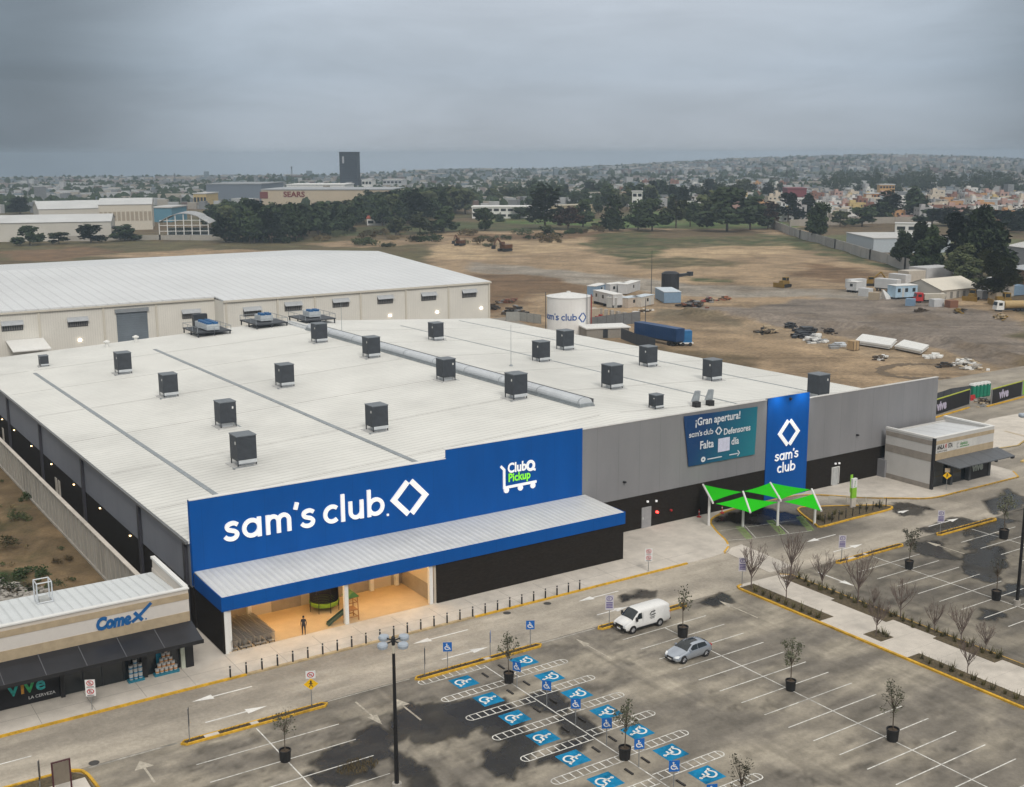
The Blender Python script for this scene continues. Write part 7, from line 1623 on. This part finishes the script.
block('maroon roofed hall among the crowded houses',787,806,205,189,30,M('maroon_wall',(.20,.05,.06),.7),M('maroon_roof',(.17,.04,.05),.6))
block('orange ochre apartment house, brightest in the neighbourhood',879,894,200,185,12,M('ochre',(.55,.33,.13),.7),wroof,'apartment_house','apartment house',win=5,rows=3)
block('deep orange house below the ochre apartment house',866,880,204,194,12,M('deep_orange',(.52,.22,.06),.7),wroof,'apartment_house','apartment house',win=4,rows=2)
block('yellow house at the left of the neighbourhood',824,831,212,201,10,M('lemon',(.50,.42,.15),.7),wroof,'apartment_house','apartment house',win=2,rows=2)
# ================================================================ TREES
proto={}
def P(kind,near,seed,leafm,nl,ls,h=18,w=12):
    key=(kind,near,seed)
    if key not in proto:
        proto[key]=[tree_proto('tree','',h,w,kind,seed,nl,ls,leafm),True,h,w]
    return key
def put(key,x,y,h,w,label,group=None,rz=None):
    p=proto[key]; sc=(w/p[3],w/p[3],h/p[2]); rz=random.random()*6 if rz is None else rz
    if p[1]: o=p[0]; p[1]=False; kids(o); o.location=(x,y,-.4); o.rotation_euler=(0,0,rz); o.scale=sc
    else: o=dup(p[0],(x,y,-.4),rz,scale=sc)
    o['label']=label
    if group: o['group']=group
    return o
def treeat(px,py,ptop,wpx,key,label,group=None):
    x,y=G(px,py); h=hgt(px,ptop,x,y)+.4; D=math.sqrt(x*x+y*y+HC*HC); w=wpx*D/F_
    return put(key,x,y,h,w,label,group)
NB=[P('broad',1,s,m_leaf,3600,.52) for s in (11,12)]; NT=P('tall',1,13,m_leaf,3200,.5); NR=P('round',1,14,m_leaf2,3200,.52)
FB=[P('broad',0,s,[m_leaf,m_leaf,m_leaf2][s-21],1000,.85) for s in (21,22,23)]; FT=[P('tall',0,s,m_leaf,900,.8) for s in (24,25)]; FR=[P('round',0,s,[m_leaf,m_leaf2][s-26],900,.85) for s in (26,27)]; FC=P('cone',0,28,m_leaf,800,.8); FX=P('broad',0,29,m_leaf3,750,.75)
treeat(816,242,199,34,NT,'tall slim dark tree standing alone before the block wall, left of the white workshop')
treeat(901,268,227,27,NT,'slender tree with high crown right of the white workshop')
treeat(918,273,223,38,NB[0],'leftmost of the clustered trees above the yard, airy crown')
treeat(930,275,224,36,NB[1],'tree with two stems beside the clustered trees above the yard')
treeat(953,274,214,52,NB[0],'left crown of the biggest dark tree mass at the right')
treeat(981,279,203,60,NB[1],'biggest dark tree at the right, wide irregular crown')
treeat(962,284,240,34,NR,'mid dark tree filling in under the biggest crown')
treeat(994,301,242,48,NR,'low dense olive tree in front of the biggest one at the right')
treeat(972,292,256,34,NR,'dense low tree to the left of the front olive tree')
for px,py,pt,w,k,l in ((612,231,189,30,FC,'dark conical tree at the left corner of the green pitch'),(652,231,196,36,FB[0],'round dark tree on the near edge of the green pitch'),(638,230,199,26,FB[1],'tree with a bare trunk left on the pitch edge'),(676,228,194,34,FB[2],'double stemmed tree near the middle of the pitch'),(690,227,199,24,FT[0],'slim tree right of the double stemmed one'),
  (727,231,184,54,FB[0],'largest tree at the right end of the pitch'),(750,229,196,40,FB[1],'dark tree merging into the largest one by the pitch'),(768,228,200,36,FX,'brownish tree at the right end of the belt'),(708,226,188,36,FB[2],'tall dark tree behind the right end of the pitch'),(545,229,183,44,FB[1],'tall dark tree left of the reddish one'),(568,230,205,34,FX,'reddish brown tree left of the green pitch'),(583,227,196,30,FB[0],'dark tree behind the reddish one'),(594,229,222,12,FR[0],'small round bush tree at the pitch left corner'),
  (546,236,224,18,FR[1],'dark scrub bush on the brown bank'),(485,230,205,24,FR[0],'dark round tree left of the white school'),(520,219,205,20,FR[0],'dark round tree before the school right end'),(500,222,212,12,FC,'small conical tree before the school'),(444,232,206,30,FB[1],'dark tree left of the school lawn'),(420,233,210,28,FB[2],'open olive tree on the far lawn'),(396,236,214,26,FB[2],'pale green tree on the far lawn'),
  (788,222,190,30,FB[0],'dark tree left of the grey wall top'),(806,218,193,26,FT[1],'slim dark tree beside the maroon hall'),(880,222,202,36,FB[1],'dark tree group left before the ochre house'),(890,219,188,34,FT[0],'tall dark tree in front of the ochre house'),(915,221,186,38,FT[1],'tallest dark tree right of the ochre house'),(862,226,204,34,FR[0],'dark tree left of the clubhouse'),(840,227,209,20,FR[1],'small tree at the foot of the houses'),(932,225,207,32,FB[0],'dark tree right of the clubhouse'),(948,226,206,36,FB[1],'broad dark tree behind the yard trees'),(968,226,206,36,FB[2],'olive tree behind the yard trees'),(1000,232,208,40,FB[0],'dark tree at the right edge behind the sheds'),(1022,230,206,34,FB[1],'rightmost dark tree behind the sheds'),
  (30,245,224,26,FB[0],'bushy tree leftmost along the low wall'),(59,244,231,22,FR[1],'low round bush tree second along the low wall'),(91,243,221,30,FR[0],'dense round tree third along the low wall'),(125,241,224,28,FB[1],'dark bushy tree fourth along the low wall'),(20,214,196,24,FB[1],'dark tree behind the factory hall, left'),(226,242,214,34,FB[0],'big dark tree right of the sports dome'),(214,226,204,26,FB[1],'dark tree behind the sports dome')):
    treeat(px,py,pt,w,k,l)
rng=random.Random(17)
gb='trees of the dark belt beyond the dirt field'; n=0
ks=FB+FT+FR+[FB[0],FB[1]]
def topline(px): return np.interp(px,[200,240,290,345,370,400,440,520,560,600,640,700,760,800],[204,200,205,202,192,190,187,186,185,196,205,196,200,202])
def botline(px): return np.interp(px,[200,240,300,360,420,470,540,600,700,760,800],[232,242,240,230,222,212,214,218,211,216,212])
while n<200:
    px=rng.uniform(205,620) if rng.random()<.7 else rng.uniform(600,790); t=topline(px); b=botline(px); py=t+16+ (b-t-14)*rng.random()
    if 466<px<596 and py>204: continue
    if 150<px<215 and py>210: continue
    if 600<px<790 and py>212: continue
    x,y=G(px,py); D=math.hypot(x,y); h=rng.uniform(15,24); ptop=py-h*F_/D
    if ptop<t-2: h*=max(.35,(py-t+rng.uniform(-2,3))/(py-ptop))
    put(rng.choice(ks),x,y,h,h*rng.uniform(.65,.95),'dark leafy tree in the dense belt beyond the dirt field',gb); n+=1
n=0
while n<50:
    px=rng.uniform(520,770); py=rng.uniform(196,211); x,y=G(px,py); h=rng.uniform(14,21); put(rng.choice(ks),x,y,h,h*rng.uniform(.7,1.),'dark leafy tree in the looser belt behind the green pitch','trees of the looser belt behind the pitch'); n+=1
wd=MB(); n=0     # the wood on the rise and the treetops between the far houses read as one mass
def masstree(x,y,h,w):
    cl=[]
    for i in range(9):
        a=rng.random()*6.28; t=rng.random(); rr=w*(.36-.26*t*t)*rng.random()**.5; q=w*(.16+.12*rng.random())*(1.1-.35*t); cl.append((rr*math.cos(a),rr*math.sin(a),h*(.2+.68*t),q,q,q))
    m1=MB(); leaves(m1,rng,cl,230,1.25); m1.move(x,y,-.4); wd.add(m1.v,m1.f)
while n<95:
    px=rng.uniform(826,1030); py=rng.uniform(182,193) if rng.random()<.85 else rng.uniform(193,197); x,y=G(px,py); h=rng.uniform(15,24); masstree(x,y,h,h*rng.uniform(.8,1.2)); n+=1
n=0
while n<60:
    px=rng.uniform(560,800) if rng.random()<.7 else rng.uniform(800,1024); py=rng.uniform(178,199); x,y=G(px,py); h=rng.uniform(9,17); masstree(x,y,h,h*rng.uniform(.8,1.1)); n+=1
tag(wd.build('far_wood',m_leaf),'dark wood on the rise and treetops between the far houses','wood',kind='stuff')
# scrub on the left plot and along the field edges
def scrub(seed,m):
    rr=random.Random(seed); mb=MB(); cl=[(rr.gauss(0,.6),rr.gauss(0,.6),.45+.4*rr.random(),.6,.6,.5) for _ in range(6)]; leaves(mb,rr,cl,420,.12); return tag(mb.build('scrub_bush',m),'','bush')
sb=[scrub(1,m_leaf2),scrub(2,m_dryleaf),scrub(3,m_leaf)]; us=[True]*3
for px,py,s,k,l in ((33,578,2.2,2,'dark green bush by the rubble on the left plot'),(50,590,1.5,0,'green bush beside the roof cage'),(20,520,1.6,0,'upper green bush on the left plot'),(25,500,1.3,2,'small dark bush near the wall on the left plot'),(66,562,1.3,1,'dry bush in the middle of the left plot'),(10,545,2.,0,'green scrub at the left edge'),(4,592,2.3,2,'dark scrub at the left edge above the shop roof'),(22,592,1.8,1,'dry scrub above the shop roof')):
    x,y=G(px,py)
    o=sb[k] if us[k] else sb[k].copy()
    if not us[k]: COL.objects.link(o)
    us[k]=False; o.location=(x,y,0); o.scale=(s*.55,s*.7,s*.42); o.rotation_euler=(0,0,px); o['label']=l
n=0
for i in range(50):
    px=rng.uniform(240,600); py=rng.uniform(231,247) if px<560 else rng.uniform(231,235)
    x,y=G(px,py); 
    if X.shape is None: pass
    k=rng.randrange(3); o=sb[k].copy(); COL.objects.link(o); s=rng.uniform(1.2,3.2); o.location=(x,y,-.2); o.scale=(s*1.4,s*1.4,s); o.rotation_euler=(0,0,rng.random()*6); o['label']='low scrub bush on the brown bank before the tree belt'; o['group']='scrub on the brown bank'
ug=MB(); rr=random.Random(12)
for k in range(230):
    x=rr.uniform(2,27.5); y=rr.uniform(104,185)
    if fbm(np.array([x/4.]),np.array([y/6.]),31)[0]<.44: continue
    m1=MB(); q=rr.uniform(.25,.7); leaves(m1,rr,[(0,0,.25*q,q,q,q*.5)],34,.10); m1.move(x,y,.25); ug.add(m1.v,m1.f,rr.randrange(2))
tag(ug.build('undergrowth',[m_leaf2,m_dryleaf]),'low dry weeds and grass over the left dirt plot','undergrowth',kind='stuff')
# rubble on the left plot
rb=MB(); rr=random.Random(4)
poly=np.array([(12,112),(17.5,108),(22,112),(23,119),(19.5,124),(15,121)])
for k in range(420):
    w=[rr.random() for _ in range(6)]; s=sum(q**3 for q in w); x=sum(poly[i][0]*w[i]**3 for i in range(6))/s; y=sum(poly[i][1]*w[i]**3 for i in range(6))/s; q=rr.uniform(.07,.3); m1=MB(); m1.box(-q,-q*.7,0,q,q*.7,q*.8); m1.rot(rr.random()*3).move(x,y,.3+.25*rr.random()); rb.add(m1.v,m1.f)
tag(rb.build('rubble',M('pale_rubble',(.34,.32,.29),.9,var=.25)),'spread of pale broken rubble on the left dirt plot','rubble',kind='stuff')
# ================================================================ HOUSES
def house_proto(seed):
    r=random.Random(seed); w=r.uniform(6,8.5); d=r.uniform(8,12); h=r.choice([3.4,5.8,6.2,6.4,8.6]); mb=MB(); mb.box(-w/2,-d/2,-2,w/2,d/2,h,0)
    for s in (-1,1): mb.box(s*w/2-.1,-d/2,h,s*w/2+.1,d/2,h+.7,0)
    mb.box(-w/2,-d/2-.05,h,w/2,-d/2+.12,h+.7,0)
    if r.random()<.7: x=r.uniform(-w*.3,w*.1); mb.box(x,d*.05,h+.01,x+2.6,d*.4,h+2.4,0)
    mb.cyl((w*.25,d*.2,h),(w*.25,d*.2,h+1.5),.6,.6,8,2)
    fl=max(1,int(h/2.8))
    for f in range(fl):
        for x in (-w*.26,w*.2): mb.box(x-.7,-d/2-.06,f*2.8+1.0,x+.7,-d/2-.01,f*2.8+2.3,1)
        for y in (-d*.25,d*.2): mb.box(-w/2-.05,y-.6,f*2.8+1.,-w/2-.01,y+.6,f*2.8+2.2,1)
    mb.box(-w*.1,-d/2-.9,2.6,w*.45,-d/2-.02,2.8,0)
    mb.box(-w/2+.1,-d/2+.13,h+.02,w/2-.1,d/2,h+.08,3)
    return mb,w
m_win=M('house_window',(.03,.034,.04),.3); m_tank=M('roof_tank',(.05,.05,.05),.6); m_hroof=M('house_roof',(.33,.24,.20),.85,var=.25,scale=.15)
HCOL=[('white',(.66,.66,.64)),('cream',(.60,.53,.43)),('pink',(.46,.31,.27)),('grey',(.40,.40,.40)),('brick red',(.26,.135,.10)),('yellow',(.54,.43,.20)),('orange',(.50,.29,.14)),('bluish',(.38,.44,.48))]
hm=[M('house_'+a.replace(' ','_'),c,.8,var=.12,scale=.3) for a,c in HCOL]
hp=[]
for s in range(7):
    mb,w=house_proto(s)
    hp.append((mb,w))
meshes={}
n=0; placed=[]; tries=0
while n<298 and tries<20000:
    tries+=1
    q=rng.random()
    if q<.80: px=rng.uniform(776,1030); py=rng.uniform(195,222)
    elif q<.92: px=rng.uniform(560,790); py=rng.uniform(184,203)
    else: px=rng.uniform(690,790); py=rng.uniform(196,214)
    if 830<px<960 and py<197: continue
    if px<700 and 196<py<204 and rng.random()<.6: continue
    x,y=G(px,py)
    if any((x-a)**2+(y-b)**2<30 for a,b in placed): continue
    placed.append((x,y)); k=rng.randrange(7); c=rng.choices(range(8),[30,18,10,14,9,4,3,4])[0]
    if (k,c) not in meshes:
        o=hp[k][0].build('house',[hm[c],m_win,m_tank,m_hroof]); meshes[k,c]=o.data
    else: o=bpy.data.objects.new('house',meshes[k,c]); COL.objects.link(o)
    o.location=(x,y,0); o.rotation_euler=(0,0,-.55+rng.choice([0,0,0,PI/2])+rng.gauss(0,.06)); o['category']='house'; o['label']=f'small {HCOL[c][0]} flat roofed house in the crowded far neighbourhood'; o['group']=f'{HCOL[c][0]} houses of the far neighbourhood'; n+=1
# ================================================================ THE CITY BEYOND, THE HILL
def hillz(X,Y):
    r=np.hypot(X,Y); azd=np.degrees(np.arctan2(X,Y)); px=512+F_*np.tan(np.radians(np.clip(azd-33.477,-60,60)))/1.0*1.02
    top=np.interp(px,[-500,330,400,470,540,620,700,790,860,900,960,1024,1300],[0,0,2,6,5,12,19,29,35,34,29,21,12])
    t=np.clip((r-1500)/2300,0,1); t=t*t*(3-2*t)
    R=np.interp(px,[-300,330,450,560,640,760,1300],[2350,2350,2900,3000,3300,3900,3900])
    return top*t*np.clip(1-(r-3900)/1000,0,1)*(1+.28*(fbm(X/260,Y/260,3)-.5))-np.clip(r-R,0,1e9)*.021
az=np.radians(np.linspace(-180,180,480)); rr=np.linspace(1000,5050,90); A,Rr=np.meshgrid(az,rr); X=Rr*np.sin(A);Y=Rr*np.cos(A)
C=np.empty(X.shape+(3,)); C[:]=(.085,.095,.07); t=np.clip((fbm(X/120,Y/120,6)-.5)*6,0,1)[...,None]; C=C*(1-t)+np.array((.17,.15,.12))*t
grid_obj('hills',X,Y,hillz(X,Y)-.6,C,attr_mat('hill_ground',n1=(.01,.3),n2=(.06,.3),bump=0))
def mass(name,n,fn,mats,label,cat):
    mb=MB()
    for _ in range(n): fn(mb)
    o=mb.build(name,mats); return tag(o,label,cat,kind='stuff')
rc=random.Random(8)
def citybox(mb):
    az=math.radians(rc.uniform(5,66)); r=980*(4.4**(rc.random()**.85)); 
    if r<1250 and rc.random()<.45: return
    x,y=r*math.sin(az),r*math.cos(az)
    if fbm(np.array([x/230.]),np.array([y/230.]),14)[0]<.36: return
    z=float(hillz(np.array([x]),np.array([y]))[0])
    if z<-3: return
    w=rc.uniform(4,8.5)*(1+.3*(r>1800)); d=rc.uniform(5,9); h=rc.choice([3.2,4.5,5.5,6,6.5]) if rc.random()<.993 else rc.uniform(9,16)
    if rc.random()<.04: w*=3.5; d*=2.; h=7
    m1=MB(); m1.box(-w/2,-d/2,-3,w/2,d/2,h); m1.rot(-.55+rc.gauss(0,.2)).move(x,y,z); f=[q for i,q in enumerate(m1.f) if i]; mb.add(m1.v,f,rc.choices(range(6),[44,22,20,4,5,6] if r<1700 else [14,12,34,6,12,22])[0])
mass('distant_city',12000,citybox,[M('far_'+n,c,.9,var=.2,scale=.05) for n,c in (('white',(.40,.41,.42)),('cream',(.34,.31,.27)),('grey',(.20,.21,.22)),('brick',(.15,.11,.10)),('rose',(.24,.21,.20)),('slate',(.16,.2,.23)))],'mass of tiny pale buildings of the city fading into haze','city')
def cityblob(mb):
    az=math.radians(rc.uniform(5,66)); r=1000*(4.6**rc.random()); x,y=r*math.sin(az),r*math.cos(az)
    if fbm(np.array([x/160.]),np.array([y/160.]),24)[0]<.47 or (r<1350 and az>.80): return
    z=float(hillz(np.array([x]),np.array([y]))[0])
    if z<-3: return
    s=rc.uniform(2.5,5.5); h=rc.uniform(5,10)
    vs=[];n=6
    for zz,q in ((0,.5),(.35,1),(.75,.8),(1,.25)):
        for i in range(n): t=2*PI*i/n+zz; k=s*q*rc.uniform(.7,1.25); vs.append((x+k*math.cos(t),y+k*math.sin(t),z-1+zz*h+rc.uniform(-.8,.8)))
    mb.add(vs,[(k*n+i,k*n+(i+1)%n,(k+1)*n+(i+1)%n,(k+1)*n+i) for k in range(3) for i in range(n)]+[tuple(range(3*n,4*n))])
mass('distant_trees',11000,cityblob,m_leaf,'scattered dark treetops between the far city buildings','trees')
for px,py,pt,l in ((60,184,176,'leftmost'),(175,184,173,'left of the mall'),(292,180,166,'between mall and dark tower'),(842,176,159,'on the hill, left'),(847,177,158,'on the hill, beside another'),(786,190,170,'above the near houses')):
    x,y=G(px,max(py,176)); r0=min(1,2600/math.hypot(x,y)); x*=r0;y*=r0; z=float(hillz(np.array([x]),np.array([y]))[0]); r=thing('radio_mast','thin faint radio mast on the skyline, '+l,'mast',(x,y,z)); mb=MB(); t=hgt(px,pt,x,y)
    for a in range(3): mb.cyl((x+2.5*math.cos(a*2.1),y+2.5*math.sin(a*2.1),z-1),(x+.4*math.cos(a*2.1),y+.4*math.sin(a*2.1),t),.35,.25,4)
    mb.build('lattice',m_darkm,r)
    mb=MB(); mb.box(x-1.5,y-.3,t-4,x+1.5,y+.3,t-2.5); mb.build('antenna',m_darkm,r)
# ================================================================ AIR, SKY, SUN, CAMERA
hz=bpy.data.materials.new('haze_air'); hz.use_nodes=True; nt=hz.node_tree; nt.nodes.remove(nt.nodes['Principled BSDF']); pv=nt.nodes.new('ShaderNodeVolumePrincipled')
pv.inputs['Color'].default_value=(.52,.65,.80,1); pv.inputs['Density'].default_value=.00020; pv.inputs['Anisotropy'].default_value=.1
nt.links.new(pv.outputs[0],nt.nodes['Material Output'].inputs['Volume'])
mb=MB(); mb.box(-5200,-5200,-62,5200,5200,56); o=mb.build('haze',hz); o['kind']='stuff'; o['label']='pale bluish haze filling the air'; o['category']='haze'
SE,SA=math.radians(42),math.radians(195)    # elevation, compass direction of the sun (from +Y clockwise)
world=bpy.data.worlds.new('World'); scene.world=world; world.use_nodes=True; nt=world.node_tree; N=nt.nodes; L=nt.links
bg=N['Background']; sky=N.new('ShaderNodeTexSky'); sky.sky_type='NISHITA'; sky.sun_disc=False; sky.sun_elevation=SE; sky.sun_rotation=SA; sky.air_density=1.2; sky.dust_density=2.5
tc=N.new('ShaderNodeTexCoord'); sp=N.new('ShaderNodeSeparateXYZ'); L.new(tc.outputs['Generated'],sp.inputs[0])
cr=N.new('ShaderNodeValToRGB'); e=cr.color_ramp.elements   # overcast deck: brightness by elevation
e[0].position=0.; e[0].color=(3.65,4.0,4.4,1); e[1].position=1.; e[1].color=(10.6,10.3,9.7,1)
for p,c in ((.03,(3.6,4.05,4.6)),(.065,(3.55,4.08,4.75)),(.10,(4.1,4.6,5.25)),(.14,(4.5,4.9,5.5)),(.22,(4.4,4.6,4.9)),(.45,(6.3,6.2,5.95))):
    x=e.new(p); x.color=(*c,1)
ab=N.new('ShaderNodeMath'); ab.operation='ABSOLUTE'; L.new(sp.outputs[2],ab.inputs[0]); L.new(ab.outputs[0],cr.inputs[0])
dv=N.new('ShaderNodeMath'); dv.operation='ADD'; dv.inputs[1].default_value=.06; L.new(ab.outputs[0],dv.inputs[0])
vd=N.new('ShaderNodeVectorMath'); vd.operation='DIVIDE'; cb=N.new('ShaderNodeCombineXYZ'); L.new(dv.outputs[0],cb.inputs[0]); L.new(dv.outputs[0],cb.inputs[1]); cb.inputs[2].default_value=1
L.new(tc.outputs['Generated'],vd.inputs[0]); L.new(cb.outputs[0],vd.inputs[1])
nz=N.new('ShaderNodeTexNoise'); nz.inputs['Scale'].default_value=1.6; nz.inputs['Detail'].default_value=6; nz.inputs['Roughness'].default_value=.55; nz.inputs['Distortion'].default_value=.4; mpn=N.new('ShaderNodeMapping'); mpn.inputs['Scale'].default_value=(3.2,3.2,15); L.new(tc.outputs['Generated'],mpn.inputs[0]); L.new(mpn.outputs[0],nz.inputs['Vector'])
mr=N.new('ShaderNodeMapRange'); mr.inputs['From Min'].default_value=.3; mr.inputs['From Max'].default_value=.7; mr.inputs['To Min'].default_value=.89; mr.inputs['To Max'].default_value=1.11; L.new(nz.outputs['Fac'],mr.inputs[0])
mx=N.new('ShaderNodeMix'); mx.data_type='RGBA'; mx.blend_type='MULTIPLY'; mx.inputs['Factor'].default_value=1; L.new(cr.outputs[0],mx.inputs['A'])
dt=N.new('ShaderNodeVectorMath'); dt.operation='DOT_PRODUCT'; dt.inputs[1].default_value=(math.sin(math.radians(36.5)),math.cos(math.radians(36.5)),0); L.new(tc.outputs['Generated'],dt.inputs[0])
m3=N.new('ShaderNodeMapRange'); m3.inputs['From Min'].default_value=.905; m3.interpolation_type='SMOOTHSTEP'; m3.inputs['From Max'].default_value=.975; m3.inputs['To Min'].default_value=.46; m3.inputs['To Max'].default_value=1.09; L.new(dt.outputs['Value'],m3.inputs[0])
m4=N.new('ShaderNodeMath'); m4.operation='MULTIPLY'; L.new(mr.outputs[0],m4.inputs[0]); L.new(m3.outputs[0],m4.inputs[1])
up=N.new('ShaderNodeMapRange'); up.inputs['From Min'].default_value=.2; up.inputs['From Max'].default_value=.4; L.new(ab.outputs[0],up.inputs[0])
m5=N.new('ShaderNodeMix'); L.new(up.outputs[0],m5.inputs[0]); L.new(m4.outputs[0],m5.inputs[2]); L.new(mr.outputs[0],m5.inputs[3])
tn=N.new('ShaderNodeMix'); tn.data_type='RGBA'; tf=N.new('ShaderNodeMapRange'); tf.inputs['From Min'].default_value=.89; tf.inputs['From Max'].default_value=.99; L.new(dt.outputs['Value'],tf.inputs[0]); L.new(tf.outputs[0],tn.inputs['Factor']); tn.inputs['A'].default_value=(.91,1.0,1.06,1); tn.inputs['B'].default_value=(1.0,1.0,1.0,1)
t2=N.new('ShaderNodeMix'); t2.data_type='RGBA'; L.new(up.outputs[0],t2.inputs['Factor']); L.new(tn.outputs['Result'],t2.inputs['A']); t2.inputs['B'].default_value=(1,1,1,1)
t4=N.new('ShaderNodeMix'); t4.data_type='RGBA'; t4.blend_type='MULTIPLY'; t4.inputs['Factor'].default_value=1; L.new(t2.outputs['Result'],t4.inputs['A']); L.new(m5.outputs[0],t4.inputs['B']); L.new(t4.outputs['Result'],mx.inputs['B'])
m2=N.new('ShaderNodeMix'); m2.data_type='RGBA'; m2.inputs['Factor'].default_value=.93; L.new(sky.outputs[0],m2.inputs['A']); L.new(mx.outputs['Result'],m2.inputs['B'])
L.new(m2.outputs['Result'],bg.inputs['Color']); bg.inputs['Strength'].default_value=.10
sun=bpy.data.lights.new('sun','SUN'); sun.energy=1.5; sun.angle=math.radians(18); sun.color=(1,.95,.88); so=bpy.data.objects.new('sun',sun); COL.objects.link(so)
d=Vector((math.sin(SA)*math.cos(SE),math.cos(SA)*math.cos(SE),math.sin(SE))); so.rotation_euler=(-d).to_track_quat('-Z','Y').to_euler(); so.location=(0,-50,200)
for dx in (-2.2,2.2):   # the panel's own floodlights
    l=bpy.data.lights.new('panel_floodlight','SPOT'); l.energy=420; l.spot_size=math.radians(110); l.spot_blend=1.; l.color=(.85,.93,1); l.shadow_soft_size=.15; o=bpy.data.objects.new('panel_floodlight',l); COL.objects.link(o); o.location=(107.8+dx,FY-1.5,14.3); o.rotation_euler=Vector((0,.75,-2.2)).to_track_quat('-Z','Y').to_euler()
cam=bpy.data.cameras.new('camera'); cam.sensor_width=36; cam.lens=F_/1024*36; cam.clip_start=.5; cam.clip_end=20000; co=bpy.data.objects.new('camera',cam); COL.objects.link(co)
co.matrix_world=Matrix(((AX[0][0],-AX[1][0],-AX[2][0],0),(AX[0][1],-AX[1][1],-AX[2][1],0),(AX[0][2],-AX[1][2],-AX[2][2],HC),(0,0,0,1)))
scene.camera=co
vs=scene.view_settings; vs.view_transform='Standard'; vs.look='None'; vs.exposure=.12; vs.gamma=1.; vs.use_curve_mapping=False
scene.cycles.use_denoising=True
try: scene.cycles.denoiser='OPENIMAGEDENOISE'
except Exception: pass
scene.cycles.max_bounces=6; scene.cycles.diffuse_bounces=3; scene.cycles.glossy_bounces=3; scene.cycles.volume_bounces=1; scene.cycles.use_adaptive_sampling=True; scene.cycles.adaptive_threshold=.02
for ob in scene.objects:   # base materials built up from things without labels stay unlabelled only as parts
    if 'label' in ob and not ob['label']: del ob['label']
